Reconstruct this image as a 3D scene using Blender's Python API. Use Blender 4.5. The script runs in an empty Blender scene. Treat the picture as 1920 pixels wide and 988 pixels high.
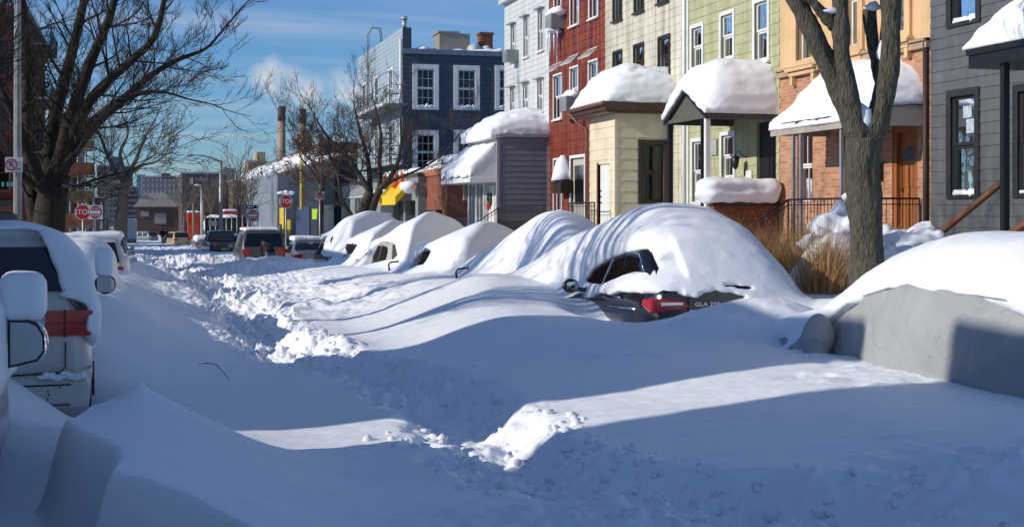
import bpy, bmesh, math, random
import numpy as np
from mathutils import Vector, Matrix, Quaternion

random.seed(7)
rng = np.random.RandomState(7)
scene = bpy.context.scene
COL = scene.collection
PI = math.pi

# ------------------------------------------------------------------ camera
F_PX, YAW, CAM_Z, HOR = 2500.0, math.atan(705 / 2500.0), 2.1, 400.0
CS, SN = math.cos(YAW), math.sin(YAW)
cam_d = bpy.data.cameras.new('camera')
cam = bpy.data.objects.new('camera', cam_d)
COL.objects.link(cam)
cam.location = (0, 0, CAM_Z)
cam.rotation_euler = (PI / 2, 0, -YAW)
cam_d.sensor_fit = 'HORIZONTAL'
cam_d.sensor_width = 36.0
cam_d.lens = 36.0 * F_PX / 1920.0
cam_d.shift_y = -(494.0 - HOR) / 1920.0
cam_d.clip_start = 0.1
cam_d.clip_end = 9000
scene.camera = cam

# survey helpers: a sight line of the photograph met with a real plane of the street
def at_depth(px, py, d):
    t = (px - 960) / F_PX
    return Vector((d * (SN + t * CS), d * (CS - t * SN), CAM_Z + d * (HOR - py) / F_PX))
def on_x(px, py, X):
    t = (px - 960) / F_PX
    return at_depth(px, py, X / (SN + t * CS))
def on_y(px, py, Y):
    t = (px - 960) / F_PX
    return at_depth(px, py, Y / (CS - t * SN))
def on_z(px, py, z):
    return at_depth(px, py, (CAM_Z - z) * F_PX / (py - HOR))

# ------------------------------------------------------------------ light
EL, AZ = math.radians(25), math.radians(-5)
SUNV = Vector((-math.cos(EL) * math.cos(AZ), math.cos(EL) * math.sin(AZ), math.sin(EL)))
sd = bpy.data.lights.new('sun', 'SUN')
sun = bpy.data.objects.new('sun', sd)
COL.objects.link(sun)
sd.energy = 3.95
sd.angle = math.radians(0.55)
sd.color = (1.0, 0.93, 0.82)
sun.rotation_euler = SUNV.to_track_quat('Z', 'Y').to_euler()
sun.location = (-30, 0, 30)

world = bpy.data.worlds.new('World')
scene.world = world
world.use_nodes = True
wn, wl = world.node_tree.nodes, world.node_tree.links
wn.clear()
wo = wn.new('ShaderNodeOutputWorld')
bg = wn.new('ShaderNodeBackground')
sky = wn.new('ShaderNodeTexSky')
sky.sky_type = 'NISHITA'
sky.sun_disc = False
sky.sun_elevation = EL
sky.sun_rotation = math.atan2(SUNV.x, SUNV.y)
sky.altitude = 0
sky.air_density = 1.0
sky.dust_density = 0.3
sky.ozone_density = 3.0
bg.inputs['Strength'].default_value = 0.095
# thin cirrus streaks and a few soft puffs, laid over the sky by direction
tc = wn.new('ShaderNodeTexCoord')
sep = wn.new('ShaderNodeSeparateXYZ'); wl.new(tc.outputs['Generated'], sep.inputs[0])
def wmath(op, a, b=None, clamp=False):
    n = wn.new('ShaderNodeMath'); n.operation = op; n.use_clamp = clamp
    for i, v in enumerate((a, b)):
        if v is None: continue
        if isinstance(v, (int, float)): n.inputs[i].default_value = v
        else: wl.new(v, n.inputs[i])
    return n.outputs[0]
zz = wmath('MAXIMUM', sep.outputs['Z'], 0.0)
den = wmath('ADD', zz, 0.12)
cx_, cy_ = wmath('DIVIDE', sep.outputs['X'], den), wmath('DIVIDE', sep.outputs['Y'], den)
cmb = wn.new('ShaderNodeCombineXYZ')
wl.new(cx_, cmb.inputs[0]); wl.new(cy_, cmb.inputs[1])
mp = wn.new('ShaderNodeMapping'); wl.new(cmb.outputs[0], mp.inputs[0])
mp.inputs['Rotation'].default_value = (0, 0, math.radians(-20))
mp.inputs['Scale'].default_value = (0.55, 3.0, 1)
n1 = wn.new('ShaderNodeTexNoise'); wl.new(mp.outputs[0], n1.inputs['Vector'])
n1.inputs['Scale'].default_value = 1.0; n1.inputs['Detail'].default_value = 7; n1.inputs['Roughness'].default_value = 0.55
n1.inputs['Distortion'].default_value = 0.5
n2 = wn.new('ShaderNodeTexNoise'); wl.new(cmb.outputs[0], n2.inputs['Vector'])
n2.inputs['Scale'].default_value = 0.7; n2.inputs['Detail'].default_value = 3
c1 = wn.new('ShaderNodeMapRange'); wl.new(n1.outputs[0], c1.inputs[0])
c1.inputs[1].default_value = 0.42; c1.inputs[2].default_value = 0.68
c2 = wn.new('ShaderNodeMapRange'); wl.new(n2.outputs[0], c2.inputs[0])
c2.inputs[1].default_value = 0.3; c2.inputs[2].default_value = 0.62
cl = wmath('MULTIPLY', wmath('MULTIPLY', c1.outputs[0], c2.outputs[0]), 0.5, True)
# steam drifting off the power station, as soft puffs low in the sky
nrm = wn.new('ShaderNodeVectorMath'); nrm.operation = 'NORMALIZE'; wl.new(tc.outputs['Generated'], nrm.inputs[0])
n3 = wn.new('ShaderNodeTexNoise'); wl.new(nrm.outputs[0], n3.inputs['Vector']); n3.inputs['Scale'].default_value = 55.0; n3.inputs['Detail'].default_value = 6
puff = None
for px, py, rad in ((492, 148, .013), (515, 128, .011), (540, 155, .016), (508, 168, .009), (580, 172, .018), (635, 165, .016), (660, 180, .012)):
    dv = (at_depth(px, py, 1.0) - Vector((0, 0, CAM_Z))).normalized()
    ds = wn.new('ShaderNodeVectorMath'); ds.operation = 'DISTANCE'; wl.new(nrm.outputs[0], ds.inputs[0]); ds.inputs[1].default_value = dv
    q = wmath('SUBTRACT', 1.0, wmath('DIVIDE', ds.outputs['Value'], rad), True)
    puff = q if puff is None else wmath('MAXIMUM', puff, q)
rag = wn.new('ShaderNodeMapRange'); wl.new(n3.outputs[0], rag.inputs[0]); rag.inputs[1].default_value = 0.28; rag.inputs[2].default_value = 0.58
pf = wmath('MULTIPLY', wmath('MULTIPLY', wmath('POWER', puff, .7), rag.outputs[0]), 1.1, True)
cl = wmath('MAXIMUM', cl, pf)
mixc = wn.new('ShaderNodeMix'); mixc.data_type = 'RGBA'
tint = wn.new('ShaderNodeMix'); tint.data_type = 'RGBA'; tint.blend_type = 'MULTIPLY'
tint.inputs[0].default_value = 1.0
wl.new(sky.outputs[0], tint.inputs[6]); tint.inputs[7].default_value = (0.56, 0.88, 1.27, 1)
wl.new(cl, mixc.inputs[0]); wl.new(tint.outputs[2], mixc.inputs[6])
mixc.inputs[7].default_value = (6.4, 6.9, 7.6, 1)
wl.new(mixc.outputs[2], bg.inputs[0]); wl.new(bg.outputs[0], wo.inputs[0])

scene.view_settings.view_transform = 'Standard'
scene.view_settings.look = 'None'
scene.view_settings.exposure = 0
scene.cycles.max_bounces = 6
scene.cycles.diffuse_bounces = 3
scene.cycles.glossy_bounces = 3
scene.cycles.transparent_max_bounces = 8
scene.cycles.use_denoising = True
scene.cycles.caustics_reflective = False
scene.cycles.caustics_refractive = False

# ------------------------------------------------------------------ materials
MATS = {}
def nodes_of(name):
    m = bpy.data.materials.new(name); m.use_nodes = True
    nt = m.node_tree
    return m, nt.nodes, nt.links, nt.nodes['Principled BSDF']
def mk(N, L, kind, **kw):
    n = N.new('ShaderNode' + kind)
    for k, v in kw.items():
        s = n.inputs[k]
        if hasattr(v, 'links') or hasattr(v, 'is_linked'): L.new(v, s)
        else: s.default_value = v
    return n
def mul_color(N, L, a, fac_out, lo, hi):
    """colour a darkened or lightened by a 0..1 factor mapped to lo..hi"""
    r = mk(N, L, 'MapRange', Value=fac_out)
    r.inputs[3].default_value = lo; r.inputs[4].default_value = hi
    r.clamp = True
    v = N.new('ShaderNodeVectorMath'); v.operation = 'SCALE'
    if hasattr(a, 'links'): L.new(a, v.inputs[0])
    else: v.inputs[0].default_value = a[:3]
    L.new(r.outputs[0], v.inputs[3])
    return v.outputs[0]
def pm(name, col, rough=0.6, metal=0.0, spec=0.5, var=0.25, vs=3.0, bump=0.0, bs=40.0, streak=0.0, coat=0.0, stretch=None):
    """procedural painted / plain surface with tonal variation, optional bump and vertical streaks"""
    if name in MATS: return MATS[name]
    m, N, L, B = nodes_of(name)
    t = N.new('ShaderNodeTexCoord')
    src = t.outputs['Object']
    if stretch:
        mpn = N.new('ShaderNodeMapping'); L.new(src, mpn.inputs[0]); mpn.inputs['Scale'].default_value = stretch; src2 = mpn.outputs[0]
    else: src2 = src
    n = mk(N, L, 'TexNoise', Vector=src2, Scale=vs, Detail=6.0, Roughness=0.62)
    r = N.new('ShaderNodeMapRange'); L.new(n.outputs[0], r.inputs[0]); r.inputs[1].default_value = 0.3; r.inputs[2].default_value = 0.7
    c = mul_color(N, L, col, r.outputs[0], 1 - var, 1 + var * 0.6)
    if streak:
        mpn = N.new('ShaderNodeMapping'); L.new(src, mpn.inputs[0]); mpn.inputs['Scale'].default_value = (3.2, 3.2, 0.14)
        s = mk(N, L, 'TexNoise', Vector=mpn.outputs[0], Scale=1.6, Detail=5.0, Roughness=0.6)
        r2 = N.new('ShaderNodeMapRange'); L.new(s.outputs[0], r2.inputs[0]); r2.inputs[1].default_value = 0.38; r2.inputs[2].default_value = 0.58
        c = mul_color(N, L, c, r2.outputs[0], 1 - streak, 1.0)
    L.new(c, B.inputs['Base Color'])
    B.inputs['Roughness'].default_value = rough
    B.inputs['Metallic'].default_value = metal
    B.inputs['Specular IOR Level'].default_value = spec
    B.inputs['Coat Weight'].default_value = coat
    B.inputs['Coat Roughness'].default_value = 0.06
    if bump:
        b = mk(N, L, 'TexNoise', Vector=src2, Scale=bs, Detail=4.0)
        bn = mk(N, L, 'Bump', Height=b.outputs[0], Strength=bump, Distance=0.02)
        L.new(bn.outputs[0], B.inputs['Normal'])
    MATS[name] = m
    return m
def snow_mat(name='snow', col=(0.86, 0.88, 0.91), grain=0.5, lump=0.35):
    if name in MATS: return MATS[name]
    m, N, L, B = nodes_of(name)
    t = N.new('ShaderNodeTexCoord'); o = t.outputs['Object']
    n0 = mk(N, L, 'TexNoise', Vector=o, Scale=0.9, Detail=4.0)
    c = mul_color(N, L, col, n0.outputs[0], 0.93, 1.05)
    L.new(c, B.inputs['Base Color'])
    B.inputs['Roughness'].default_value = 0.55
    B.inputs['Specular IOR Level'].default_value = 0.25
    B.inputs['Subsurface Weight'].default_value = 0.0
    mpn = N.new('ShaderNodeMapping'); L.new(o, mpn.inputs[0]); mpn.inputs['Scale'].default_value = (1.0, 2.6, 1.0)
    mpn.inputs['Rotation'].default_value = (0, 0, 0.35)
    n1 = mk(N, L, 'TexNoise', Vector=mpn.outputs[0], Scale=7.0, Detail=6.0, Roughness=0.6)
    n2 = mk(N, L, 'TexNoise', Vector=o, Scale=95.0, Detail=3.0)
    b1 = mk(N, L, 'Bump', Height=n1.outputs[0], Strength=lump, Distance=0.03)
    b2 = mk(N, L, 'Bump', Height=n2.outputs[0], Strength=grain, Distance=0.004, Normal=b1.outputs[0])
    L.new(b2.outputs[0], B.inputs['Normal'])
    MATS[name] = m
    return m
def wall_coord(N, L):
    t = N.new('ShaderNodeTexCoord'); g = N.new('ShaderNodeNewGeometry')
    s = N.new('ShaderNodeSeparateXYZ'); L.new(t.outputs['Object'], s.inputs[0])
    sn_ = N.new('ShaderNodeSeparateXYZ'); L.new(g.outputs['Normal'], sn_.inputs[0])
    ab = N.new('ShaderNodeMath'); ab.operation = 'ABSOLUTE'; L.new(sn_.outputs[0], ab.inputs[0])
    gt = N.new('ShaderNodeMath'); gt.operation = 'GREATER_THAN'; L.new(ab.outputs[0], gt.inputs[0]); gt.inputs[1].default_value = 0.6
    mx = N.new('ShaderNodeMix'); mx.data_type = 'FLOAT'
    L.new(gt.outputs[0], mx.inputs[0]); L.new(s.outputs[0], mx.inputs[2]); L.new(s.outputs[1], mx.inputs[3])
    c = N.new('ShaderNodeCombineXYZ'); L.new(mx.outputs[0], c.inputs[0]); L.new(s.outputs[2], c.inputs[1])
    return c.outputs[0], t.outputs['Object']
def brick_mat(name, c1, c2, mortar, bw=0.2, bh=0.067, var=0.35, ms=0.009):
    if name in MATS: return MATS[name]
    m, N, L, B = nodes_of(name)
    v, o = wall_coord(N, L)
    b = N.new('ShaderNodeTexBrick'); L.new(v, b.inputs['Vector'])
    b.inputs['Color1'].default_value = (*c1, 1); b.inputs['Color2'].default_value = (*c2, 1); b.inputs['Mortar'].default_value = (*mortar, 1)
    b.inputs['Scale'].default_value = 1.0; b.inputs['Brick Width'].default_value = bw; b.inputs['Row Height'].default_value = bh
    b.inputs['Mortar Size'].default_value = ms; b.inputs['Bias'].default_value = 0.1; b.offset = 0.5
    n = mk(N, L, 'TexNoise', Vector=o, Scale=4.0, Detail=6.0, Roughness=0.7)
    c = mul_color(N, L, b.outputs[0], n.outputs[0], 1 - var, 1 + var)
    L.new(c, B.inputs['Base Color']); B.inputs['Roughness'].default_value = 0.85; B.inputs['Specular IOR Level'].default_value = 0.25
    inv = N.new('ShaderNodeMath'); inv.operation = 'SUBTRACT'; inv.inputs[0].default_value = 1; L.new(b.outputs['Fac'], inv.inputs[1])
    bn = mk(N, L, 'Bump', Height=inv.outputs[0], Strength=0.7, Distance=0.008)
    L.new(bn.outputs[0], B.inputs['Normal'])
    MATS[name] = m
    return m
def glass_mat(name, tint=(0.45, 0.5, 0.52), warp=0.02):
    if name in MATS: return MATS[name]
    m, N, L, B = nodes_of(name)
    out = N['Material Output']; N.remove(B)
    tr = N.new('ShaderNodeBsdfTransparent'); tr.inputs[0].default_value = (*tint, 1)
    gl = N.new('ShaderNodeBsdfGlossy'); gl.inputs['Roughness'].default_value = 0.03; gl.inputs[0].default_value = (0.9, 0.95, 1, 1)
    t = N.new('ShaderNodeTexCoord')
    n = mk(N, L, 'TexNoise', Vector=t.outputs['Object'], Scale=2.5, Detail=2.0)
    bn = mk(N, L, 'Bump', Height=n.outputs[0], Strength=0.25, Distance=warp)
    L.new(bn.outputs[0], gl.inputs['Normal'])
    fr = N.new('ShaderNodeFresnel'); fr.inputs[0].default_value = 1.5
    mx = N.new('ShaderNodeMixShader'); L.new(fr.outputs[0], mx.inputs[0]); L.new(tr.outputs[0], mx.inputs[1]); L.new(gl.outputs[0], mx.inputs[2])
    L.new(mx.outputs[0], out.inputs[0])
    MATS[name] = m
    return m
def bark_mat(name, col, sc=18.0, bump=0.8, var=0.5):
    if name in MATS: return MATS[name]
    m, N, L, B = nodes_of(name)
    t = N.new('ShaderNodeTexCoord'); o = t.outputs['Object']
    mpn = N.new('ShaderNodeMapping'); L.new(o, mpn.inputs[0]); mpn.inputs['Scale'].default_value = (1, 1, 0.28)
    n = mk(N, L, 'TexNoise', Vector=mpn.outputs[0], Scale=sc, Detail=7.0, Roughness=0.7, Distortion=0.6)
    v = mk(N, L, 'TexVoronoi', Vector=mpn.outputs[0], Scale=sc * 1.6)
    r = N.new('ShaderNodeMapRange'); L.new(n.outputs[0], r.inputs[0]); r.inputs[1].default_value = 0.3; r.inputs[2].default_value = 0.7
    c = mul_color(N, L, col, r.outputs[0], 1 - var, 1 + var)
    L.new(c, B.inputs['Base Color']); B.inputs['Roughness'].default_value = 0.9; B.inputs['Specular IOR Level'].default_value = 0.2
    ad = N.new('ShaderNodeMath'); ad.operation = 'ADD'; L.new(n.outputs[0], ad.inputs[0]); L.new(v.outputs[0], ad.inputs[1])
    bn = mk(N, L, 'Bump', Height=ad.outputs[0], Strength=bump, Distance=0.02)
    L.new(bn.outputs[0], B.inputs['Normal'])
    MATS[name] = m
    return m

SNOW = snow_mat()
SNOWR = snow_mat('rough snow', grain=0.8, lump=0.7)
ICE = pm('ice', (0.7, 0.78, 0.85), rough=0.15, var=0.1)
BLACK = pm('black paint', (0.012, 0.012, 0.014), rough=0.4, var=0.3)
IRON = pm('black iron', (0.015, 0.015, 0.017), rough=0.45, var=0.3)
WHITE = pm('white paint', (0.75, 0.75, 0.73), rough=0.5, var=0.1)
DARKW = pm('dark interior', (0.016, 0.018, 0.02), rough=0.9, var=0.5, vs=2.0)
CURT = pm('pale curtain', (0.3, 0.3, 0.29), rough=0.9, var=0.5, vs=3.0, stretch=(9, 9, 0.4))
BLIND = pm('grey blind', (0.2, 0.21, 0.22), rough=0.9, var=0.45, vs=4.0, stretch=(0.5, 0.5, 30))
GLASS = glass_mat('window glass')
CARGLASS = pm('car glass', (0.006, 0.007, 0.008), rough=0.04, spec=0.9, var=0.3)
RUBBER = pm('tyre rubber', (0.012, 0.012, 0.013), rough=0.85, var=0.4)
ALLOY = pm('wheel alloy', (0.4, 0.4, 0.42), rough=0.35, metal=0.9, var=0.2)
CHROME = pm('chrome', (0.7, 0.7, 0.72), rough=0.12, metal=1.0, var=0.1)
GALV = pm('galvanised steel', (0.42, 0.43, 0.44), rough=0.45, metal=0.4, var=0.2)
TAIL = pm('red tail lamp', (0.42, 0.006, 0.006), rough=0.12, spec=0.7, var=0.35, vs=14, coat=0.6)
PLASTIC = pm('dark plastic', (0.02, 0.02, 0.022), rough=0.55, var=0.3)

# ------------------------------------------------------------------ mesh builder
class Fr:
    """a wall frame: u along the wall, n out of the wall, z up"""
    def __init__(s, o, u, n): s.o, s.u, s.n = Vector(o), Vector(u), Vector(n)
    def p(s, u, n, z): return s.o + s.u * u + s.n * n + Vector((0, 0, z))
WF = Fr((0, 0, 0), (1, 0, 0), (0, 1, 0))     # plain world axes
def facade(x): return Fr((x, 0, 0), (0, 1, 0), (-1, 0, 0))      # faces the street from the east side: u = Y
def endwall(y): return Fr((0, y, 0), (1, 0, 0), (0, -1, 0))      # faces down the street towards -Y: u = X

class MB:
    def __init__(s): s.v, s.f, s.m, s.sm = [], [], [], []
    def poly(s, pts, mi=0, smooth=False):
        b = len(s.v); s.v += [tuple(p) for p in pts]
        s.f.append(tuple(range(b, b + len(pts)))); s.m.append(mi); s.sm.append(smooth)
    def box(s, F, u0, u1, n0, n1, z0, z1, mi=0):
        if u0 > u1: u0, u1 = u1, u0
        if n0 > n1: n0, n1 = n1, n0
        P = [F.p(u, n, z) for z in (z0, z1) for n in (n0, n1) for u in (u0, u1)]
        b = len(s.v); s.v += [tuple(p) for p in P]
        hand = F.u.cross(F.n).z
        for q in ((0, 2, 3, 1), (4, 5, 7, 6), (0, 1, 5, 4), (2, 6, 7, 3), (0, 4, 6, 2), (1, 3, 7, 5)):
            q = q if hand > 0 else q[::-1]
            s.f.append(tuple(b + i for i in q)); s.m.append(mi); s.sm.append(False)
        return s
    def bx(s, x0, x1, y0, y1, z0, z1, mi=0): return s.box(WF, x0, x1, y0, y1, z0, z1, mi)
    def tube(s, pts, rads, n=6, mi=0, cap=True, smooth=True, flat=1.0):
        pts = [Vector(p) for p in pts]
        if not hasattr(rads, '__len__'): rads = [rads] * len(pts)
        up = Vector((0, 0, 1)); b = len(s.v); N = len(pts)
        t0 = (pts[1] - pts[0]).normalized()
        a = t0.cross(up)
        if a.length < 1e-3: a = t0.cross(Vector((1, 0, 0)))
        a.normalize()
        for i, p in enumerate(pts):
            t = (pts[min(i + 1, N - 1)] - pts[max(i - 1, 0)])
            if t.length < 1e-9: t = t0
            t = t.normalized()
            a = (a - t * a.dot(t))
            if a.length < 1e-6: a = t.orthogonal()
            a.normalize(); c = t.cross(a)
            for k in range(n):
                th = 2 * PI * k / n
                s.v.append(tuple(p + (a * math.cos(th) + c * math.sin(th) * flat) * rads[i]))
        for i in range(N - 1):
            for k in range(n):
                k2 = (k + 1) % n
                s.f.append((b + i * n + k, b + i * n + k2, b + (i + 1) * n + k2, b + (i + 1) * n + k)); s.m.append(mi); s.sm.append(smooth)
        if cap and n > 2:
            s.f.append(tuple(b + k for k in range(n))[::-1]); s.m.append(mi); s.sm.append(False)
            s.f.append(tuple(b + (N - 1) * n + k for k in range(n))); s.m.append(mi); s.sm.append(False)
        return s
    def cyl(s, c, axis, r, h, n=20, mi=0):
        c, axis = Vector(c), Vector(axis).normalized()
        return s.tube([c - axis * h / 2, c + axis * h / 2], r, n, mi)
    def prism(s, pts, ext, mi=0):
        """flat polygon swept by the vector ext"""
        pts = [Vector(p) for p in pts]; e = Vector(ext); n = len(pts); b = len(s.v)
        nn = Vector((0, 0, 0))
        for i in range(n): nn += pts[i].cross(pts[(i + 1) % n])
        if nn.dot(e) > 0: pts = pts[::-1]
        s.v += [tuple(p) for p in pts] + [tuple(p + e) for p in pts]
        s.f.append(tuple(range(b, b + n))); s.f.append(tuple(range(b + 2 * n - 1, b + n - 1, -1)))
        s.m += [mi, mi]; s.sm += [False, False]
        for i in range(n):
            j = (i + 1) % n
            s.f.append((b + j, b + i, b + n + i, b + n + j)); s.m.append(mi); s.sm.append(False)
        return s
    def blob(s, c, r, sc=(1, 1, 1), jit=0.15, seed=0, sub=2, mi=0):
        bm = bmesh.new(); bmesh.ops.create_icosphere(bm, subdivisions=sub, radius=1)
        rr = random.Random(seed); ph = [rr.uniform(0, 6) for _ in range(6)]
        b = len(s.v); c = Vector(c)
        for v in bm.verts:
            p = v.co
            k = 1 + jit * (math.sin(3.1 * p.x + ph[0]) + math.sin(3.7 * p.y + ph[1]) + math.sin(4.1 * p.z + ph[2]) + .6 * math.sin(7 * p.x + 5 * p.y + ph[3]))
            s.v.append(tuple(c + Vector((p.x * sc[0], p.y * sc[1], p.z * sc[2])) * r * k))
        for f in bm.faces:
            s.f.append(tuple(b + v.index for v in f.verts)); s.m.append(mi); s.sm.append(True)
        bm.free()
        return s

def root_of(o):
    while o.parent is not None: o = o.parent
    return o
def link_mesh(name, me, mats, parent=None, local=False):
    o = bpy.data.objects.new(name, me); COL.objects.link(o)
    for m in (mats if isinstance(mats, (list, tuple)) else [mats]): me.materials.append(m)
    if parent is not None:
        if not local:
            me.transform(root_of(parent).matrix_basis.inverted())
        o.parent = parent
    return o
def build(name, mb, mats, parent=None, local=False, bevel=0.0):
    me = bpy.data.meshes.new(name)
    me.from_pydata([tuple(v) for v in mb.v], [], mb.f)
    me.polygons.foreach_set('material_index', mb.m)
    me.polygons.foreach_set('use_smooth', mb.sm)
    o = link_mesh(name, me, mats, parent, local)
    if bevel:
        md = o.modifiers.new('bevel', 'BEVEL'); md.width = bevel; md.segments = 2; md.limit_method = 'ANGLE'; md.angle_limit = math.radians(50)
    return o
def np_mesh(name, V, Q, mats, parent=None, smooth=True):
    me = bpy.data.meshes.new(name)
    nv, nf = len(V), len(Q)
    me.vertices.add(nv); me.vertices.foreach_set('co', np.ascontiguousarray(V, dtype=np.float32).ravel())
    me.loops.add(nf * 4); me.loops.foreach_set('vertex_index', np.ascontiguousarray(Q, dtype=np.int32).ravel())
    me.polygons.add(nf)
    me.polygons.foreach_set('loop_start', np.arange(0, nf * 4, 4, dtype=np.int32))
    me.polygons.foreach_set('use_smooth', np.full(nf, smooth))
    me.update(calc_edges=True); me.validate()
    return link_mesh(name, me, mats, parent)
def thing(name, label, cat, loc=(0, 0, 0), rz=0.0, group=None):
    o = bpy.data.objects.new(name, None); COL.objects.link(o)
    o.empty_display_size = 0.3
    o.location = loc; o.rotation_euler = (0, 0, rz)
    o.matrix_basis = Matrix.Translation(loc) @ Matrix.Rotation(rz, 4, 'Z')
    return tag(o, label, cat, group)
def tag(o, label=None, cat=None, group=None, kind=None):
    if label: o['label'] = label
    if cat: o['category'] = cat
    if group: o['group'] = group
    if kind: o['kind'] = kind
    return o
def text(name, body, size, mat, parent, pos, right, up, local=False, align='CENTER', depth=0.002, sx=1.0):
    c = bpy.data.curves.new(name, 'FONT'); c.body = body; c.size = size; c.align_x = align; c.align_y = 'CENTER'; c.extrude = depth
    c.space_character = 1.0
    t = bpy.data.objects.new(name, c); COL.objects.link(t)
    bpy.context.view_layer.update()
    me = bpy.data.meshes.new_from_object(t.evaluated_get(bpy.context.evaluated_depsgraph_get()))
    bpy.data.objects.remove(t)
    r, u = Vector(right).normalized(), Vector(up).normalized()
    n = r.cross(u)
    M = Matrix((r, u, n)).transposed().to_4x4()
    me.transform(Matrix.Translation(pos) @ M @ Matrix.Scale(sx, 4, (1, 0, 0)))
    me.materials.clear()
    return link_mesh(name, me, mat, parent, local)

# ------------------------------------------------------------------ numeric noise and implicit surfaces
_T2 = np.random.RandomState(3).rand(256, 256).astype(np.float32)
_T3 = np.random.RandomState(4).rand(48, 48, 48).astype(np.float32)
def vn2(x, y):
    x = np.asarray(x, dtype=np.float64); y = np.asarray(y, dtype=np.float64)
    xi, yi = np.floor(x).astype(int), np.floor(y).astype(int)
    fx, fy = x - xi, y - yi
    fx = fx * fx * fx * (fx * (fx * 6 - 15) + 10); fy = fy * fy * fy * (fy * (fy * 6 - 15) + 10)
    a, b = _T2[xi % 256, yi % 256], _T2[(xi + 1) % 256, yi % 256]
    c, d = _T2[xi % 256, (yi + 1) % 256], _T2[(xi + 1) % 256, (yi + 1) % 256]
    return (a * (1 - fx) + b * fx) * (1 - fy) + (c * (1 - fx) + d * fx) * fy - 0.5
def fbm2(x, y, o=4, g=0.5):
    s, a = 0, 1
    for i in range(o):
        s = s + a * vn2(x * 2 ** i + 17.3 * i, y * 2 ** i + 9.1 * i); a *= g
    return s
def vn3(x, y, z):
    xi, yi, zi = np.floor(x).astype(int), np.floor(y).astype(int), np.floor(z).astype(int)
    fx, fy, fz = x - xi, y - yi, z - zi
    fx = fx * fx * (3 - 2 * fx); fy = fy * fy * (3 - 2 * fy); fz = fz * fz * (3 - 2 * fz)
    s = 0
    for i in (0, 1):
        for j in (0, 1):
            for k in (0, 1):
                s = s + _T3[(xi + i) % 48, (yi + j) % 48, (zi + k) % 48] * (fx if i else 1 - fx) * (fy if j else 1 - fy) * (fz if k else 1 - fz)
    return s - 0.5
_W = np.random.RandomState(12).rand(128, 128, 3)
def worley2(x, y):
    """nearest-point distance, with a height of its own for each cell"""
    xi, yi = np.floor(x).astype(int), np.floor(y).astype(int)
    best = np.full(x.shape, 9.0); hv_ = np.zeros(x.shape)
    for i in (-1, 0, 1):
        for j in (-1, 0, 1):
            w = _W[(xi + i) % 128, (yi + j) % 128]
            d = np.hypot(xi + i + w[..., 0] - x, yi + j + w[..., 1] - y)
            c = d < best
            best = np.where(c, d, best); hv_ = np.where(c, w[..., 2], hv_)
    return best, hv_
def sst(a, b, x):
    t = np.clip((x - a) / (b - a), 0, 1)
    return t * t * (3 - 2 * t)
def smin(a, b, k):
    h = np.clip(0.5 + 0.5 * (b - a) / k, 0, 1)
    return b * (1 - h) + a * h - k * h * (1 - h)
def smax(a, b, k): return -smin(-a, -b, k)
def poly_sd(px, py, P):
    """signed distance to a closed polygon, negative inside"""
    P = [(float(a), float(b)) for a, b in P]
    d = np.full(np.broadcast(px, py).shape, 1e9); inside = np.zeros(d.shape, bool)
    n = len(P)
    for i in range(n):
        ax, ay = P[i]; bx, by = P[(i + 1) % n]
        ex, ey = bx - ax, by - ay
        wx, wy = px - ax, py - ay
        t = np.clip((wx * ex + wy * ey) / (ex * ex + ey * ey + 1e-12), 0, 1)
        d = np.minimum(d, (wx - ex * t) ** 2 + (wy - ey * t) ** 2)
        c = ((ay > py) != (by > py)) & (px < (bx - ax) * (py - ay) / ((by - ay) + 1e-12) + ax)
        inside ^= c
    d = np.sqrt(d)
    return np.where(inside, -d, d)
def rbox(x, y, z, c, h, r):
    qx, qy, qz = abs(x - c[0]) - h[0] + r, abs(y - c[1]) - h[1] + r, abs(z - c[2]) - h[2] + r
    return np.sqrt(np.maximum(qx, 0) ** 2 + np.maximum(qy, 0) ** 2 + np.maximum(qz, 0) ** 2) + np.minimum(np.maximum(qx, np.maximum(qy, qz)), 0) - r
def grid3(b0, b1, h):
    ax = [np.arange(b0[i], b1[i] + h, h) for i in range(3)]
    X, Y, Z = np.meshgrid(*ax, indexing='ij', sparse=True)
    return X, Y, Z
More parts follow.
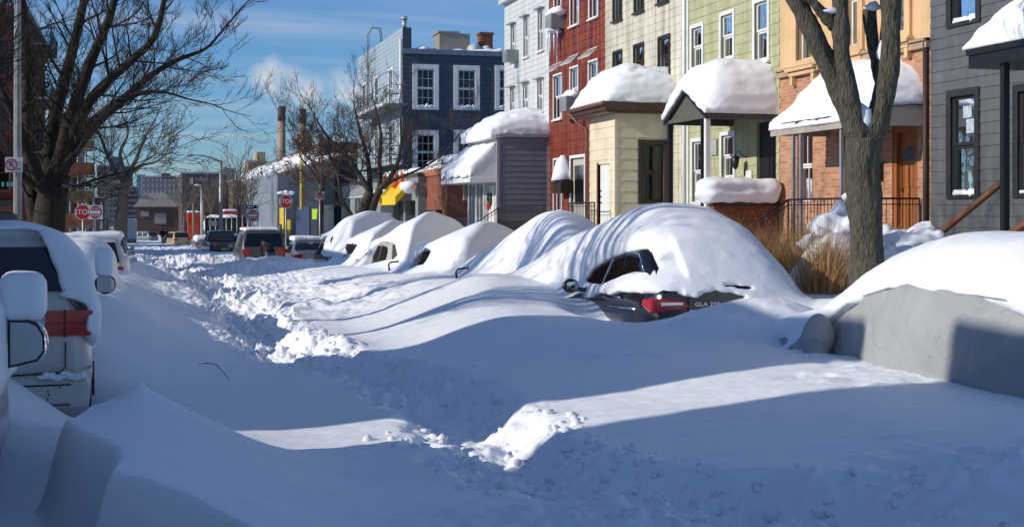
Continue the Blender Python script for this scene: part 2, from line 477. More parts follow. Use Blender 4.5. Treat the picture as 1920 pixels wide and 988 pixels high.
def nets(f, b0, h):
    """surface of f = 0 on a regular grid (naive surface nets)"""
    f = np.ascontiguousarray(f, dtype=np.float32)
    nx, ny, nz = f.shape
    cor = [(i, j, k) for i in (0, 1) for j in (0, 1) for k in (0, 1)]
    ins = f < 0
    cnt = sum(ins[i:nx - 1 + i, j:ny - 1 + j, k:nz - 1 + k].astype(np.int8) for i, j, k in cor)
    act = (cnt > 0) & (cnt < 8)
    I = np.argwhere(act)
    idx = np.full(act.shape, -1, np.int64); idx[act] = np.arange(len(I))
    vals = [f[I[:, 0] + i, I[:, 1] + j, I[:, 2] + k] for i, j, k in cor]
    acc = np.zeros((len(I), 3)); num = np.zeros(len(I))
    for a in range(8):
        for b in range(a + 1, 8):
            if sum(abs(np.array(cor[a]) - np.array(cor[b]))) != 1: continue
            fa, fb = vals[a], vals[b]
            c = (fa < 0) != (fb < 0)
            t = np.where(c, fa / np.where(c, fa - fb, 1), 0)
            p = np.array(cor[a])[None] + t[:, None] * (np.array(cor[b]) - np.array(cor[a]))[None]
            acc += p * c[:, None]; num += c
    V = (I + acc / num[:, None]) * h + np.array(b0)[None]
    Q = []
    for ax in range(3):
        o1, o2 = [(1, 2), (2, 0), (0, 1)][ax]
        sl0, sl1 = [slice(None)] * 3, [slice(None)] * 3
        sl0[ax] = slice(0, -1); sl1[ax] = slice(1, None)
        ch = ins[tuple(sl0)] != ins[tuple(sl1)]
        E = np.argwhere(ch)
        ok = (E[:, o1] > 0) & (E[:, o2] > 0) & (E[:, o1] < f.shape[o1] - 1) & (E[:, o2] < f.shape[o2] - 1)
        E = E[ok]
        if not len(E): continue
        def cell(d1, d2):
            C = E.copy(); C[:, o1] -= d1; C[:, o2] -= d2
            return idx[C[:, 0], C[:, 1], C[:, 2]]
        q = np.stack([cell(1, 1), cell(0, 1), cell(0, 0), cell(1, 0)], 1)
        flip = ~ins[E[:, 0], E[:, 1], E[:, 2]]
        q[flip] = q[flip][:, ::-1]
        Q.append(q)
    return V, np.concatenate(Q)
def keep_faces(V, Q, mask):
    Q = Q[mask]
    used = np.unique(Q); mp_ = np.full(len(V), -1); mp_[used] = np.arange(len(used))
    return V[used], mp_[Q]
def snow_field(name, fn, b0, b1, h, parent, mat=None, cull=None):
    X, Y, Z = grid3(b0, b1, h)
    f = fn(X, Y, Z)
    f = np.broadcast_to(f, (X.shape[0], Y.shape[1], Z.shape[2])).copy()
    V, Q = nets(f, b0, h)
    if cull is not None:
        c = V[Q].mean(1)
        V, Q = keep_faces(V, Q, cull(c))
    return np_mesh(name, V, Q, mat or SNOW, parent)
# ------------------------------------------------------------------ the snow over the street, as one height function
def gy(y): return -0.012 * np.clip(np.asarray(y, float) - 14, 0, 220)
def lerp(y, pts):
    a = np.array(pts, float)
    return np.interp(y, a[:, 0], a[:, 1])
def smooth_lerp(y, pts):
    a = np.array(pts, float)
    r = 0
    for d, w in ((-0.7, .2), (-0.3, .2), (0, .2), (0.3, .2), (0.7, .2)): r = r + w * np.interp(y + d, a[:, 0], a[:, 1])
    return r
PATHPX = [(1640, 985), (1420, 945), (1260, 925), (1120, 905), (1010, 880), (960, 850), (905, 800), (830, 745), (745, 705), (640, 672), (560, 655),
          (505, 628), (478, 600), (455, 570), (430, 548), (395, 528), (345, 512), (305, 500), (283, 486), (290, 472), (300, 462)]
PATH = [on_z(px, py, 0.46 if py > 600 else 0.4 if py > 540 else 0.2 if py > 500 else -0.1) for px, py in PATHPX]
PATH = [(p.x, p.y) for p in PATH]
BLACKSPOT = on_z(985, 862, 0.5)
def path_dist(x, y):
    d = np.full(np.broadcast(x, y).shape, 1e9)
    for (ax, ay), (bx, by) in zip(PATH[:-1], PATH[1:]):
        ex, ey = bx - ax, by - ay
        t = np.clip(((x - ax) * ex + (y - ay) * ey) / (ex * ex + ey * ey), 0, 1)
        d = np.minimum(d, (x - ax - ex * t) ** 2 + (y - ay - ey * t) ** 2)
    return np.sqrt(d)
def gauss(x, y, cx, cy, sx, sy, rot=0.0):
    c, s = math.cos(rot), math.sin(rot)
    u, v = (x - cx) * c + (y - cy) * s, -(x - cx) * s + (y - cy) * c
    return np.exp(-(u / sx) ** 2 - (v / sy) ** 2)
CLIFF = [(4.0, 1.1), (5.2, 0.8), (6.1, 0.42), (6.7, 0.1), (7.1, -0.06), (7.5, -0.2), (8.2, -0.36), (8.8, -0.4), (9.4, -0.34), (10.2, -0.34)]
def H(x, y, fine=True):
    x = np.asarray(x, float); y = np.asarray(y, float)
    z = gy(y) + 0.44 + 0.10 * fbm2(x * 0.3 + 3, y * 0.16, 3)
    # bank rising to the cars parked on the east side
    A = smooth_lerp(y, [(4, .18), (8, .24), (11, .28), (12.4, .32), (13.4, .34), (15, .34), (16.5, .40), (18, .52), (20, .66), (24, .60), (30, .50), (38, .42), (46, .28), (60, .15), (75, .1)])
    xs = smooth_lerp(y, [(8, 2.6), (12, 2.7), (14, 2.9), (18, 2.9), (24, 2.8), (60, 3.2)])
    xe = smooth_lerp(y, [(8, 6.4), (12, 6.0), (13.5, 5.2), (15, 4.7), (18, 5.0), (22, 5.8), (60, 6.6)])
    xx = x + 0.3 * fbm2(y * 0.5, x * 0.3, 2)
    z = z + A * sst(0, 1, (xx - xs) / (xe - xs))
    # pavement on the east side
    sw = smooth_lerp(y, [(0, .8), (14, 0.9), (26, .95), (40, .6), (60, .3), (80, -.4), (120, -.9), (260, -2.2)]) + 0.16 * fbm2(x * .9, y * .7, 3)
    w = sst(8.1, 9.2, x)
    z = z * (1 - w) + sw * w
    z = z + .34 * gauss(x, y, 6.75, 13.75, 1.0, .55) + .16 * gauss(x, y, 6.0, 13.2, .45, .22, -.5) - .10 * gauss(x, y, 6.7, 12.4, .5, .4) + .16 * gauss(x, y, 5.5, 20.9, 1.0, 1.1)
    # hollow the wind kept open along the flank and tail of the dark car
    z = z - .50 * gauss(x, y, 6.22, 17.0, .40, 1.2) - .26 * gauss(x, y, 6.9, 15.8, .7, .36)
    # west side
    Lb = smooth_lerp(y, [(4, .16), (9, .16), (10, .12), (11.5, .06), (13.2, .08), (14.3, .2), (16, .66), (18.5, .70), (24, .55), (34, .5), (50, .35), (75, .1)])
    z = z + Lb * (sst(1.5, -.45, x + .25 * fbm2(y * .6, x * .4, 2)) * .8 + .25 * sst(.5, -.5, x))
    w = sst(-2.3, -3.0, x)
    z = z * (1 - w) + (0.8 + gy(y)) * w
    # sculpted drift with a scarp beside the nearest car
    cx = lerp(y, CLIFF) + .03 * np.sin(y * 5.2) + .16 * np.abs(np.sin(y * 2.1 + .9)) - .10
    yy = sst(10.0, 8.9, y)
    rr_ = np.sqrt(((x - .03) / (1 + .8 * sst(0, .3, x))) ** 2 + ((y - 9.0) / np.where(y > 9.0, .55, 1.5)) ** 2)
    top = .17 * sst(1.5, 0.0, x) * sst(3.0, 6.0, y) * sst(9.8, 9.0, y + .25 * (x - .1)) + .27 * np.exp(-rr_ / .27)
    z = z + top
    inm = sst(.07, -.13, x - cx) * yy
    z = z * (1 - inm) + (0.24 + .10 * sst(-.2, -.9, x)) * inm
    # drift filling the gap between the two cars on the west side
    gp = sst(10.2, 11.2, y) * sst(13.4, 12.2, y) * sst(-.2, -.5, x)
    z = z * (1 - gp) + (0.36 + .42 * sst(-.35, -1.3, x) - .05 * (y - 11.5)) * gp
    # trodden trench
    d = path_dist(x, y)
    wide = .33 + .012 * np.clip(y - 10, 0, 30)
    n1 = fbm2(x * 3.1, y * 2.3, 4, .55)
    dj = d + .16 * n1
    dep = lerp(y, [(0, .22), (8, .25), (13, .28), (18, .34), (24, .30), (40, .22), (80, .12)])
    z = z - dep * sst(wide + .30, wide * .3, dj)
    rough = np.exp(-(d / (.46 + .019 * np.clip(y - 12, 0, 40))) ** 2) * (.6 + .8 * sst(-.2, .2, fbm2(x * .8, y * .8, 2)))
    lowr = sst(7.6, 6.6, y) * sst(.9, 2.4, x) * .8
    rough = np.maximum(rough, lowr)
    heap = gauss(x, y, BLACKSPOT.x + .16, BLACKSPOT.y + .02, .34, .34)
    heap2 = 0
    for px, py, s in ((560, 632, .5), (520, 590, .5), (610, 640, .4), (470, 545, .6)):
        c = on_z(px, py, .5); heap2 = heap2 + gauss(x, y, c.x, c.y, s, s)
    z = z + .13 * heap + .10 * heap2
    rough = np.maximum(rough, np.clip(heap * 1.3 + heap2, 0, 1.2))
    ch = 1 - 2.2 * np.abs(fbm2(x * 4.3 + 5, y * 3.7, 4, .55))
    z = z + rough * (.15 * n1 + .05 * (ch - .5))
    mk_ = rough > .03
    if fine and mk_.any():
        X_, Y_, r__ = x[mk_], y[mk_], np.minimum(rough[mk_], 1.15)
        wx, wy = X_ + .10 * fbm2(X_ * 5, Y_ * 5, 3), Y_ + .10 * fbm2(X_ * 5 + 9, Y_ * 5, 3)
        d1, h1 = worley2(wx * 4.2, wy * 3.6); d2, h2 = worley2(wx * 9.5, wy * 8.5); d3, h3 = worley2(wx * 20, wy * 18)
        z[mk_] += r__ * (.09 * (h1 - .3) * sst(.75, .1, d1) + .06 * (h2 - .2) * sst(.75, .15, d2) + .022 * (.6 - d3)) * (1 + .35 * sst(14, 20, Y_))
    # churned snow further along the street
    far = sst(19, 27, y) * sst(-.3, 1.2, x) * sst(5.6, 4.2, x)
    z = z + far * (.17 * fbm2(x * 1.3, y * .9, 4, .6) + .07 * np.abs(fbm2(x * 5, y * 4, 2)))
    z = z + .34 * gauss(x, y, 1.2, 37.5, 1.6, .8) + .42 * gauss(x, y, 3.9, 45.5, 1.5, .9) + .4 * gauss(x, y, 2.2, 58, 2.2, 1.2) + .35 * gauss(x, y, 4.5, 52.0, 1.6, .7)
    z = z - .24 * gauss(x, y, -.45, 12.9, .34, .55)
    for yc in (27.6, 33.9, 40.0, 45.6): z = z + .38 * gauss(x, y, 7.6, yc, 1.1, .75)
    if fine:
        # wind crust and faint tracks on the smooth parts
        z = z + .017 * (1 - inm) * fbm2(x * 1.7 + y * .5, y * 3.4, 4, .6) + .006 * np.abs(fbm2(x * 2.2, y * 9, 3)) * sst(8, 14, y)
        tr = sst(.10, .26, fbm2(x * .7 + 8, y * .7, 3)) * sst(2.0, 3.2, x) * sst(16, 12, y)
        z = z + tr * .035 * fbm2(x * 5, y * 5, 3)
    return z
def Hs(x, y): return float(H(np.array([x]), np.array([y]))[0])

ys = [2.2]
while ys[-1] < 262:
    y_ = ys[-1]; ys.append(y_ + max(.02, .0031 * y_ - .01) * (1 if y_ > 5 else 2.2))
ys = np.array(ys)
xs_ = np.concatenate([-np.geomspace(60, 3.0, 26), np.arange(-2.6, -1.0, .06), np.arange(-1.0, .6, .013), np.arange(.6, 7.2, .0235), np.arange(7.2, 15.5, .09), np.geomspace(16, 70, 22)])
GX, GY = np.meshgrid(xs_, ys, indexing='ij')
GZ = H(GX, GY)
nx, ny = GX.shape
ii = np.arange(nx * ny).reshape(nx, ny)
Q = np.stack([ii[:-1, :-1], ii[1:, :-1], ii[1:, 1:], ii[:-1, 1:]], -1).reshape(-1, 4)
sg = np_mesh('snow_ground', np.stack([GX, GY, GZ], -1).reshape(-1, 3), Q, SNOW)
tag(sg, kind='structure')
del GX, GY, GZ, Q, ii
gm = MB()
gm.poly([(-4000, -60, -3.4), (4000, -60, -3.4), (4000, 7000, -3.4), (-4000, 7000, -3.4)])
g_ = build('ground', gm, pm('far snowy ground', (0.45, 0.44, 0.43), var=.6, vs=.02))
tag(g_, kind='structure')

# loose clods thrown out along the trench
cb = MB(); r_ = random.Random(5)
for k in range(900):
    i = r_.randrange(0, len(PATH) - 5)
    if r_.random() < .35: i = r_.choice((3, 4, 5, 10, 11, 12))
    (ax, ay), (bx_, by_) = PATH[i], PATH[i + 1]
    t = r_.random()
    s = r_.choice((-1, 1)) * abs(r_.gauss(.42, .2))
    L_ = math.hypot(bx_ - ax, by_ - ay) or 1
    x, y = ax + (bx_ - ax) * t - (by_ - ay) / L_ * s, ay + (by_ - ay) * t + (bx_ - ax) / L_ * s
    r = min(.07, max(.012, r_.gauss(.02, .014))) * (1 + max(0, y - 10) * .03)
    cb.blob((x, y, Hs(x, y) + r * .25), r, (1, 1, .8), .16, k, 1)
tag(build('snow_clods', cb, SNOWR), kind='stuff')
tw = MB()
pA, pB, pC = on_z(372, 652, .66), on_z(405, 651, .68), on_z(431, 668, .66)
pts = [Vector((p.x, p.y, Hs(p.x, p.y) + h)) for p, h in ((pA, .015), (pA.lerp(pB, .5), .05), (pB, .06), (pB.lerp(pC, .5), .035), (pC, .01))]
tw.tube(pts, [.003, .005, .005, .004, .002], 5)
tag(build('fallen_twig', tw, pm('twig bark', (.02, .015, .012))), 'thin dark fallen twig lying alone on the smooth shaded snow', 'twig')
# ------------------------------------------------------------------ cars
def prof(y, pts):
    a = np.array(pts, float); return float(np.interp(y, a[:, 0], a[:, 1]))
def car_rings(S):
    """cross sections of a car along its length; local y = 0 at the tail, +y to the nose"""
    L, W, Hh = S['L'], S['W'], S['H']
    ys = sorted(set([0, .03, .08, .18, .3] + [L - v for v in (0, .04, .12, .28, .5)] + list(np.linspace(.3, L - .5, 22)) + [S['t0'], S['t1'], S['r0'], S['r1'], S['w0'], S['w1']]))
    return ys
def car_dims(S, y):
    L, W, Hh = S['L'], S['W'], S['H']
    hw = W / 2 * (1 - .16 * max(0, 1 - y / .35) ** 2.2 - .22 * max(0, 1 - (L - y) / .7) ** 2.2)
    belt = prof(y, [(0, S['belt'] - .06), (.3, S['belt']), (S['w1'], S['belt'] - .03), (L - .6, S['hood'] - .1), (L, S['hood'] - .24)])
    roof = prof(y, [(0, S['tailz'] - .04), (S['t0'], S['tailz']), (S['t1'], S['tailz'] + .02), (S['r0'], Hh - .03), ((S['r0'] + S['r1']) / 2, Hh), (S['r1'], Hh - .03), (S['w1'], S['hood'] + .02), (L - .55, S['hood'] - .06), (L - .1, S['hood'] - .17), (L, S['hood'] - .26)])
    roof = max(roof, belt + .01)
    gl = min(1, max(0, (roof - belt - .05) / max(.1, Hh - belt - .05)))
    rw = hw * (1 - .05 - .16 * gl)
    zb = prof(y, [(0, .34), (.3, .22), (L - .4, .2), (L, .3)])
    return hw, belt, roof, rw, zb, gl
def car_section(S, y):
    hw, belt, roof, rw, zb, gl = car_dims(S, y)
    e = max(.02, min(.09, (roof - belt) * .3))
    right = [(hw * .86, zb), (hw * .97, zb + .09), (hw, zb + (belt - zb) * .45), (hw * .995, zb + (belt - zb) * .75), (hw * .97, belt),
             (hw * .97 + (rw - hw * .97) * .5, belt + (roof - e - belt) * .5), (rw, roof - e), (rw * .95, roof - e * .35), (rw * .8, roof - e * .06), (rw * .4, roof + .012 * gl), (0, roof + .02 * gl)]
    return right
def side_pt(S, y, t, off=.0):
    """point on the right glasshouse flank, t from belt (0) to roof rail (1)"""
    hw, belt, roof, rw, zb, gl = car_dims(S, y)
    e = max(.02, min(.09, (roof - belt) * .3))
    a, b = Vector((hw * .97, y, belt)), Vector((rw, y, roof - e))
    n = Vector((b.z - a.z, 0, a.x - b.x)).normalized()
    return a.lerp(b, t) + n * off
SPECS = {
    'sedan': dict(L=4.6, W=1.8, H=1.45, belt=.93, hood=.95, tailz=1.04, t0=.35, t1=.7, r0=1.45, r1=2.55, w0=2.6, w1=3.35),
    'suv': dict(L=4.6, W=1.86, H=1.74, belt=1.05, hood=1.08, tailz=1.1, t0=.04, t1=.08, r0=.5, r1=2.75, w0=2.8, w1=3.45),
    'crossover': dict(L=4.45, W=1.82, H=1.62, belt=1.0, hood=1.02, tailz=1.12, t0=.06, t1=.14, r0=.85, r1=2.55, w0=2.6, w1=3.3),
    'minivan': dict(L=5.0, W=1.98, H=1.88, belt=1.1, hood=1.12, tailz=1.16, t0=.03, t1=.07, r0=.42, r1=3.3, w0=3.4, w1=4.15),
    'hatch': dict(L=4.2, W=1.76, H=1.5, belt=.95, hood=.96, tailz=1.05, t0=.05, t1=.12, r0=.75, r1=2.3, w0=2.4, w1=3.1),
    'pickup': dict(L=5.6, W=1.95, H=1.86, belt=1.12, hood=1.12, tailz=1.12, t0=1.7, t1=1.75, r0=1.95, r1=3.5, w0=3.6, w1=4.3),
}
def wheel(root, c, r=.33, w=.22):
    t = MB(); t.cyl(c, (1, 0, 0), r, w, 24)
    wo_ = build('wheel', t, RUBBER, root, local=True)
    s = 1 if c[0] > 0 else -1
    m = MB(); m.cyl((c[0] + s * (w / 2 - .01), c[1], c[2]), (1, 0, 0), r * .64, .03, 20)
    for k in range(5):
        a = 2 * PI * k / 5
        m.tube([(c[0] + s * (w / 2 + .008), c[1], c[2]), (c[0] + s * (w / 2 + .008), c[1] + math.cos(a) * r * .62, c[2] + math.sin(a) * r * .62)], .03, 5)
    build('rim', m, ALLOY, wo_, local=True)
def car(kind, label, loc, paint, rz=0.0, group=None, wheels=True, cat='car', name='parked_car', lamps=True, sides=(-1, 1), scale=1.0, plate=None, mirror=True, **over):
    S = dict(SPECS[kind]); S.update(over)
    root = thing(name, label, cat, loc, rz, group)
    ys = car_rings(S)
    mb = MB(); rings = []
    for y in ys:
        sec = car_section(S, y)
        full = [(x, z) for x, z in sec] + [(-x, z) for x, z in sec[-2::-1]]
        b = len(mb.v); mb.v += [(x, y, z) for x, z in full]; rings.append((b, len(full)))
    for (a, n), (b, _) in zip(rings[:-1], rings[1:]):
        for k in range(n - 1):
            mb.f.append((a + k, b + k, b + k + 1, a + k + 1)); mb.m.append(0); mb.sm.append(True)
        mb.f.append((a + n - 1, b + n - 1, b, a)); mb.m.append(0); mb.sm.append(False)
    a, n = rings[0]; mb.f.append(tuple(range(a, a + n))); mb.m.append(0); mb.sm.append(False)
    a, n = rings[-1]; mb.f.append(tuple(range(a + n - 1, a - 1, -1))); mb.m.append(0); mb.sm.append(False)
    body = build('body', mb, paint, root, local=True)
    # side windows, each a pane of its own
    gl0, gl1 = S['t1'] + .18, S['w1'] - .18
    rows = np.linspace(gl0 + (.25 if kind != 'pickup' else .1), gl1 - .2, 4 if kind in ('suv', 'minivan', 'crossover') else 3)
    for s in sides:
        for q in range(len(rows) - 1):
            y0, y1 = rows[q] + .03, rows[q + 1] - .03
            m = MB(); N = 8; G = []
            for i in range(N + 1):
                y = y0 + (y1 - y0) * i / N
                col = []
                for j in range(5):
                    p = side_pt(S, y, .06 + .86 * j / 4, .006); col.append((p.x * s, p.y, p.z))
                G.append(col)
            for i in range(N):
                for j in range(4):
                    qd = [G[i][j], G[i + 1][j], G[i + 1][j + 1], G[i][j + 1]]
                    m.poly(qd if s > 0 else qd[::-1], 0, True)
            build('side_window', m, CARGLASS, root, local=True)
        if mirror:
            hw, belt, *_ = car_dims(S, S['w1'] - .25)
            m = MB(); c = Vector((s * (hw + .12), S['w1'] - .25, belt + .09))
            m.blob(c, .1, (1.05, .62, .8), .02, 1, 2)
            m.tube([(s * (hw - .03), S['w1'] - .2, belt + .02), (s * (hw + .06), S['w1'] - .24, belt + .06)], .03, 6)
            mo = build('mirror', m, paint, root, local=True)
            g = MB(); g.prism([(c.x - .085, c.y - .066, c.z - .055), (c.x + .085, c.y - .066, c.z - .06), (c.x + .09, c.y - .066, c.z + .03), (c.x + .06, c.y - .066, c.z + .062), (c.x - .08, c.y - .066, c.z + .06)], (0, .01, 0))
            build('mirror_glass', g, pm('mirror glass', (.4, .45, .5), rough=.05, metal=1, var=.1), mo, local=True)
    # rear window and tail lamps
    def rear(x, t, off=.012):
        ya, yb = (S['t1'], S['r0'])
        y = ya + (yb - ya) * t
        hw, belt, roof, rw, zb, gl = car_dims(S, y)
        dz, dy = prof(yb, [(ya, S['tailz'] + .02), (yb, S['H'] - .03)]) - (S['tailz'] + .02), yb - ya
        n = Vector((0, -dz, dy)).normalized()
        return Vector((x, y, roof)) + n * off
    m = MB()
    wb, wt = S['W'] / 2 * .80, S['W'] / 2 * .68
    G = [[rear((wb + (wt - wb) * j / 4) * (i / 4 - 1), .07 + .8 * j / 4) for j in range(5)] for i in range(9)]
    for i in range(8):
        for j in range(4): m.poly([G[i][j], G[i + 1][j], G[i + 1][j + 1], G[i][j + 1]], 0, True)
    build('rear_window', m, CARGLASS, root, local=True)
    if lamps:
        for s in (-1, 1):
            m = MB()
            hw = car_dims(S, .05)[0]
            z0, z1 = S['belt'] - .20, S['belt'] + .02
            m.prism([(s * (hw * .62), -.012, z0), (s * (hw * 1.0), -.012, z0), (s * (hw * 1.03), -.012, z1), (s * (hw * .6), -.012, z1)], (0, .16, 0))
            build('tail_lamp', m, TAIL, root, local=True, bevel=.02)
        m = MB(); m.bx(-.26, .26, -.02, .0, .62, .75)
        build('number_plate', m, pm('plate yellow', (.6, .45, .12), var=.3, vs=20), root, local=True)
        m = MB(); m.bx(-S['W'] / 2 * .88, S['W'] / 2 * .88, -.07, .1, .32, .56)
        build('bumper', m, PLASTIC if paint is not WHITE else paint, root, local=True, bevel=.05)
    if wheels:
        for s in (-1, 1):
            for y in (.88, S['L'] - .92): wheel(root, (s * (S['W'] / 2 - .12), y, .33))
    return root, S

PAINT_BLACK = pm('black car paint', (.006, .007, .009), rough=.18, spec=.6, var=.3, coat=.7)
PAINT_NAVY = pm('navy car paint', (.012, .02, .035), rough=.25, var=.3, coat=.6)
PAINT_WHITE = pm('weathered white car paint', (.55, .53, .48), rough=.32, var=.18, vs=2.5, coat=.3)
PAINT_BEIGE = pm('beige car paint', (.55, .51, .42), rough=.3, var=.12, coat=.5)
PAINT_SILVER = pm('silver car paint', (.28, .31, .35), rough=.3, metal=.5, var=.15, coat=.5)
PAINT_GREY = pm('grey brown car paint', (.10, .095, .09), rough=.3, metal=.4, var=.2, coat=.5)
PAINT_TAN = pm('tan car paint', (.42, .34, .2), rough=.3, var=.15, coat=.5)

def ground_join(X, Y, f, Z, k=.35, dip=.025):
    h2 = H(X + 0 * Y, Y + 0 * X, fine=False)
    g = (Z - h2 + dip) * .8
    return smin(f, g, k)
def cull_buried(c): return c[:, 2] > H(c[:, 0], c[:, 1]) - .05

# --- the dark crossover half dug out of its dome of snow
GX0, GY0 = 6.44, 16.2
gla, gS = car('crossover', 'black car under a dome of snow with its window, red tail lamp and badge uncovered', (GX0 + .91, GY0, 0), PAINT_BLACK, wheels=True, lamps=False, sides=(-1,), group='cars buried in drifts along the east kerb', mirror=False, H=1.66)
E = []
WIN = [(1106, 527), (1116, 505), (1140, 487), (1170, 474), (1203, 469), (1236, 471), (1253, 478), (1247, 491), (1238, 500), (1218, 504), (1192, 510), (1165, 523), (1142, 534), (1118, 531)]
WINP = [(p.y, p.z) for p in (on_x(px, py, 6.56) for px, py in WIN)]
LOW = [(1090, 580), (1100, 562), (1122, 558), (1130, 551), (1155, 549), (1162, 553), (1180, 548), (1208, 549), (1222, 556), (1236, 560), (1240, 640), (1150, 640)]
LOWP = [(p.y, p.z) for p in (on_x(px, py, 6.52) for px, py in LOW)]
TLP = [(1210, 640), (1214, 557), (1236, 555), (1244, 570), (1262, 566), (1268, 556), (1290, 555), (1302, 558), (1318, 548), (1345, 546), (1392, 553), (1400, 640)]
TAILP = [(p.x, p.z) for p in (on_y(px, py, 16.2) for px, py in TLP)]
SLIT = [(p.x, p.z) for p in (on_y(px, py, 16.5) for px, py in ((1340, 533), (1388, 534), (1390, 541), (1342, 536)))]
def gla_f(X, Y, Z):
    hy = np.interp(Y, [15.0, 15.7, 16.05, 16.3, 16.7, 17.3, 17.9, 18.6, 19.4, 20.3, 21.2, 22.2, 23.2], [.3, .62, .98, 1.35, 1.78, 2.12, 2.26, 2.24, 2.1, 1.88, 1.55, 1.2, .6])
    xc = 7.5 + .05 * (Y - 18)
    u = (X - xc)
    W = np.where(u < 0, 1.22 + .75 * sst(19.0, 21.5, Y), 1.5)
    u = np.abs(u / W)
    base = .45
    top = base + (hy - base) * np.clip(1 - u ** 2.5, 0.0, 1) ** .5 - np.clip(u - 1, 0, 5) * 2
    h = top + .03 * fbm2(X * 1.3, Y * .9, 3)
    f = (Z - h) / (1 + 1.1 * np.clip(u, 0, 1.1) ** 2)
    f = smax(f, (15.85 + .12 * (Z - .8) - Y) * .9, .18)
    f = ground_join(X, Y, f, Z, .24)
    f = f + .10 * np.exp(-(np.maximum(poly_sd(Y, Z, WINP), 0) / .13) ** 2) * (X < 7.0) + .06 * np.exp(-(np.maximum(poly_sd(Y, Z, LOWP), 0) / .1) ** 2) * (X < 6.9)
    nz = .016 * vn3(X * 6 + 0 * Z, Y * 6 + 0 * Z, Z * 6 + 0 * X)
    f = f + nz
    jag = .012 * vn2(Y * 9, Z * 9)
    def cut(f, d2, lim, k): return smax(f, -np.maximum(d2, lim), k)
    f = cut(f, poly_sd(Y, Z, WINP) + jag, X - 6.74, .05)
    f = cut(f, poly_sd(Y, Z, LOWP) + jag, X - 6.85, .07)
    f = cut(f, poly_sd(X, Z, TAILP) + .02 * vn2(X * 9, Z * 9), Y - 16.45, .06)
    f = cut(f, poly_sd(X, Z, SLIT), Y - 16.75, .02)
    return f
snow_field('snow_cap', gla_f, (4.4, 14.4, .15), (9.4, 23.4, 2.5), .033, gla, SNOW, cull_buried)
# chrome line above the side window, door pillar, tail lamp, badge, mirror, trim
m = MB()
arc = [side_pt(gS, y, 1.0, .012) for y in np.linspace(.55, 3.0, 16)]
m.tube([(-p.x, p.y, p.z) for p in arc], .012, 5)
build('window_trim', m, CHROME, gla, local=True)
m = MB()
p0, p1 = side_pt(gS, 2.02, .02, .012), side_pt(gS, 1.75, .97, .012)
m.tube([(-p0.x, p0.y, p0.z), (-p1.x, p1.y, p1.z)], .014, 5)
build('door_pillar', m, CHROME, gla, local=True)
m = MB(); hwg = gS['W'] / 2
m.prism([(-hwg * .99, -.03, .81), (-hwg * .99, -.03, .99), (-.70, -.03, .99), (-.44, -.03, .955), (-.36, -.03, .88), (-.50, -.03, .83)], (0, .18, 0))
m.prism([(-hwg * 1.005, .0, .80), (-hwg * 1.005, .33, .88), (-hwg * 1.005, .30, .97), (-hwg * 1.005, .0, 1.0)], (.06, 0, 0))
tl = build('tail_lamp', m, TAIL, gla, local=True, bevel=.02)
m = MB(); m.prism([(-.78, -.033, .895), (-.47, -.033, .905), (-.47, -.033, .935), (-.78, -.033, .94)], (0, -.006, 0))
build('reversing_lamp', m, CHROME, tl, local=True)
m = MB(); m.bx(-.40, .75, -.02, .1, .70, 1.12)
tg = build('tailgate', m, PAINT_BLACK, gla, local=True, bevel=.03)
text('badge', 'GLA 250', .072, CHROME, gla, (-.12, -.024, .905), (1, 0, 0), (0, 0, 1), local=True, depth=.003, sx=1.35)
m = MB(); m.tube([(-.38, -.03, .83), (.5, -.03, .835)], .012, 5)
build('chrome_strip', m, CHROME, gla, local=True)
m = MB(); m.tube([(-hwg * 1.0, .5, .82), (-hwg * 1.01, 1.5, .80)], .02, 5)
m.tube([(-hwg * .99, 1.1, .93), (-hwg * 1.02, 1.14, .945), (-hwg * 1.02, 1.32, .945), (-hwg * .99, 1.36, .93)], .014, 5)
build('door_handle', m, CHROME, gla, local=True)
m = MB(); m.tube([(0, .38, 1.28), (.25, .36, 1.275), (.42, .33, 1.25)], [.01, .014, .02], 5)
build('rear_wiper', m, BLACK, gla, local=True)
mp_ = on_x(1070, 536, 6.16)
m = MB(); m.blob((mp_.x, mp_.y, mp_.z), .14, (.95, .55, .78), .02, 3, 3)
m.tube([(mp_.x + .05, mp_.y, mp_.z - .05), (mp_.x + .3, mp_.y - .03, mp_.z - .06)], .035, 6)
mo = build('mirror', m, PAINT_BLACK, gla)
m = MB(); m.prism([(mp_.x - .095, mp_.y - .075, mp_.z - .05), (mp_.x + .08, mp_.y - .075, mp_.z - .07), (mp_.x + .1, mp_.y - .075, mp_.z + .05), (mp_.x + .05, mp_.y - .075, mp_.z + .07), (mp_.x - .08, mp_.y - .075, mp_.z + .055)], (0, .01, 0))
build('mirror_glass', m, pm('mirror glass', (.4, .45, .5), rough=.05, metal=1, var=.1), mo)

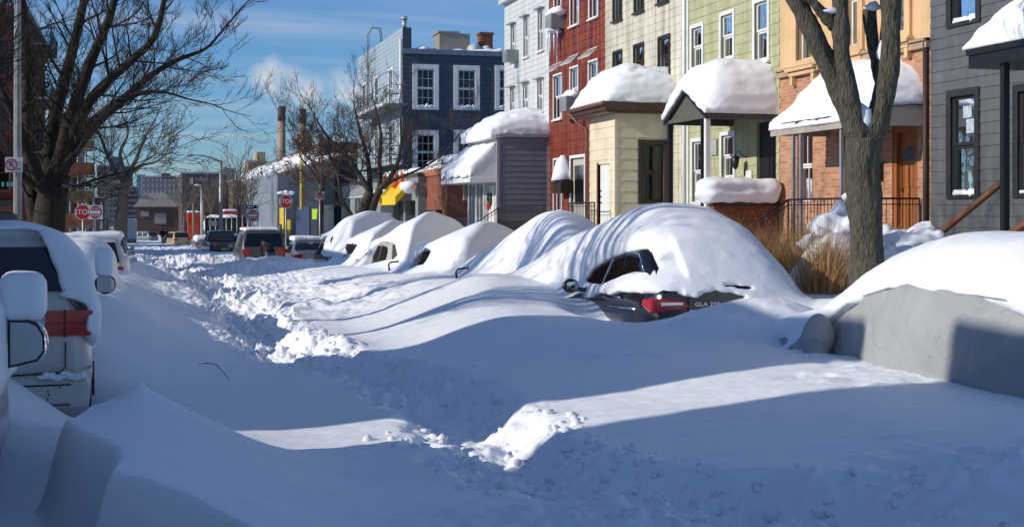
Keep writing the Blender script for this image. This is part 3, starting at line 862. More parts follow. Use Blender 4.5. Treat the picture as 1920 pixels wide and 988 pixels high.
# --- more cars along the east kerb, each under its own dune
def dune_car(kind, label, y0, paint, x0=6.45, peak=(7.7, 2.1), holes=(), rear_s=1.5, left_s=.55, front_s=.40, k=.11, vox=.045, shave=True, rear_y=None, dark_mirror=None, xk=8.5, **kw):
    S0 = dict(SPECS[kind]); S0.update({q: v for q, v in kw.items() if q in S0})
    gz = float(gy(y0 + 2))
    root, S = car(kind, label, (x0 + S0['W'] / 2, y0, gz), paint, wheels=False, sides=(-1,), group='cars buried in drifts along the east kerb', mirror=False, **kw)
    ry = y0 - .55 if rear_y is None else rear_y
    px_, pz_ = peak; pz_ += gz + .12
    ly = y0 + S['L'] * .45
    def f(X, Y, Z):
        py_ = ry + 1.15
        a = pz_ + .06 + left_s * (X - px_)
        st_ = gz + 1.42 + 1.7 * (X - (x0 + .14))
        a = smin(a, st_, .22)
        q = (X - px_) * .78 - (Y - py_) * .62
        r = pz_ + .06 - rear_s * q
        t = pz_ + .10 - front_s * (Y - py_) - .10 * (px_ - X)
        e = pz_ + .2 - 1.25 * (X - xk)
        h = smin(smin(a, r, k), smin(t, e, k * 1.5), k) + .05 * fbm2(X * .8, Y * .7 + y0, 3)
        d = (Z - h) * .72
        bx = rbox(X, Y, Z, (x0 + S['W'] / 2 + .10, y0 + S['L'] * .42 + .3, gz + .1), (S['W'] / 2 + .04, S['L'] * .40, S['H'] * .97), .42)
        d = smin(d, bx, .22)
        d = ground_join(X, Y, d, Z, .5)
        for poly, lim in holes:
            P = [(p.y, p.z) for p in (on_x(a_, b_, x0 + .04) for a_, b_ in poly)]
            d = d + .06 * np.exp(-(np.maximum(poly_sd(Y, Z, P), 0) / .14) ** 2) * (X < x0 + .4)
            d = smax(d, -np.maximum(poly_sd(Y, Z, P) + .02 * vn2(Y * 7, Z * 7), X - (x0 + min(lim, .35))), .06)
        return d
    snow_field('snow_cap', f, (4.6, ry - 3.4, gz - .2), (10.6, y0 + S['L'] + 2.0, pz_ + .5), vox, root, SNOW, cull_buried)
    return root, S
def bracket_mirror(root, px, py, X, s=1.0):
    p = on_x(px, py, X); m = MB()
    m.tube([(p.x - .1 * s, p.y, p.z - .12 * s), (p.x - .12 * s, p.y, p.z + .03 * s), (p.x - .07 * s, p.y, p.z + .08 * s), (p.x + .13 * s, p.y, p.z + .1 * s)], .022 * s, 6)
    build('mirror', m, BLACK, root)
c3, _ = dune_car('hatch', 'car lost under a rounded white mound with only a black mirror corner showing', 22.6, PAINT_SILVER, peak=(7.45, 2.42), shave=False, rear_s=.8, left_s=.78, front_s=.34, k=.9, vox=.05, H=1.38, belt=.86,
                 holes=[([(922, 499), (926, 486), (933, 484), (929, 494)], .3)], xk=8.1)
bracket_mirror(c3, 866, 512, 6.1)
c4, _ = dune_car('hatch', 'snow-buried car with one oval blue-tinted window and bare mirror bracket showing', 29.0, PAINT_BLACK, peak=(7.7, 2.05), rear_s=1.3, k=.3, H=1.56, belt=.9,
                 holes=[([(770, 502), (771, 490), (776, 478), (784, 470), (794, 469), (801, 474), (802, 484), (800, 494), (788, 498), (778, 506)], .42)], xk=8.5)
bracket_mirror(c4, 738, 498, 5.9)
c5, _ = dune_car('hatch', 'beige car with side window and door dug clear of a pointed drift', 35.2, PAINT_BEIGE, peak=(7.75, 2.32), rear_s=1.5, k=.22, H=1.62, belt=.95,
                 holes=[([(668, 500), (684, 474), (697, 459), (712, 454), (730, 458), (744, 464), (742, 478), (738, 486), (722, 488), (705, 494), (690, 500)], .5)], xk=8.5)
p = on_x(671, 493, 6.28); m = MB(); m.blob(p, .14, (1, .6, .9), .02, 1, 2); mo = build('mirror', m, PAINT_BEIGE, c5)
c6, _ = dune_car('hatch', 'dark blue car nose-deep in snow beneath the drift by the forked bare tree', 41.0, PAINT_NAVY, peak=(7.8, 2.15), rear_s=1.4, k=.25, H=1.6, belt=.92,
                 holes=[([(612, 490), (625, 474), (634, 463), (646, 458), (660, 460), (660, 474), (646, 482), (630, 489)], .6)], xk=8.5)
c7, _ = dune_car('suv', 'black car with its flank bare and a bluish drift on its roof behind the minivan driver', 46.6, PAINT_BLACK, peak=(8.0, 2.5), rear_s=.9, k=.25, left_s=.42,
                 holes=[([(556, 530), (562, 490), (574, 464), (586, 450), (604, 448), (606, 462), (604, 476), (614, 482), (630, 480), (630, 530)], 1.2)], xk=8.8)
c7['label'] = 'black car with bare dark flank and a bluish slab of snow on its roof'
c8, _ = car('sedan', 'grey sedan with red tail lamp, snow on its roof, beyond the black car', (6.9, 53.6, float(gy(54)) - .0), PAINT_SILVER, group='cars along the east kerb')
def slab_f(bx0, bx1, by0, by1, z0, th, r=.16, wob=.05, sl=0.0):
    c = ((bx0 + bx1) / 2, (by0 + by1) / 2, z0 + th / 2)
    def f(X, Y, Z):
        zz_ = Z - sl * (X - c[0])
        d = rbox(X, Y, zz_, c, ((bx1 - bx0) / 2, (by1 - by0) / 2, th / 2), min(r, th * .49, (bx1 - bx0) * .45, (by1 - by0) * .45))
        return d + wob * (fbm2(X * 1.6, Y * 1.6, 2)) + .35 * wob * vn3(X * 4 + 0 * Z, Y * 4 + 0 * Z, Z * 4 + 0 * X)
    return f
def snow_slab(parent, bx0, bx1, by0, by1, z0, th, r=.16, wob=.05, vox=.05, sl=0.0, name='snow_cap', mat=None):
    e = .15 + abs(sl) * (bx1 - bx0) * .6
    return snow_field(name, slab_f(bx0, bx1, by0, by1, z0, th, r, wob, sl), (bx0 - .2, by0 - .2, z0 - e), (bx1 + .2, by1 + .2, z0 + th + e + .1), vox, parent, mat)
snow_slab(c8, 6.2, 7.6, 55.0, 56.6, 1.42 + float(gy(54)), .22, vox=.07)

# --- the car under the grey cover
cv = thing('covered_car', 'car under a grey fabric cover with a thick pillow of snow on its roof', 'car', (7.3, 8.0, 0), 0, 'cars buried in drifts along the east kerb')
def wrinkle(m_name):
    m, N, L, B = nodes_of(m_name)
    t = N.new('ShaderNodeTexCoord'); o = t.outputs['Object']
    n = mk(N, L, 'TexNoise', Vector=o, Scale=2.0, Detail=4.0)
    c = mul_color(N, L, (.34, .355, .365), n.outputs[0], .85, 1.15)
    L.new(c, B.inputs['Base Color']); B.inputs['Roughness'].default_value = .8; B.inputs['Specular IOR Level'].default_value = .2
    mp1 = N.new('ShaderNodeMapping'); L.new(o, mp1.inputs[0]); mp1.inputs['Rotation'].default_value = (.5, 0, 0); mp1.inputs['Scale'].default_value = (1, 3.2, .7)
    w = mk(N, L, 'TexNoise', Vector=o, Scale=1.7, Detail=5.0, Roughness=.65, Distortion=1.2)
    w2 = mk(N, L, 'TexVoronoi', Vector=o, Scale=1.3); w2.feature = 'DISTANCE_TO_EDGE'
    b1 = mk(N, L, 'Bump', Height=w.outputs[0], Strength=.7, Distance=.10)
    mr = N.new('ShaderNodeMapRange'); L.new(w2.outputs[0], mr.inputs[0]); mr.inputs[2].default_value = .06
    b2 = mk(N, L, 'Bump', Height=mr.outputs[0], Strength=.35, Distance=.02, Normal=b1.outputs[0])
    L.new(b2.outputs[0], B.inputs['Normal'])
    return m
COVER = wrinkle('grey cover cloth')
m = MB(); NU, NV = 150, 70; rows = []
for i in range(NU + 1):
    y = 8.2 + 4.9 * i / NU
    roof = prof(y, [(8.2, 1.15), (8.7, 1.45), (9.3, 1.56), (10.6, 1.56), (11.2, 1.42), (11.95, 1.08), (12.9, .98), (13.1, .7)])
    hw = prof(y, [(8.2, .72), (8.5, .86), (9.2, .93), (12.2, .93), (12.8, .84), (13.1, .7)])
    row = []
    for j in range(NV + 1):
        a = j / NV
        # from street-side hem over the roof to the kerb-side hem
        s = abs(2 * a - 1); sg_ = -1 if a < .5 else 1
        if s > .45:
            q = (s - .45) / .55; x = hw * (.80 + .22 * q ** .7); z = roof - .05 - (roof - .05 - .2) * q
        else:
            q = s / .45; x = hw * .80 * q; z = roof - .05 * q ** 3
        fold = .03 * math.sin(y * 3.1 + z * 2.2) * max(0, s - .4) + .012 * math.sin(y * 9 - z * 7 + math.sin(y * 2)) * max(0, s - .45)
        k_ = max(0, min(1, (s - .3) * 3))
        row.append((7.3 + sg_ * (x + fold), y, z))
    rows.append(row)
A_ = np.array(rows); k_ = np.clip((np.abs(2 * np.arange(NV + 1) / NV - 1) - .3) * 3, 0, 1)[None, :]
yy_, zz2_ = A_[..., 1], A_[..., 2]
wy_ = yy_ + .35 * fbm2(yy_ * 1.1, zz2_ * 1.1, 3)
crease = 1.7 * (.06 * (np.abs(fbm2(wy_ * 1.5 + zz2_ * 1.1, zz2_ * .9 - wy_ * .4, 3)) - .12) + .020 * (.25 - np.abs(fbm2(wy_ * 3.2 - zz2_ * 2.0, zz2_ * 2.2 + 7, 3))) + .008 * np.abs(fbm2(yy_ * 9, zz2_ * 6, 2)) + .07 * fbm2(yy_ * .7, zz2_ * .8 + 3, 2))
sgn_ = np.sign(A_[..., 0] - 7.3)
A_[..., 0] += sgn_ * crease * k_
rows = [[tuple(p_) for p_ in r_] for r_ in A_]
for i in range(NU):
    for j in range(NV): m.poly([rows[i][j], rows[i + 1][j], rows[i + 1][j + 1], rows[i][j + 1]], 0, True)
m.poly([r for r in rows[0]][::-1]); m.poly(rows[-1])
cvb = build('car_cover', m, COVER, cv)
me = cvb.data; bm = bmesh.new(); bm.from_mesh(me); bmesh.ops.remove_doubles(bm, verts=bm.verts, dist=.0005); bmesh.ops.recalc_face_normals(bm, faces=bm.faces); bm.to_mesh(me); bm.free()
m = MB(); m.tube([(6.52, 8.35, 1.40), (6.50, 9.3, 1.44), (6.5, 10.6, 1.43), (6.52, 11.2, 1.30), (6.5, 11.7, 1.02)], .009, 5)
build('cover_seam', m, COVER, cv)
p = on_x(1534, 632, 6.30); m = MB()
p = p + Vector((-.05, -.05, .02)); m.blob(p + Vector((.03, 0, 0)), .21, (.80, .62, .95), .03, 4, 3)
m.tube([(p.x, p.y, p.z - .02), (p.x, p.y, p.z - .32)], [.13, .12], 10)
build('mirror_pocket', m, COVER, cv)
def cov_f(X, Y, Z):
    hz = np.interp(Y, [7.6, 8.4, 9.2, 10.2, 10.9, 11.4, 12.0, 12.8, 13.5], [1.3, 1.72, 1.93, 1.95, 1.80, 1.56, 1.25, 1.08, .9])
    roof = np.interp(Y, [7.6, 8.7, 9.3, 10.6, 11.2, 11.95, 12.9, 13.4], [1.0, 1.40, 1.5, 1.5, 1.36, 1.02, .85, .5])
    ex = .03 * fbm2(Y * 2.2, Y * 0 + 3, 3)
    u = (X - 7.35) / (.86 + ex)
    h = roof + (hz - roof) * np.clip(1 - np.abs(u) ** 3.0, 0, 1) ** .6
    d = np.maximum((Z - h - .02 * fbm2(X * 2, Y * 2, 3)) * .8, (np.abs(u) - 1) * .86)
    low = roof - .10 - Z
    d2 = smax(d, low, .08)
    hood = (Z - np.interp(Y, [10.6, 11.2, 11.95, 12.5, 13.2], [1.2, 1.46, 1.10, .88, .6]) + .9 * np.clip(6.62 - X, 0, 3)) * .7
    hood = smax(hood, (11.0 - Y + .1 * (Z)) , .1)
    flank = np.interp(Y, [10.9, 11.3, 11.6, 12.0, 12.6], [1.36, 1.24, 1.05, .92, .6]) + .03 * fbm2(Y * 3, Y * 0, 2)
    hood = smax(hood, np.minimum(flank - Z, X * 0 + 9), .06)
    d2 = smax(d2, 8.12 + .05 * fbm2(X * 2, X * 0 + 4, 2) - Y, .14)
    d2 = smin(d2, smax(hood, (np.abs(X - 7.3) - .98), .1), .1)
    return d2 + .010 * vn3(X * 7 + 0 * Z, Y * 7 + 0 * Z, Z * 7 + 0 * X)
snow_field('snow_cap', cov_f, (5.7, 7.6, .5), (8.8, 13.8, 2.15), .028, cv, SNOW)

# --- the white minivan at the west kerb
VX, VY, VR = -1.36, 12.55, .045
van, vS = car('minivan', 'weathered white minivan caked in snow with dark rear window and red tail lamp', (VX, VY, 0), PAINT_WHITE, rz=VR, lamps=False, sides=(1,), mirror=False, tailz=1.34, belt=1.16)
hv = vS['W'] / 2
m = MB(); m.prism([(hv * .985, -.02, 1.0), (hv * 1.0, -.02, 1.23), (.585, -.02, 1.23), (.58, -.02, 1.0)], (0, .2, 0))
tl = build('tail_lamp', m, TAIL, van, local=True, bevel=.012)
m = MB(); m.bx(.738, .752, -.026, .0, .99, 1.24); m.bx(.58, hv * .99, -.0225, 0, 1.115, 1.121)
build('lamp_divider', m, pm('dark red', (.05, .004, .004), rough=.3), tl, local=True)
m = MB(); m.prism([(-hv * .985, -.02, .97), (-hv * 1.0, -.02, 1.19), (-.53, -.02, 1.19), (-.52, -.02, .97)], (0, .2, 0))
build('tail_lamp', m, TAIL, van, local=True, bevel=.012)
m = MB(); m.bx(-hv * .97, hv * .97, -.14, .16, .36, .66)
bp = build('bumper', m, PAINT_WHITE, van, local=True, bevel=.07)
m = MB(); m.bx(.35, .80, -.146, -.1, .575, .59); m.bx(.1, .79, -.146, -.1, .40, .408)
for k, (zx, zz_) in enumerate(((.60, .52), (.605, .49), (.598, .45), (.70, .55))): m.bx(zx, zx + .012, -.1415, -.138, zz_, zz_ + .02)
build('bumper_scuff', m, BLACK, van, local=True)
m = MB(); m.tube([(.752, -.012, .95), (.752, -.013, .72), (.70, -.014, .68), (.3, -.014, .665)], .006, 4); m.tube([(.89, -.01, 1.2), (.80, .02, 1.30), (.74, .06, 1.42)], .005, 4)
build('hatch_seam', m, BLACK, van, local=True)
m = MB(); m.tube([(hv + .005, .45, .72), (hv + .006, .5, .4)], .012, 4); m.tube([(hv * .96, .05, .70), (hv + .003, .4, .70)], .006, 4)
build('body_seam', m, BLACK, van, local=True)
m = MB()
for k in range(14):
    y0_ = -.002
    m.blob((.16 + k * .026 + .4, -.14, .66 + .012 * math.sin(k)), .045, (1, 1.0, .55), .2, k, 2)
build('bumper_snow', m, SNOWR, van, local=True)
RW = [(p.x, p.z) for p in (on_y(px, py, VY + .25) for px, py in ((-300, 432), (40, 431), (74, 436), (92, 470), (108, 512), (120, 546), (70, 548), (-300, 545)))]
def van_f(X, Y, Z):
    x, y, z = (X - VX) * math.cos(VR) + (Y - VY) * math.sin(VR), (Y - VY) * math.cos(VR) - (X - VX) * math.sin(VR), Z
    roofz = np.interp(y, [-.1, .1, .4, 2, 3.3, 4.1, 5.2], [1.75, 1.9, 2.0, 2.03, 1.98, 1.5, 1.15])
    hw = np.interp(Z, [.9, 1.2, 1.6, 1.9, 2.05], [hv + .0, hv + .02, hv - .06, hv - .26, hv - .5])
    yb = np.interp(Z, [.6, 1.1, 1.3, 1.9, 2.1], [-.0, -.02, .02, .33, .5])
    d = smax(smax((Z - roofz), (np.abs(x) - hw - .045 - .04 * fbm2(Y * 1.5, Z * 1.8, 3)), .34), yb - .03 - y, .14)
    d = smax(d, y - 5.0, .2)
    # keep the rear bare below the lamp line and where the lamp and window show
    rear = np.maximum(poly_sd(x + VX, Z, RW) + .02 * vn2(X * 9, Z * 9), y - .55)
    d = smax(d, -rear, .04)
    bare = np.maximum(np.maximum(Z - (1.36 - .12 * sst(.7, .99, x)) + .05 * vn2(X * 8, Z * 8), y - .22), x - (.93 + .03 * vn2(Z * 7, Z * 3)))
    d = smax(d, -bare, .05)
    lowc = np.interp(y, [-.3, .15, .3, 1.3, 1.8, 5], [1.1, .9, .84, .86, .7, .6])
    d = smax(d, lowc + .06 * fbm2(Y * 3, Y * 0 + 1, 2) - Z, .08)
    return d + .008 * vn3(X * 9 + 0 * Z, Y * 9 + 0 * Z, Z * 9 + 0 * X)
snow_field('snow_cap', van_f, (-2.6, 12.2, .5), (-.1, 17.9, 2.2), .028, van, SNOW)
p = on_y(197, 533, 15.6)
m = MB(); m.blob((p.x, p.y, p.z), .13, (.95, .6, .85), .02, 1, 3); m.tube([(p.x - .05, p.y, p.z - .03), (p.x - .2, p.y, p.z - .05)], .04, 6)
mo = build('mirror', m, PLASTIC, van)
m = MB(); m.prism([(p.x - .085, p.y - .09, p.z - .08), (p.x + .07, p.y - .09, p.z - .085), (p.x + .1, p.y - .09, p.z - .04), (p.x + .1, p.y - .09, p.z + .04), (p.x + .06, p.y - .09, p.z + .085), (p.x - .085, p.y - .09, p.z + .09)], (0, .01, 0))
build('mirror_glass', m, pm('mirror glass', (.4, .45, .5), rough=.05, metal=1, var=.1), mo)
snow_field('mirror_snow', lambda X, Y, Z: rbox(X, Y, Z, (p.x - .01, p.y + .03, p.z + .24), (.095, .13, .17), .075) + .02 * vn3(X * 5 + 0 * Z, Y * 5 + 0 * Z, Z * 5 + 0 * X), (p.x - .3, p.y - .25, p.z), (p.x + .25, p.y + .3, p.z + .6), .025, mo, SNOW)

# --- the car nearest to the camera, only its flank and mirror in view
NX = -1.80
near, nS = car('suv', 'pale silver car nearest the viewer with big snow-topped door mirror', (NX, 6.0, 0), PAINT_SILVER, sides=(1,), mirror=False, lamps=True, W=1.9, H=1.8)
NP = on_y(55, 641, 9.15)
m = MB(); m.blob((NP.x, NP.y, NP.z), .143, (.86, .55, 1.0), .015, 1, 3); m.tube([(NP.x - .04, NP.y, NP.z - .06), (NP.x - .35, NP.y + .02, NP.z - .1)], .05, 6)
mo = build('mirror', m, CHROME, near)
def mirror_poly(c, k, y): return [(c.x + a * k, y, c.z + b * k) for a, b in ((-.11, -.14), (.05, -.105), (.09, -.05), (.085, .05), (.05, .11), (-.0, .135), (-.11, .14))]
m = MB(); m.prism(mirror_poly(NP, 1.12, NP.y - .088), (0, .02, 0)); build('mirror_rim', m, PLASTIC, mo)
m = MB(); m.prism(mirror_poly(NP, .98, NP.y - .1), (0, .008, 0)); build('mirror_glass', m, pm('frosted mirror', (.42, .45, .48), rough=.35, metal=.7, var=.2), mo)
snow_field('mirror_snow', lambda X, Y, Z: rbox(X, Y, Z, (NP.x - .04, NP.y + .03, NP.z + .29), (.145, .15, .16 ), .085) + .02 * vn3(X * 4 + 0 * Z, Y * 4 + 0 * Z, Z * 4 + 0 * X), (NP.x - .32, NP.y - .3, NP.z + .05), (NP.x + .25, NP.y + .3, NP.z + .6), .022, mo, SNOW)
def near_f(X, Y, Z):
    x, y = X - NX, Y - 6.0
    roofz = np.interp(y, [-.2, .3, 1, 2.5, 3.1, 3.4, 4.2, 4.7], [1.2, 1.85, 1.92, 1.88, 1.74, 1.25, 1.12, 1.0])
    hw = np.interp(Z, [.9, 1.1, 1.5, 1.8], [.93, .96, .93, .8]) - .25 * sst(3.8, 4.7, y)
    d = smax(Z - roofz, np.abs(x) - hw - .06 - .03 * fbm2(Y * 1.4, Z * 2, 3), .2)
    d = smax(d, y - 4.55, .2)
    return smax(d, (.98 + .05 * fbm2(Y * 3, Y * 0, 2)) - Z, .06)
snow_field('snow_cap', near_f, (-2.9, 5.8, .8), (-.7, 11.2, 2.1), .03, near, SNOW)
# --- the rest of the west kerb and the far street
def gz(y): return float(gy(y))
w2, w2S = car('sedan', 'car behind the minivan wholly wrapped in smooth snow', (-1.3, 20.2, gz(21)), PAINT_SILVER, wheels=False, lamps=False, sides=(1,), mirror=False, H=1.55)
snow_field('snow_cap', lambda X, Y, Z: ground_join(X, Y, rbox(X, Y, Z, (-1.3, 22.4, .75), (.98, 2.5, .95), .5) + .05 * fbm2(X, Y, 3), Z, .3), (-2.9, 19.0, .2), (.6, 25.8, 2.1), .055, w2, SNOW, cull_buried)
w3, w3S = car('suv', 'white car with snowy roof and bright red tail lamp further along the west kerb', (-1.12, 33.2, gz(34)), PAINT_WHITE, sides=(1,))
snow_slab(w3, -1.95, -.3, 33.7, 36.2, 1.70 + gz(34), .16, vox=.05)
snow_slab(w3, -.40, -.16, 33.5, 37.4, .62 + gz(34), .62, r=.1, vox=.05)
car('sedan', 'dark parked car just past the white one with red tail lamp', (-1.15, 50.5, gz(51)), PAINT_NAVY, sides=(1,), H=1.6)
car('suv', 'dark boxy car furthest along the west kerb before the crossing', (-1.2, 57.4, gz(58)), PAINT_BLACK, sides=(1,))
sv, _ = car('minivan', 'grey brown minivan standing in the street with red tail lamps and snow on its roof', (5.15, 56.5, gz(57)), PAINT_GREY, L=4.7)
snow_slab(sv, 4.4, 5.9, 57.1, 60.3, 1.86 + gz(57), .14, vox=.06)
pk, _ = car('pickup', 'dark blue pickup truck facing away beyond the crossing', (5.55, 88, gz(89)), PAINT_NAVY, rz=.06, cat='pickup truck', name='pickup_truck')
fc, _ = car('sedan', 'far car with a slab of snow tilted over its windscreen', (5.3, 108, gz(110)), PAINT_SILVER, cat='car')
snow_slab(fc, 4.5, 6.1, 108.5, 112.3, .9 + gz(110), .6, r=.25, vox=.1)
fd, _ = car('sedan', 'far dark car with snowy roof beside the pickup truck', (6.6, 98, gz(99)), PAINT_BLACK)
snow_slab(fd, 5.9, 7.3, 98.9, 101.5, 1.4 + gz(99), .2, vox=.1)
car('suv', 'tan car far down the street beside the two walkers', (4.55, 140, gz(141)), PAINT_TAN, rz=.25)
car('suv', 'small green grey car at the far end of the street', (2.4, 185, gz(186)), pm('green grey paint', (.12, .16, .15), rough=.3), rz=.9)

# --- people
SKIN = pm('skin', (.45, .28, .2), rough=.6, var=.1)
DENIM = pm('blue jeans', (.12, .15, .2), rough=.9, var=.2)
COAT = pm('dark coat', (.012, .012, .015), rough=.9, var=.4)
HAIR = pm('dark hair', (.015, .011, .009), rough=.8)
def ensure_skin(me):
    bm = bmesh.new(); bm.from_mesh(me); bm.verts.layers.skin.verify(); bm.to_mesh(me); bm.free()
def skin_mesh(name, J, EDG, mats, parent, matfn, sub=2):
    me = bpy.data.meshes.new(name)
    me.from_pydata([tuple(j[0]) for j in J], EDG, [])
    ensure_skin(me)
    o = bpy.data.objects.new(name, me); COL.objects.link(o)
    o.modifiers.new('skin', 'SKIN').use_smooth_shade = True
    lay = me.skin_vertices[0].data
    for i, j in enumerate(J): lay[i].radius = (j[1], j[1]) if not hasattr(j[1], '__len__') else j[1]
    lay[0].use_root = True
    ss = o.modifiers.new('sub', 'SUBSURF'); ss.levels = sub; ss.render_levels = sub
    bpy.context.view_layer.update()
    m2 = bpy.data.meshes.new_from_object(o.evaluated_get(bpy.context.evaluated_depsgraph_get()))
    bpy.data.objects.remove(o)
    m2.materials.clear()
    for m in mats: m2.materials.append(m)
    for p_ in m2.polygons: p_.material_index = matfn(p_.center); p_.use_smooth = True
    ob = bpy.data.objects.new(name, m2); COL.objects.link(ob); ob.parent = parent
    return ob
def person(label, loc, rz, bend=0.0, stride=.2, coat=COAT, legs=DENIM, arms=0.0, group=None):
    """local frame: faces +y; bend leans the trunk forward"""
    r = thing('person', label, 'person', loc, rz, group)
    def tr(y, z):          # trunk point rotated about the hip by the bend
        c, s = math.cos(bend), math.sin(bend)
        return y * c + (z - .92) * s, .92 - y * s + (z - .92) * c
    def T(x, y, z): a, b = tr(y, z); return (x, a, b)
    hf = Vector(T(0, .04, 1.62))
    J = [((0, 0, .92), (.17, .13)), (T(0, 0, 1.15), (.16, .12)), (T(0, -.01, 1.38), (.19, .13)), (T(0, .0, 1.50), .06), (T(0, .02, 1.56), .065), (T(0, .03, 1.66), (.085, .10)), (T(0, .03, 1.74), (.07, .08)),
         ((.10, 0, .86), .10), ((.11, stride * .6 + .03, .48), .07), ((.11, stride * .5, .10), .05), ((.12, stride * .5 + .14, .05), .045),
         ((-.10, 0, .86), .10), ((-.11, -stride * .4 + .03, .48), .07), ((-.11, -stride * .7, .10), .05), ((-.12, -stride * .7 + .14, .05), .045),
         (T(.20, 0, 1.42), .075), (T(.25, .05 + arms * .25, 1.14 + arms * .1), .058), (T(.24, .12 + arms * .5, .92 + arms * .28), .045), (T(.235, .15 + arms * .58, .84 + arms * .3), .035),
         (T(-.20, 0, 1.42), .075), (T(-.25, .05 + arms * .25, 1.14 + arms * .1), .058), (T(-.24, .12 + arms * .5, .92 + arms * .28), .045), (T(-.235, .15 + arms * .58, .84 + arms * .3), .035)]
    ED = [(0, 1), (1, 2), (2, 3), (3, 4), (4, 5), (5, 6), (0, 7), (7, 8), (8, 9), (9, 10), (0, 11), (11, 12), (12, 13), (13, 14), (2, 15), (15, 16), (16, 17), (17, 18), (2, 19), (19, 20), (20, 21), (21, 22)]
    neck = Vector(T(0, 0, 1.53)); hips = Vector((0, 0, .80))
    upd = (neck - Vector(T(0, 0, 1.2))).normalized()
    hands = (Vector(J[18][0]), Vector(J[22][0]))
    def mf(c):
        c = Vector(c)
        if (c - neck).dot(upd) > 0.02 and (c - hf).length < .22: return 2
        if min((c - h).length for h in hands) < .055: return 2
        if c.z < .10: return 3
        if c.z < .80 and abs(c.x) < .21 and c.y < .42: return 1
        return 0
    skin_mesh('body', J, ED, [coat, legs, SKIN, BLACK], r, mf)
    m = MB(); hc = Vector(T(0, .005, 1.71)); m.blob(hc, .115, (.92, 1.05, .85), .03, 1, 2)
    o = build('hair', m, HAIR, r, local=True)
    # five fingers on each hand, slightly curled
    m = MB()
    for h, s in zip(hands, (1, -1)):
        d = (h - Vector(J[17 if s > 0 else 21][0])).normalized()
        f_ = Vector((0, 1, 0)).cross(d); f_ = f_ if f_.length > .1 else Vector((1, 0, 0)); f_.normalize(); g = d.cross(f_)
        for k, ln in enumerate((.07, .08, .075, .06)):
            a = h + g * (k - 1.5) * .02
            m.tube([a, a + d * ln * .6, a + d * ln - f_ * s * .02], [.01, .009, .007], 5)
        m.tube([h + g * -.03, h + g * -.055 + d * .03, h + g * -.05 + d * .055], [.011, .01, .008], 5)
    build('fingers', m, SKIN, r, local=True)
    # face: nose, eyes and mouth
    fdir = Vector((0, math.cos(bend), -math.sin(bend))); fup = Vector((0, math.sin(bend), math.cos(bend)))
    fc_ = Vector(T(0, .03, 1.66)) + fdir * .095
    m = MB(); m.blob(fc_ + fup * -.0, .018, (.8, 1, 1.3), 0, 1, 1)
    for s in (-1, 1): m.blob(fc_ + Vector((s * .032, 0, 0)) + fup * .025 - fdir * .008, .011, (1.2, .6, .8), 0, 1, 1, 1)
    m.blob(fc_ - fup * .045 - fdir * .012, .02, (1.2, .4, .4), 0, 1, 1, 2)
    build('face', m, [SKIN, BLACK, pm('lips', (.3, .12, .1))], r, local=True)
    return r
py_ = 53.2
mx_ = on_y(506, 470, py_).x
person('person in a black jacket and jeans bending over behind the minivan, seen from the back', (mx_, py_, Hs(mx_, py_) - .36), .25, bend=1.25, stride=.12, arms=.4)
for px, dy, lab in ((305, 0, 'darkly dressed person with the broader coat, of the pair walking down the street'), (314, 1.0, 'taller dark figure of the pair walking away down the street')):
    y = 152 + dy; x = on_y(px, 447, y).x
    person(lab, (x, y, Hs(x, y) - .1), 0.1, stride=.5, legs=COAT, group='people walking far down the street')
# ------------------------------------------------------------------ houses
def wall(root, F, u0, u1, z0, z1, holes, mat, course=None, lap=.014, rev=.14, name='wall', rmat=None):
    """a wall with real openings; lapped boards when course is given; reveals go inwards"""
    m = MB()
    zs = {z0, z1}
    for h in holes:
        for z in h[2:4]:
            if z0 < z < z1: zs.add(z)
    if course:
        k = math.floor(z0 / course)
        while k * course < z1:
            if k * course > z0: zs.add(k * course)
            k += 1
    zs = sorted(zs)
    def off(z, low):
        if not course: return 0.0
        q = (z / course) % 1.0
        if low and (q > .9999 or q < 1e-4): q = 0.0
        if not low and q < 1e-4: q = 1.0
        return lap * (1 - q)
    for a, b in zip(zs[:-1], zs[1:]):
        if b - a < 1e-4: continue
        mid = (a + b) / 2
        cuts = sorted([(h[0], h[1]) for h in holes if h[2] - 1e-6 <= mid <= h[3] + 1e-6])
        segs, c = [], u0
        for h0, h1 in cuts:
            if h0 > c: segs.append((c, min(h0, u1)))
            c = max(c, h1)
        if c < u1: segs.append((c, u1))
        na, nb = off(a, True), off(b, False)
        hand = F.u.cross(F.n).z
        for s0, s1 in segs:
            q = [F.p(s0, na, a), F.p(s1, na, a), F.p(s1, nb, b), F.p(s0, nb, b)]
            m.poly(q if hand < 0 else q[::-1])
            if course and na > lap * .99:     # underside of the board
                q = [F.p(s0, 0, a), F.p(s1, 0, a), F.p(s1, na, a), F.p(s0, na, a)]
                m.poly(q if hand < 0 else q[::-1])
    for h in holes:
        a, b, c, d = h[:4]
        m.poly([F.p(a, lap, c), F.p(a, lap, d), F.p(a, -rev, d), F.p(a, -rev, c)]); m.poly([F.p(b, lap, c), F.p(b, -rev, c), F.p(b, -rev, d), F.p(b, lap, d)])
        m.poly([F.p(a, lap, c), F.p(a, -rev, c), F.p(b, -rev, c), F.p(b, lap, c)]); m.poly([F.p(a, lap, d), F.p(b, lap, d), F.p(b, -rev, d), F.p(a, -rev, d)])
    return build(name, m, mat, root)
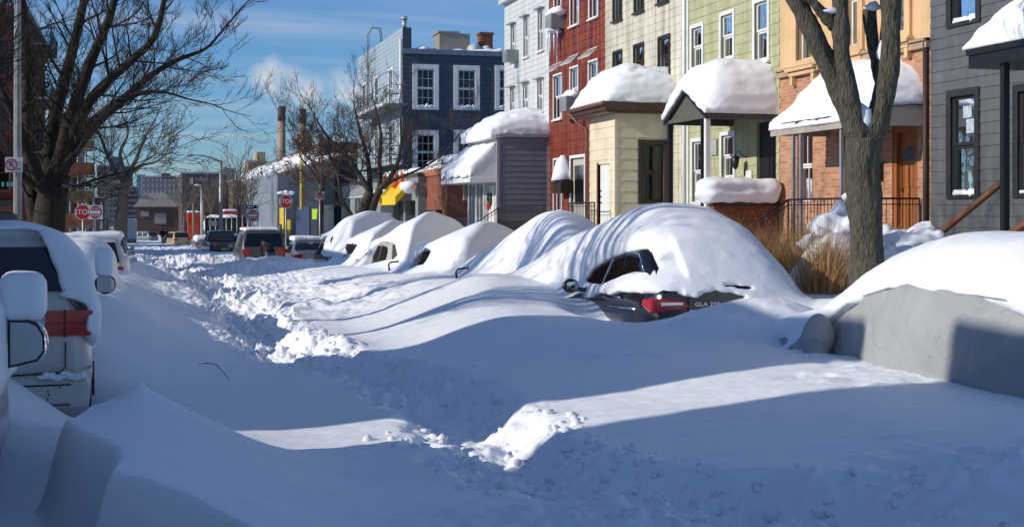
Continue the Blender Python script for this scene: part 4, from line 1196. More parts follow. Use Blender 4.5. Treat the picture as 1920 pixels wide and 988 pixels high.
def window(root, F, u0, u1, z0, z1, cas, cw=.09, proud=.05, sash=None, sw=.045, mid=True, mun=(0, 0), back=DARKW, cover=None, cov=.5, sill=True, sillmat=None, snow=0, rev=.12, name='window', top=0):
    """casing round the hole u0..u1, z0..z1 with sashes and panes set back in it"""
    sash = sash or cas
    m = MB()
    if cw:
        m.box(F, u0 - cw, u0, -.01, proud, z0 - cw * .6, z1 + cw + top); m.box(F, u1, u1 + cw, -.01, proud, z0 - cw * .6, z1 + cw + top)
        m.box(F, u0, u1, -.01, proud - .003, z1, z1 + cw + top); m.box(F, u0, u1, -.01, proud - .003, z0 - cw * .6, z0)
    w = build(name, m, cas, root, bevel=.006) if cw else None
    m = MB(); d0, d1 = -rev + .02, -rev + .06
    zm = z0 + (z1 - z0) * .5
    parts = ((z0, zm, 0.0), (zm, z1, .03)) if mid else ((z0, z1, 0.0),)
    for a, b, o in parts:
        m.box(F, u0, u0 + sw, d0 + o, d1 + o, a, b); m.box(F, u1 - sw, u1, d0 + o, d1 + o, a, b)
        m.box(F, u0 + sw, u1 - sw, d0 + o + .002, d1 + o - .002, a, a + sw); m.box(F, u0 + sw, u1 - sw, d0 + o + .002, d1 + o - .002, b - sw, b)
        for i in range(1, mun[0] + 1):
            u = u0 + (u1 - u0) * i / (mun[0] + 1); m.box(F, u - .012, u + .012, d0 + o + .008, d1 + o - .008, a + sw, b - sw)
        for i in range(1, mun[1] + 1):
            z = a + (b - a) * i / (mun[1] + 1); m.box(F, u0 + sw, u1 - sw, d0 + o + .01, d1 + o - .01, z - .012, z + .012)
    sname = 'sash' if w else name
    s = build(sname, m, sash, w or root)
    w = w or s
    m = MB()
    for a, b, o in parts: m.poly([F.p(u0 + .02, d0 + o + .02, a + .02), F.p(u1 - .02, d0 + o + .02, a + .02), F.p(u1 - .02, d0 + o + .02, b - .02), F.p(u0 + .02, d0 + o + .02, b - .02)])
    build('pane', m, GLASS, w)
    m = MB(); e = .25
    m.poly([F.p(u0 - e, -.55, z0 - e), F.p(u1 + e, -.55, z0 - e), F.p(u1 + e, -.55, z1 + e), F.p(u0 - e, -.55, z1 + e)])
    for a, b in ((u0 - e, u0 - e), (u1 + e, u1 + e)): m.poly([F.p(a, -.55, z0 - e), F.p(a, -rev, z0 - e), F.p(a, -rev, z1 + e), F.p(a, -.55, z1 + e)])
    for z in (z0 - e, z1 + e): m.poly([F.p(u0 - e, -.55, z), F.p(u1 + e, -.55, z), F.p(u1 + e, -rev, z), F.p(u0 - e, -rev, z)])
    build('room', m, back, w)
    if cover is not None:
        m = MB(); n = 24; zc = z1 - (z1 - z0) * cov
        if cover is CURT:
            for side in ((u0, u0 + (u1 - u0) * .42), (u1 - (u1 - u0) * .42, u1)):
                pr = None
                for i in range(n + 1):
                    u = side[0] + (side[1] - side[0]) * i / n; dn = -rev - .06 + .02 * math.sin(i * 1.9)
                    if pr: m.poly([F.p(pr[0], pr[1], zc), F.p(u, dn, zc), F.p(u, dn, z1), F.p(pr[0], pr[1], z1)], 0, True)
                    pr = (u, dn)
            build('curtain', m, cover, w)
        else:
            z = zc
            while z < z1: m.poly([F.p(u0, -rev - .05, z), F.p(u1, -rev - .05, z), F.p(u1, -rev - .075, z + .034), F.p(u0, -rev - .075, z + .034)]); z += .036
            build('blind', m, cover, w)
    if sill:
        m = MB(); m.box(F, u0 - cw - .04, u1 + cw + .04, -.0, proud + .06, z0 - cw * .6 - .055, z0 - cw * .6 - .002)
        build('sill', m, sillmat or cas, w, bevel=.006)
    if snow:
        m = MB(); n = 7
        for i in range(n):
            q = (i + .5) / n
            m.blob(F.p(u0 + .05 + (u1 - u0 - .1) * q, -.03, z0 + .02), .09 * snow, (1.1, 1.0, .9 + .3 * math.sin(i * 2.1)), .2, i + int(u0 * 10), 2)
        build('sill_snow', m, SNOWR, w)
    return w
FX = 14.3
F0 = facade(FX)
def lamin(X, Y, Z):
    """layers and slumped bites in the cut edge of settled snow"""
    w = .35 * fbm2(X * 1.1 + 4, Y * 1.1, 3)
    return .016 * np.sin((Z + w) * 22) + .05 * vn3(X * 2.2 + 0 * Z, Y * 2.2 + 0 * Z, (Z + w) * 5 + 0 * X) + .022 * vn3(X * 7 + 0 * Z, Y * 7 + 0 * Z, Z * 11 + 0 * X)
def hole(px0, px1, py0, py1, X=FX, shrink=0.0):
    """opening seen between two columns and rows, met with the facade plane"""
    ya, yb = on_x(px1, py0, X).y, on_x(px0, py0, X).y
    pm_ = (px0 + px1) / 2
    za, zb = on_x(pm_, py1, X).z, on_x(pm_, py0, X).z
    return [ya + shrink, yb - shrink, za + shrink, zb - shrink]
def shell(root, y0, y1, z0, z1, depth, roofm, sidem, x=FX, snow=True):
    """roof and party walls behind a front wall"""
    m = MB(); m.bx(x + .02, x + depth, y0 + .02, y0 + .16, z0, z1 - .05); m.bx(x + .02, x + depth, y1 - .16, y1 - .02, z0, z1 - .05); m.bx(x + depth - .15, x + depth - .003, y0 + .18, y1 - .18, z0, z1 - .05)
    build('side_wall', m, sidem, root)
    m = MB(); m.bx(x + .03, x + depth + .02, y0 + .01, y1 - .01, z1 - .05, z1 + .05)
    rf = build('roof', m, roofm, root)
    if snow: snow_slab(rf, x + .05, x + 3.0, y0 + .05, y1 - .05, z1 + .05, .3, r=.14, vox=.15, name='roof_snow')
ROOFM = pm('tar roof', (.06, .06, .06), rough=.9)
G_SIDE = pm('grey boards', (.115, .12, .125), rough=.55, var=.2, vs=2.2, streak=.18)
TRIMD = pm('charcoal trim', (.022, .023, .026), rough=.5, var=.2)
LOTS = [21.9, 28.0, 33.4, 39.75, 45.8, 51.75]
lots = [on_x(px, 400, FX).y for px in (1745, 1462, 1285, 1135, 1030, 946)]
TOP = 10.5

# grey house at the near end
gh = thing('row_house', 'grey clapboard house with charcoal window surrounds and black entrance canopy', 'house', (FX, 16, 0))
y1g, y0g = lots[0], lots[0] - 7.4
hs = [hole(1785, 1830, 180, 365), hole(1785, 1832, -160, 40), hole(1911, 1985, 168, 362), hole(1911, 1985, -190, 20)]
wall(gh, F0, y0g, y1g, -.5, TOP, hs, G_SIDE, course=.205, lap=.016)
for i, h in enumerate(hs):
    window(gh, F0, *h, TRIMD, cw=.13, proud=.045, sash=TRIMD, sw=.06, mid=True, sill=False, snow=.75)
shell(gh, y0g, y1g, -.5, TOP, 9, ROOFM, G_SIDE)
# paper notices in the window
hp = on_x(1820, 215, FX - (-.05)); m = MB()
for px0, py0, px1, py1 in ((1806, 198, 1822, 222), (1812, 222, 1831, 250)):
    a, b = on_x(px0, py1, FX + .045), on_x(px1, py0, FX + .045)
    m.box(F0, b.y, a.y, -.045, -.042, a.z, b.z)
nt_ = build('window_notice', m, pm('paper notice', (.45, .55, .6), var=.5, vs=18), gh)
m = MB()
cz = 4.36
CX0 = 12.55
yc1 = on_x(1816, 100, CX0).y
m.bx(CX0, FX - .01, yc1 - 3.2, yc1, cz, cz + .27)
m.bx(CX0 - .03, FX - .01, yc1 - 3.23, yc1 + .03, cz + .2, cz + .3)
cnp = build('entrance_canopy', m, BLACK, gh)
def canopy_snow(X, Y, Z):
    u, v = (X - (CX0 + FX) / 2 + .02) / ((FX - CX0) / 2 + .05), (Y - yc1 + 1.6) / 1.72
    h = cz + .3 + .86 * np.clip(1 - np.abs(np.clip(-u, 0, 2)) ** 3.0, 0, 1) ** .6 * np.clip(1 - np.abs(v) ** 3.2, 0, 1) ** .6 + .05 * fbm2(X * 1.5, Y * 1.5, 3)
    d = np.maximum((Z - h) * .75, np.maximum((np.abs(u) - 1) * .9, (np.abs(v) - 1) * 1.7))
    return smax(d + lamin(X, Y, Z), cz + .29 - Z, .04)
snow_field('canopy_snow', canopy_snow, (CX0 - .2, yc1 - 3.6, cz + .1), (FX + .1, yc1 + .3, cz + 1.4), .04, cnp, SNOW)
pp = on_x(1883, 200, CX0 + .1)
m = MB(); m.bx(CX0 + .06, CX0 + .16, pp.y - .05, pp.y + .05, .4, cz)
build('canopy_post', m, BLACK, gh)
WOOD = pm('cedar rail', (.22, .09, .04), rough=.6, var=.35, vs=6, stretch=(8, 8, 1))
for (pa, pb) in (((1758, 441), (1884, 338)), ((1884, 445), (1990, 375))):
    a, b = on_x(*pa, 12.4), on_x(*pb, 12.75)
    m = MB(); d = (b - a).normalized()
    m.tube([a, b], [.06, .06], 4); m.tube([a + Vector((0, 0, -.9)), a], .04, 4); m.tube([b + Vector((0, 0, -.9)), b], .04, 4)
    build('stair_rail', m, WOOD, gh)
m = MB(); 
for k in range(6): m.bx(11.0 + k * .3, 11.3 + k * .3 if k < 5 else FX - .02, pp.y - 2.2, pp.y + 1.1, 0, .5 + .17 * k)
build('stoop', m, pm('concrete', (.3, .29, .28), var=.2), gh)

# peach stucco and brick house
PEACH = pm('peach stucco', (.72, .47, .25), rough=.85, var=.16, vs=1.5, bump=.3, bs=60, streak=.12)
OBRICK = brick_mat('orange brick', (.36, .135, .065), (.52, .27, .15), (.42, .32, .25), bw=.22, bh=.075)
STONE = pm('carved stone', (.40, .29, .19), rough=.8, var=.2, bump=.3)
oh = thing('row_house', 'house of orange brick below and peach stucco above with arched snowy awning', 'house', (FX, (lots[0] + lots[1]) / 2, 0))
y0, y1 = lots[0], lots[1]
dz0 = 1.55
hb = [hole(1496, 1524, 244, 378), hole(1584, 1612, 236, 380), hole(1674, 1720, 236, 452)]
hb[2][2] = dz0
wall(oh, F0, y0, y1, -.5, 5.2, hb, OBRICK, rev=.18)
hu = [hole(1497, 1525, -60, 112), hole(1590, 1612, -90, 86), hole(1668, 1700, -110, 62)]
wall(oh, F0, y0, y1, 5.38, TOP, hu, PEACH, rev=.18, name='stucco_wall')
m = MB(); m.box(F0, y0, y1, -.05, .10, 5.2, 5.38); m.box(F0, y0, y1, -.05, .15, 5.33, 5.377)
build('belt_course', m, STONE, oh)
for i, h in enumerate(hb[:2]): window(oh, F0, *h, WHITE, cw=.0, sash=WHITE, sw=.05, mun=(1, 0), back=DARKW, cover=CURT, cov=.95, sill=False, rev=.14)
for i, h in enumerate(hu):
    w = window(oh, F0, *h, PEACH, cw=.2, proud=.07, sash=WHITE, sw=.05, cover=BLIND, cov=.9, sill=True, rev=.15)
    m = MB(); a, b = h[0] - .3, h[1] + .3; zb = h[2] - .14
    m.box(F0, a, b, 0, .2, zb - .10, zb - .03); m.box(F0, a + .06, b - .06, 0, .13, zb - .2, zb - .103)
    for u in (a + .1, b - .22): m.box(F0, u, u + .12, 0, .12, zb - .4, zb - .203)
    build('window_ledge', m, PEACH, w, bevel=.01)
# door
OAK = pm('stained oak door', (.36, .12, .03), rough=.45, var=.3, vs=5, stretch=(10, 10, .6), coat=.3)
d0, d1, _, dz1 = hb[2]
m = MB(); m.box(F0, d0, d0 + .1, -.16, -.02, dz0, dz1); m.box(F0, d1 - .1, d1, -.16, -.02, dz0, dz1); m.box(F0, d0 + .1, d1 - .1, -.16, -.02, dz1 - .12, dz1)
df = build('door_frame', m, OAK, oh)
m = MB(); a, b = d0 + .1, d1 - .1
m.box(F0, a, b, -.15, -.11, dz0, dz1 - .12)
wd = b - a
for u in (a + wd * .1, a + wd * .56): m.box(F0, u, u + wd * .34, -.11, -.095, dz0 + .2, dz0 + .95); 
for u in (a + wd * .1, a + wd * .325, a + wd * .55, a + wd * .775): m.box(F0, u, u + wd * .16, -.11, -.095, dz0 + 1.05, dz0 + 1.48)
dr = build('door', m, OAK, oh, bevel=.008)
m = MB(); uc = (a + b) / 2
pts = [F0.p(uc + math.cos(t) * .27, -.104, dz0 + 1.58 + math.sin(t) * .26) for t in np.linspace(0, PI, 13)]
m.prism(pts, (-.012, 0, 0)); build('fanlight', m, pm('leaded glass', (.10, .11, .12), rough=.1, var=.6, vs=14), dr)
m = MB(); m.blob(F0.p(b - .09, -.07, dz0 + 1.0), .035, sub=2, jit=0); build('door_knob', m, pm('brass', (.5, .35, .1), rough=.3, metal=1), dr)
# awning: a half-barrel of sheet metal with snow heaped on it
AX, AZ0, AZ1 = 12.95, 3.82, 4.50
ay0, ay1 = on_x(1737, 200, FX).y + .06, on_x(1446, 238, AX).y
AWN = pm('awning metal', (.42, .36, .31), rough=.5, var=.15)
def aw_z(x, y):
    u = (x - AX) / (FX - AX)
    v = abs(2 * (y - ay0) / (ay1 - ay0) - 1)
    return AZ0 + (AZ1 - AZ0) * np.sqrt(np.clip(1 - (1 - u) ** 2, 0, 1)) * (1 - .55 * np.clip(v, 0, 1) ** 3)
m = MB(); N1, N2 = 14, 24
g = [[(AX + (FX - .005 - AX) * i / N1, ay0 + (ay1 - ay0) * j / N2) for j in range(N2 + 1)] for i in range(N1 + 1)]
for i in range(N1):
    for j in range(N2):
        q = [(x, y, float(aw_z(x, y))) for x, y in (g[i][j], g[i + 1][j], g[i + 1][j + 1], g[i][j + 1])]
        m.poly(q, 0, True)
for j in (0, N2):
    pts = [(g[i][j][0], g[i][j][1], float(aw_z(*g[i][j]))) for i in range(N1 + 1)] + [(FX - .005, g[0][j][1], AZ0), ]
    m.poly(pts)
m.bx(AX - .02, AX + .02, ay0, ay1, AZ0 - .1, AZ0 + .02); m.bx(AX, FX - .01, ay0 - .02, ay0 + .02, AZ0 - .08, AZ0 + .03); m.bx(AX, FX - .01, ay1 - .02, ay1 + .02, AZ0 - .08, AZ0 + .03)
aw = build('awning', m, AWN, oh)
def aw_snow(X, Y, Z):
    u = np.clip((X - AX) / (FX - AX), -.1, 1.05)
    b = aw_z(X, Y)
    v = (Y - (ay0 + ay1) / 2) / ((ay1 - ay0) / 2)
    th = .10 + .62 * sst(-.05, .75, u) * (1 - .8 * np.clip(np.abs(v), 0, 1) ** 5) + .12 * fbm2(X * 1.3, Y * 1.1, 3)
    d = np.maximum((Z - b - th) * .7, np.maximum((np.abs(v) - 1.005) * 2.4, AX - .07 - X))
    return smax(d + lamin(X, Y, Z), b + .01 - Z, .03) + .02 * vn3(X * 6 + 0 * Z, Y * 6 + 0 * Z, Z * 6 + 0 * X)
snow_field('awning_snow', aw_snow, (AX - .25, ay0 - .3, AZ0 - .2), (FX + .05, ay1 + .3, AZ1 + 1.0), .04, aw, SNOW)
for px in (1488, 1502, 1578, 1590):
    p = on_x(px, 300, AX + .05); m = MB(); m.bx(AX + .02, AX + .08, p.y - .03, p.y + .03, .5, AZ0 - .05)
    build('awning_post', m, GALV, oh)
def railing(root, a, b, h=.92, gap=.13, mat=IRON, name='railing', curl=False):
    a, b = Vector(a), Vector(b); m = MB(); L_ = (Vector((b.x, b.y, 0)) - Vector((a.x, a.y, 0))).length
    up = Vector((0, 0, h))
    m.tube([a + up, b + up], .02, 4); m.tube([a + up * .88, b + up * .88], .01, 4); m.tube([a + up * .1, b + up * .1], .014, 4)
    n = max(2, int(L_ / gap))
    for i in range(n + 1):
        p = a.lerp(b, i / n); m.tube([p, p + up], .02 if i in (0, n) else .009, 4)
        if curl and i % 3 == 1:
            c = p + up * .6; d = (b - a).normalized()
            m.tube([c + d * (math.cos(t) * .05 * (1 - t / 9)) + Vector((0, 0, math.sin(t) * .05 * (1 - t / 9))) for t in np.linspace(0, 7, 14)], .006, 3)
    return build(name, m, mat, root)
rz_ = on_x(1560, 370, AX - .05).z - .95
railing(oh, (AX - .1, ay0 + .1, rz_), (AX - .1, on_x(1478, 370, AX - .1).y, rz_), curl=True)
railing(oh, (AX - .1, on_x(1478, 370, AX - .1).y, rz_), (AX - 1.3, on_x(1478, 370, AX - .1).y + .1, rz_ - .8))
railing(oh, (AX - .1, ay0 + .1, rz_), (FX - .05, ay0 + .1, rz_))
m = MB(); m.bx(AX - .25, FX - .02, ay0 - .02, ay1 - 1.0, -.2, dz0 - .02)
build('stoop', m, pm('brownstone', (.24, .13, .09), var=.25), oh)
snow_slab(oh, AX - .3, FX - .1, ay0 - .1, ay0 + 1.3, dz0 - .05, .30, r=.14, vox=.05, name='stoop_snow', mat=SNOWR)
m = MB(); p = on_x(1652, 322, FX); m.box(F0, p.y - .1, p.y + .1, .0, .1, p.z - .16, p.z + .16); build('mail_box', m, BLACK, oh)
m = MB(); m.tube([(FX - .06, y0 + .08, 5.3), (FX - .06, y0 + .08, .5)], .05, 8); build('downpipe', m, pm('brown pipe', (.05, .025, .02)), oh)
shell(oh, y0, y1, -.5, TOP, 9, ROOFM, OBRICK)

# green house
GREEN = pm('sage green boards', (.46, .45, .26), rough=.6, var=.18, vs=2.0, streak=.2)
gr = thing('row_house', 'sage green clapboard house with a gabled porch roof heaped with snow', 'house', (FX, (lots[1] + lots[2]) / 2, 0))
y0, y1 = lots[1], lots[2]
hs = [hole(1299, 1318, 52, 125), hole(1354, 1376, 28, 108), hole(1417, 1441, 4, 112), hole(1300, 1320, 266, 378), hole(1355, 1377, 254, 332), hole(1420, 1456, 228, 400)]
hs[5][2] = 1.6
wall(gr, F0, y0, y1, -.5, TOP, hs, GREEN, course=.25, lap=.016)
for i, h in enumerate(hs[:5]):
    window(gr, F0, *h, WHITE, cw=.10, proud=.05, sash=WHITE, sw=.05, cover=BLIND if i < 3 else CURT, cov=.6 if i < 3 else .95, sill=True, back=DARKW)
h = hs[5]
m = MB(); m.box(F0, h[0], h[1], -.10, -.06, h[2], h[3]); m.box(F0, h[0] + .12, h[1] - .12, -.06, -.045, h[2] + .9, h[3] - .3); m.box(F0, h[0] + .12, h[1] - .12, -.06, -.045, h[2] + .15, h[2] + .75)
dr = build('door', m, BLACK, gr)
m = MB(); m.blob(F0.p(h[1] - .1, -.03, h[2] + 1.0), .035, jit=0); build('door_knob', m, CHROME, dr)
a, b = on_x(1335, 292, FX), on_x(1347, 262, FX); m = MB(); m.box(F0, b.y, a.y, .02, .06, a.z, b.z); build('meter_plate', m, pm('grey plate', (.36, .38, .33), var=.1), gr)
p = on_x(1400, 300, FX); m = MB()
m.tube([F0.p(p.y, .0, p.z + .05), F0.p(p.y, .14, p.z + .12), F0.p(p.y, .2, p.z + .22), F0.p(p.y, .28, p.z + .2), F0.p(p.y, .3, p.z + .08)], .012, 5)
m.tube([F0.p(p.y, .3, p.z + .10), F0.p(p.y, .3, p.z + .05), F0.p(p.y, .3, p.z - .18), F0.p(p.y, .3, p.z - .24)], [.03, .11, .07, .02], 8)
m.tube([F0.p(p.y, .0, p.z - .1), F0.p(p.y, .06, p.z - .2), F0.p(p.y, .06, p.z - .4)], .015, 5)
build('wall_lamp', m, BLACK, gr)
a = on_x(1407, 328, FX); m = MB(); m.box(F0, a.y - .15, a.y + .15, .02, .05, a.z - .1, a.z + .1); pl = build('number_plaque', m, WHITE, gr)
# porch
PX0 = 12.5
py0, py1 = on_x(1460, 210, FX).y + .05, on_x(1247, 220, PX0).y
pz0, pza = 4.36, 5.0
pyc = (py0 + py1) / 2
SHING = pm('porch shingles', (.10, .10, .08), rough=.9, var=.4, vs=12)
m = MB()
m.poly([(PX0, py0, pz0), (FX - .004, py0, pz0), (FX - .004, pyc, pza), (PX0, pyc, pza)]); m.poly([(PX0, py1, pz0), (PX0, pyc, pza), (FX - .004, pyc, pza), (FX - .004, py1, pz0)])
m.poly([(PX0 + .06, py0 + .05, pz0), (PX0 + .06, pyc, pza - .05), (PX0 + .06, py1 - .05, pz0)])
m.bx(PX0, FX - .01, py0, py0 + .08, pz0 - .1, pz0 + .02); m.bx(PX0, FX - .01, py1 - .08, py1, pz0 - .1, pz0 + .02); m.bx(PX0 + .02, PX0 + .1, py0 + .08, py1 - .08, pz0 - .08, pz0)
pr_ = build('porch_roof', m, SHING, gr)
m = MB()
for (ya, za), (yb, zb) in (((py0 - .04, pz0 - .04), (pyc, pza)), ((py1 + .04, pz0 - .04), (pyc, pza))):
    m.prism([(PX0 - .03, ya, za - .07), (PX0 - .03, yb, zb - .07), (PX0 - .03, yb, zb + .05), (PX0 - .03, ya, za + .05)], (.05, 0, 0))
build('barge_board', m, BLACK, pr_)
def porch_snow(X, Y, Z):
    v = (Y - pyc) / ((py1 - py0) / 2)
    rf = pza - (pza - pz0) * np.abs(v) + .02
    rf = np.where(np.abs(v) > 1, pz0 + .02, rf)
    u = np.clip((PX0 + .0 - X + .95) / 1.0, 0, 1)
    top = pz0 + .12 + 1.28 * np.clip(1 - np.abs(v / 1.07) ** 3.4, 0, 1) ** .55 - .75 * u ** 2.5 * 1.0 + .05 * fbm2(X * 1.4, Y * 1.4, 3)
    top = np.maximum(top + .05 * fbm2(X * 1.1, Y * 1.1, 3), rf + .12 + .06 * fbm2(X * 2, Y * 2, 2))
    d = np.maximum((Z - top) * .7, np.maximum((np.abs(v) - 1.05) * 1.2, (PX0 - .08 - X)))
    d = smax(d + .6 * lamin(X, Y, Z), X - FX - .02, .02)
    return smax(d, rf - Z, .03) + .015 * vn3(X * 6 + 0 * Z, Y * 6 + 0 * Z, Z * 6 + 0 * X)
snow_field('porch_snow', porch_snow, (PX0 - .3, py0 - .4, pz0 - .1), (FX + .1, py1 + .4, pz0 + 1.8), .045, pr_, SNOW)
for yy, mt_, ww in ((py1 - .12, BLACK, .055), (py0 + .12, WHITE, .055), (py0 + .34, BLACK, .03)):
    m = MB(); m.bx(PX0 + .03, PX0 + .03 + 2 * ww, yy - ww, yy + ww, .6, pz0 - .08); build('porch_post', m, mt_, gr)
# stoop with its brick parapet and the block of snow on it
DBRICK = brick_mat('rust brick', (.20, .06, .025), (.28, .09, .04), (.12, .07, .05))
sy = py0 - .1
sx0 = on_y(1338, 395, sy).x
m = MB(); m.bx(sx0, FX - .02, sy, sy + .26, -.3, 2.28); pw = build('stoop_parapet', m, DBRICK, gr)
m = MB(); m.bx(sx0 - .05, FX - .02, sy - .04, sy + .3, 2.28, 2.36); build('coping', m, pm('brown coping', (.04, .025, .02)), pw)
snow_field('parapet_snow', lambda X, Y, Z: rbox(X, Y, Z, ((sx0 + FX) / 2 - .15, sy + .12, 2.62), ((FX - sx0) / 2 + .12, .42, .29), .22) + lamin(X, Y, Z) + .06 * vn3(X * 4 + 0 * Z, Y * 4 + 0 * Z, Z * 4 + 0 * X), (sx0 - .6, sy - .6, 2.2), (FX + .2, sy + .9, 3.2), .04, pw, SNOW)
m = MB(); m.bx(PX0, FX - .02, sy + .28, py1, -.3, 1.58); build('stoop', m, pm('concrete', (.3, .29, .28), var=.2), gr)
railing(gr, (PX0 + .05, py1 - .1, 1.4), (PX0 + .05, sy + .3, 1.4), h=.85)
m = MB(); m.tube([(FX - .08, y1 - .1, TOP), (FX - .08, y1 - .1, 1.0)], .055, 8); m.box(F0, y1 - .28, y1 - .18, .0, .05, 0, TOP); build('downpipe', m, WHITE, gr)
shell(gr, y0, y1, -.5, TOP, 9, ROOFM, GREEN)

# cream house with its entrance bay
CREAM = pm('cream boards', (.74, .65, .46), rough=.65, var=.14, vs=1.6, streak=.12)
CREAMU = pm('stained cream boards', (.64, .60, .48), rough=.7, var=.2, vs=1.4, streak=.38)
BROWN = pm('dark brown trim', (.035, .022, .016), rough=.5, var=.2)
ch = thing('row_house', 'cream clapboard house with brown trimmed entrance bay under a snow cushion', 'house', (FX, (lots[2] + lots[3]) / 2, 0))
y0, y1 = lots[2], lots[3]
hs = [hole(1152, 1166, -60, 36), hole(1192, 1207, -80, 20), hole(1236, 1253, -100, 2), hole(1152, 1166, 99, 158), hole(1191, 1207, 86, 146), hole(1237, 1256, 71, 140)]
wall(ch, F0, y0, y1, -.5, TOP, hs, CREAMU, course=.235, lap=.014)
for i, h in enumerate(hs): window(ch, F0, *h, BROWN, cw=.07, proud=.05, sash=BROWN, sw=.05, cover=BLIND if i % 2 else CURT, cov=.8, sill=True)
BX0 = 12.7; by0 = 34.55; by1 = on_x(1106, 300, BX0).y; bz1 = 4.85
FB, FBe = facade(BX0), endwall(by0)
h = [by1 - (by1 - by0) * .80, by1 - (by1 - by0) * .36, 1.45, on_x(1130, 308, BX0).z]
wall(ch, FB, by0 + .0, by1, -.3, bz1, [h], CREAM, course=.3, lap=.016, name='bay_wall')
m = MB(); m.box(FB, h[0], h[1], -.1, -.05, h[2], h[3]); 
for k, za in enumerate((.2, .95, 1.6)): m.box(FB, h[0] + .12, h[1] - .12, -.05, -.04, h[2] + za, h[2] + za + .5)
dr = build('door', m, WHITE, ch)
m = MB(); m.box(FB, h[1], h[1] + .1, -.08, .03, h[2], h[3] + .05); build('door_frame', m, pm('red brown frame', (.16, .04, .02)), dr)
m = MB()
for za in (.95, 1.12, 1.28): m.blob(FB.p(h[1] - .1, -.035, h[2] + za), .03, jit=0)
build('door_knob', m, BLACK, dr)
w0, w1 = on_y(1203, 300, by0).x, on_y(1245, 300, by0).x
z0_, z1_ = on_y(1224, 378, by0).z, on_y(1224, 270, by0).z
hh = [w0, w1, z0_, z1_]
wall(ch, FBe, BX0, FX - .02, -.3, bz1, [hh], CREAM, course=.3, lap=.016, name='bay_wall')
window(ch, FBe, *hh, BROWN, cw=.11, proud=.05, sash=BROWN, sw=.06, cover=CURT, cov=1.0, sill=False)
m = MB(); m.bx(BX0 - .022, BX0 + .06, by0 - .022, by0 + .06, -.3, bz1 - .003); build('corner_board', m, CREAM, ch)
m = MB(); m.bx(BX0 - .38, FX - .01, by0 - .36, by1 + .5, bz1, bz1 + .06); m.bx(BX0 - .42, FX - .01, by0 - .40, by1 + .54, bz1 + .06, bz1 + .28)
br = build('bay_roof', m, pm('brown fascia', (.075, .035, .025), rough=.5, var=.25), ch)
m = MB(); m.tube([(BX0 - .47, by0 - .4, bz1 + .25), (BX0 - .47, by1 + .54, bz1 + .23)], .06, 8); m.tube([(BX0 - .47, by1 + .5, bz1 + .2), (BX0 - .3, by1 + .3, bz1 - .1), (BX0 - .08, by1 + .06, bz1 - .3), (BX0 - .08, by1 + .06, .5)], .045, 8)
build('gutter', m, pm('brown gutter', (.16, .07, .05), rough=.5), br)
def bay_snow(X, Y, Z):
    yc, ya = (by0 + by1 + .14) / 2, (by1 - by0 + .94) / 2 + .04
    v = (Y - yc) / ya
    u = (BX0 - .45 - X + 1.3) / 1.3
    b = bz1 + .28
    h = b + 1.18 * np.clip(1 - np.abs(v) ** 3.2, 0, 1) ** .55 * np.clip(1 - np.clip(u, 0, 1) ** 2.6, 0, 1) ** .6 + .13 * fbm2(X * 1.0, Y * 1.0, 3)
    d = np.maximum((Z - h) * .75, np.maximum((np.abs(v) - 1) * 1.5, BX0 - .45 - X)) + lamin(X, Y, Z)
    return smax(d, b - .0 - Z, .03) + .01 * vn3(X * 6 + 0 * Z, Y * 6 + 0 * Z, Z * 6 + 0 * X)
snow_field('bay_snow', bay_snow, (BX0 - .7, by0 - .7, bz1 + .1), (FX + .05, by1 + .9, bz1 + 1.7), .045, br, SNOW)
shell(ch, y0, y1, -.5, TOP, 9, ROOFM, CREAM)
railing(ch, (BX0 - .5, by1 + .4, 1.55), (BX0 - .5, by0 + .3, 1.55), h=.85)
snow_slab(ch, BX0 - .9, BX0 - .1, by0 - .1, by1 + .4, .9, .75, r=.3, wob=.12, vox=.06, name='stoop_snow', mat=SNOWR)

# red house
RED = pm('oxblood shingles', (.26, .042, .017), rough=.6, var=.35, vs=1.8, streak=.7)
rh = thing('row_house', 'dark red shingled house with white window hoods and an air conditioner', 'house', (FX, (lots[3] + lots[4]) / 2, 0))
y0, y1 = lots[3], lots[4]
hs = [hole(1041, 1053, -60, 24), hole(1071, 1086, -80, 46), hole(1107, 1122, -90, 32), hole(1040, 1054, 142, 222), hole(1071, 1085, 128, 205), hole(1106, 1121, 116, 178), hole(1040, 1054, 300, 396), hole(1072, 1098, 296, 420)]
hs[7][2] = 1.4
wall(rh, F0, y0, y1, -.5, TOP, hs, RED, course=.27, lap=.016)
for i, h in enumerate(hs[:7]):
    w = window(rh, F0, *h, WHITE, cw=.07, proud=.05, sash=WHITE, sw=.045, cover=CURT if i % 2 else BLIND, cov=.7, sill=True)
    if i in (3, 4, 5):
        m = MB(); a, b, zt = h[0] - .16, h[1] + .16, h[3] + .12
        for t in (0, .33, .66, 1): u = a + (b - a) * t; uu = a + .06 + (b - a - .12) * t; m.tube([F0.p(uu, .04, zt + .3), F0.p(u, .36, zt)], .018, 4)
        m.tube([F0.p(a, .36, zt), F0.p(b, .36, zt)], .02, 4); m.tube([F0.p(a + .06, .04, zt + .3), F0.p(b - .06, .04, zt + .3)], .02, 4)
        build('window_hood', m, WHITE, w)
h = hs[7]
m = MB(); m.box(F0, h[0], h[1], -.09, -.05, h[2], h[3]); build('door', m, pm('off white door', (.5, .47, .42), var=.15), rh)
m = MB(); m.box(F0, h[0] - .1, h[0], -.02, .06, h[2], h[3] + .1); m.box(F0, h[1], h[1] + .1, -.02, .06, h[2], h[3] + .1); m.box(F0, h[0], h[1], -.02, .057, h[3], h[3] + .1); build('door_frame', m, WHITE, rh)
m = MB(); m.box(F0, h[0] + .18, h[1] - .18, -.05, -.04, h[2] + 1.0, h[3] - .25); build('door_glass', m, CARGLASS, rh)
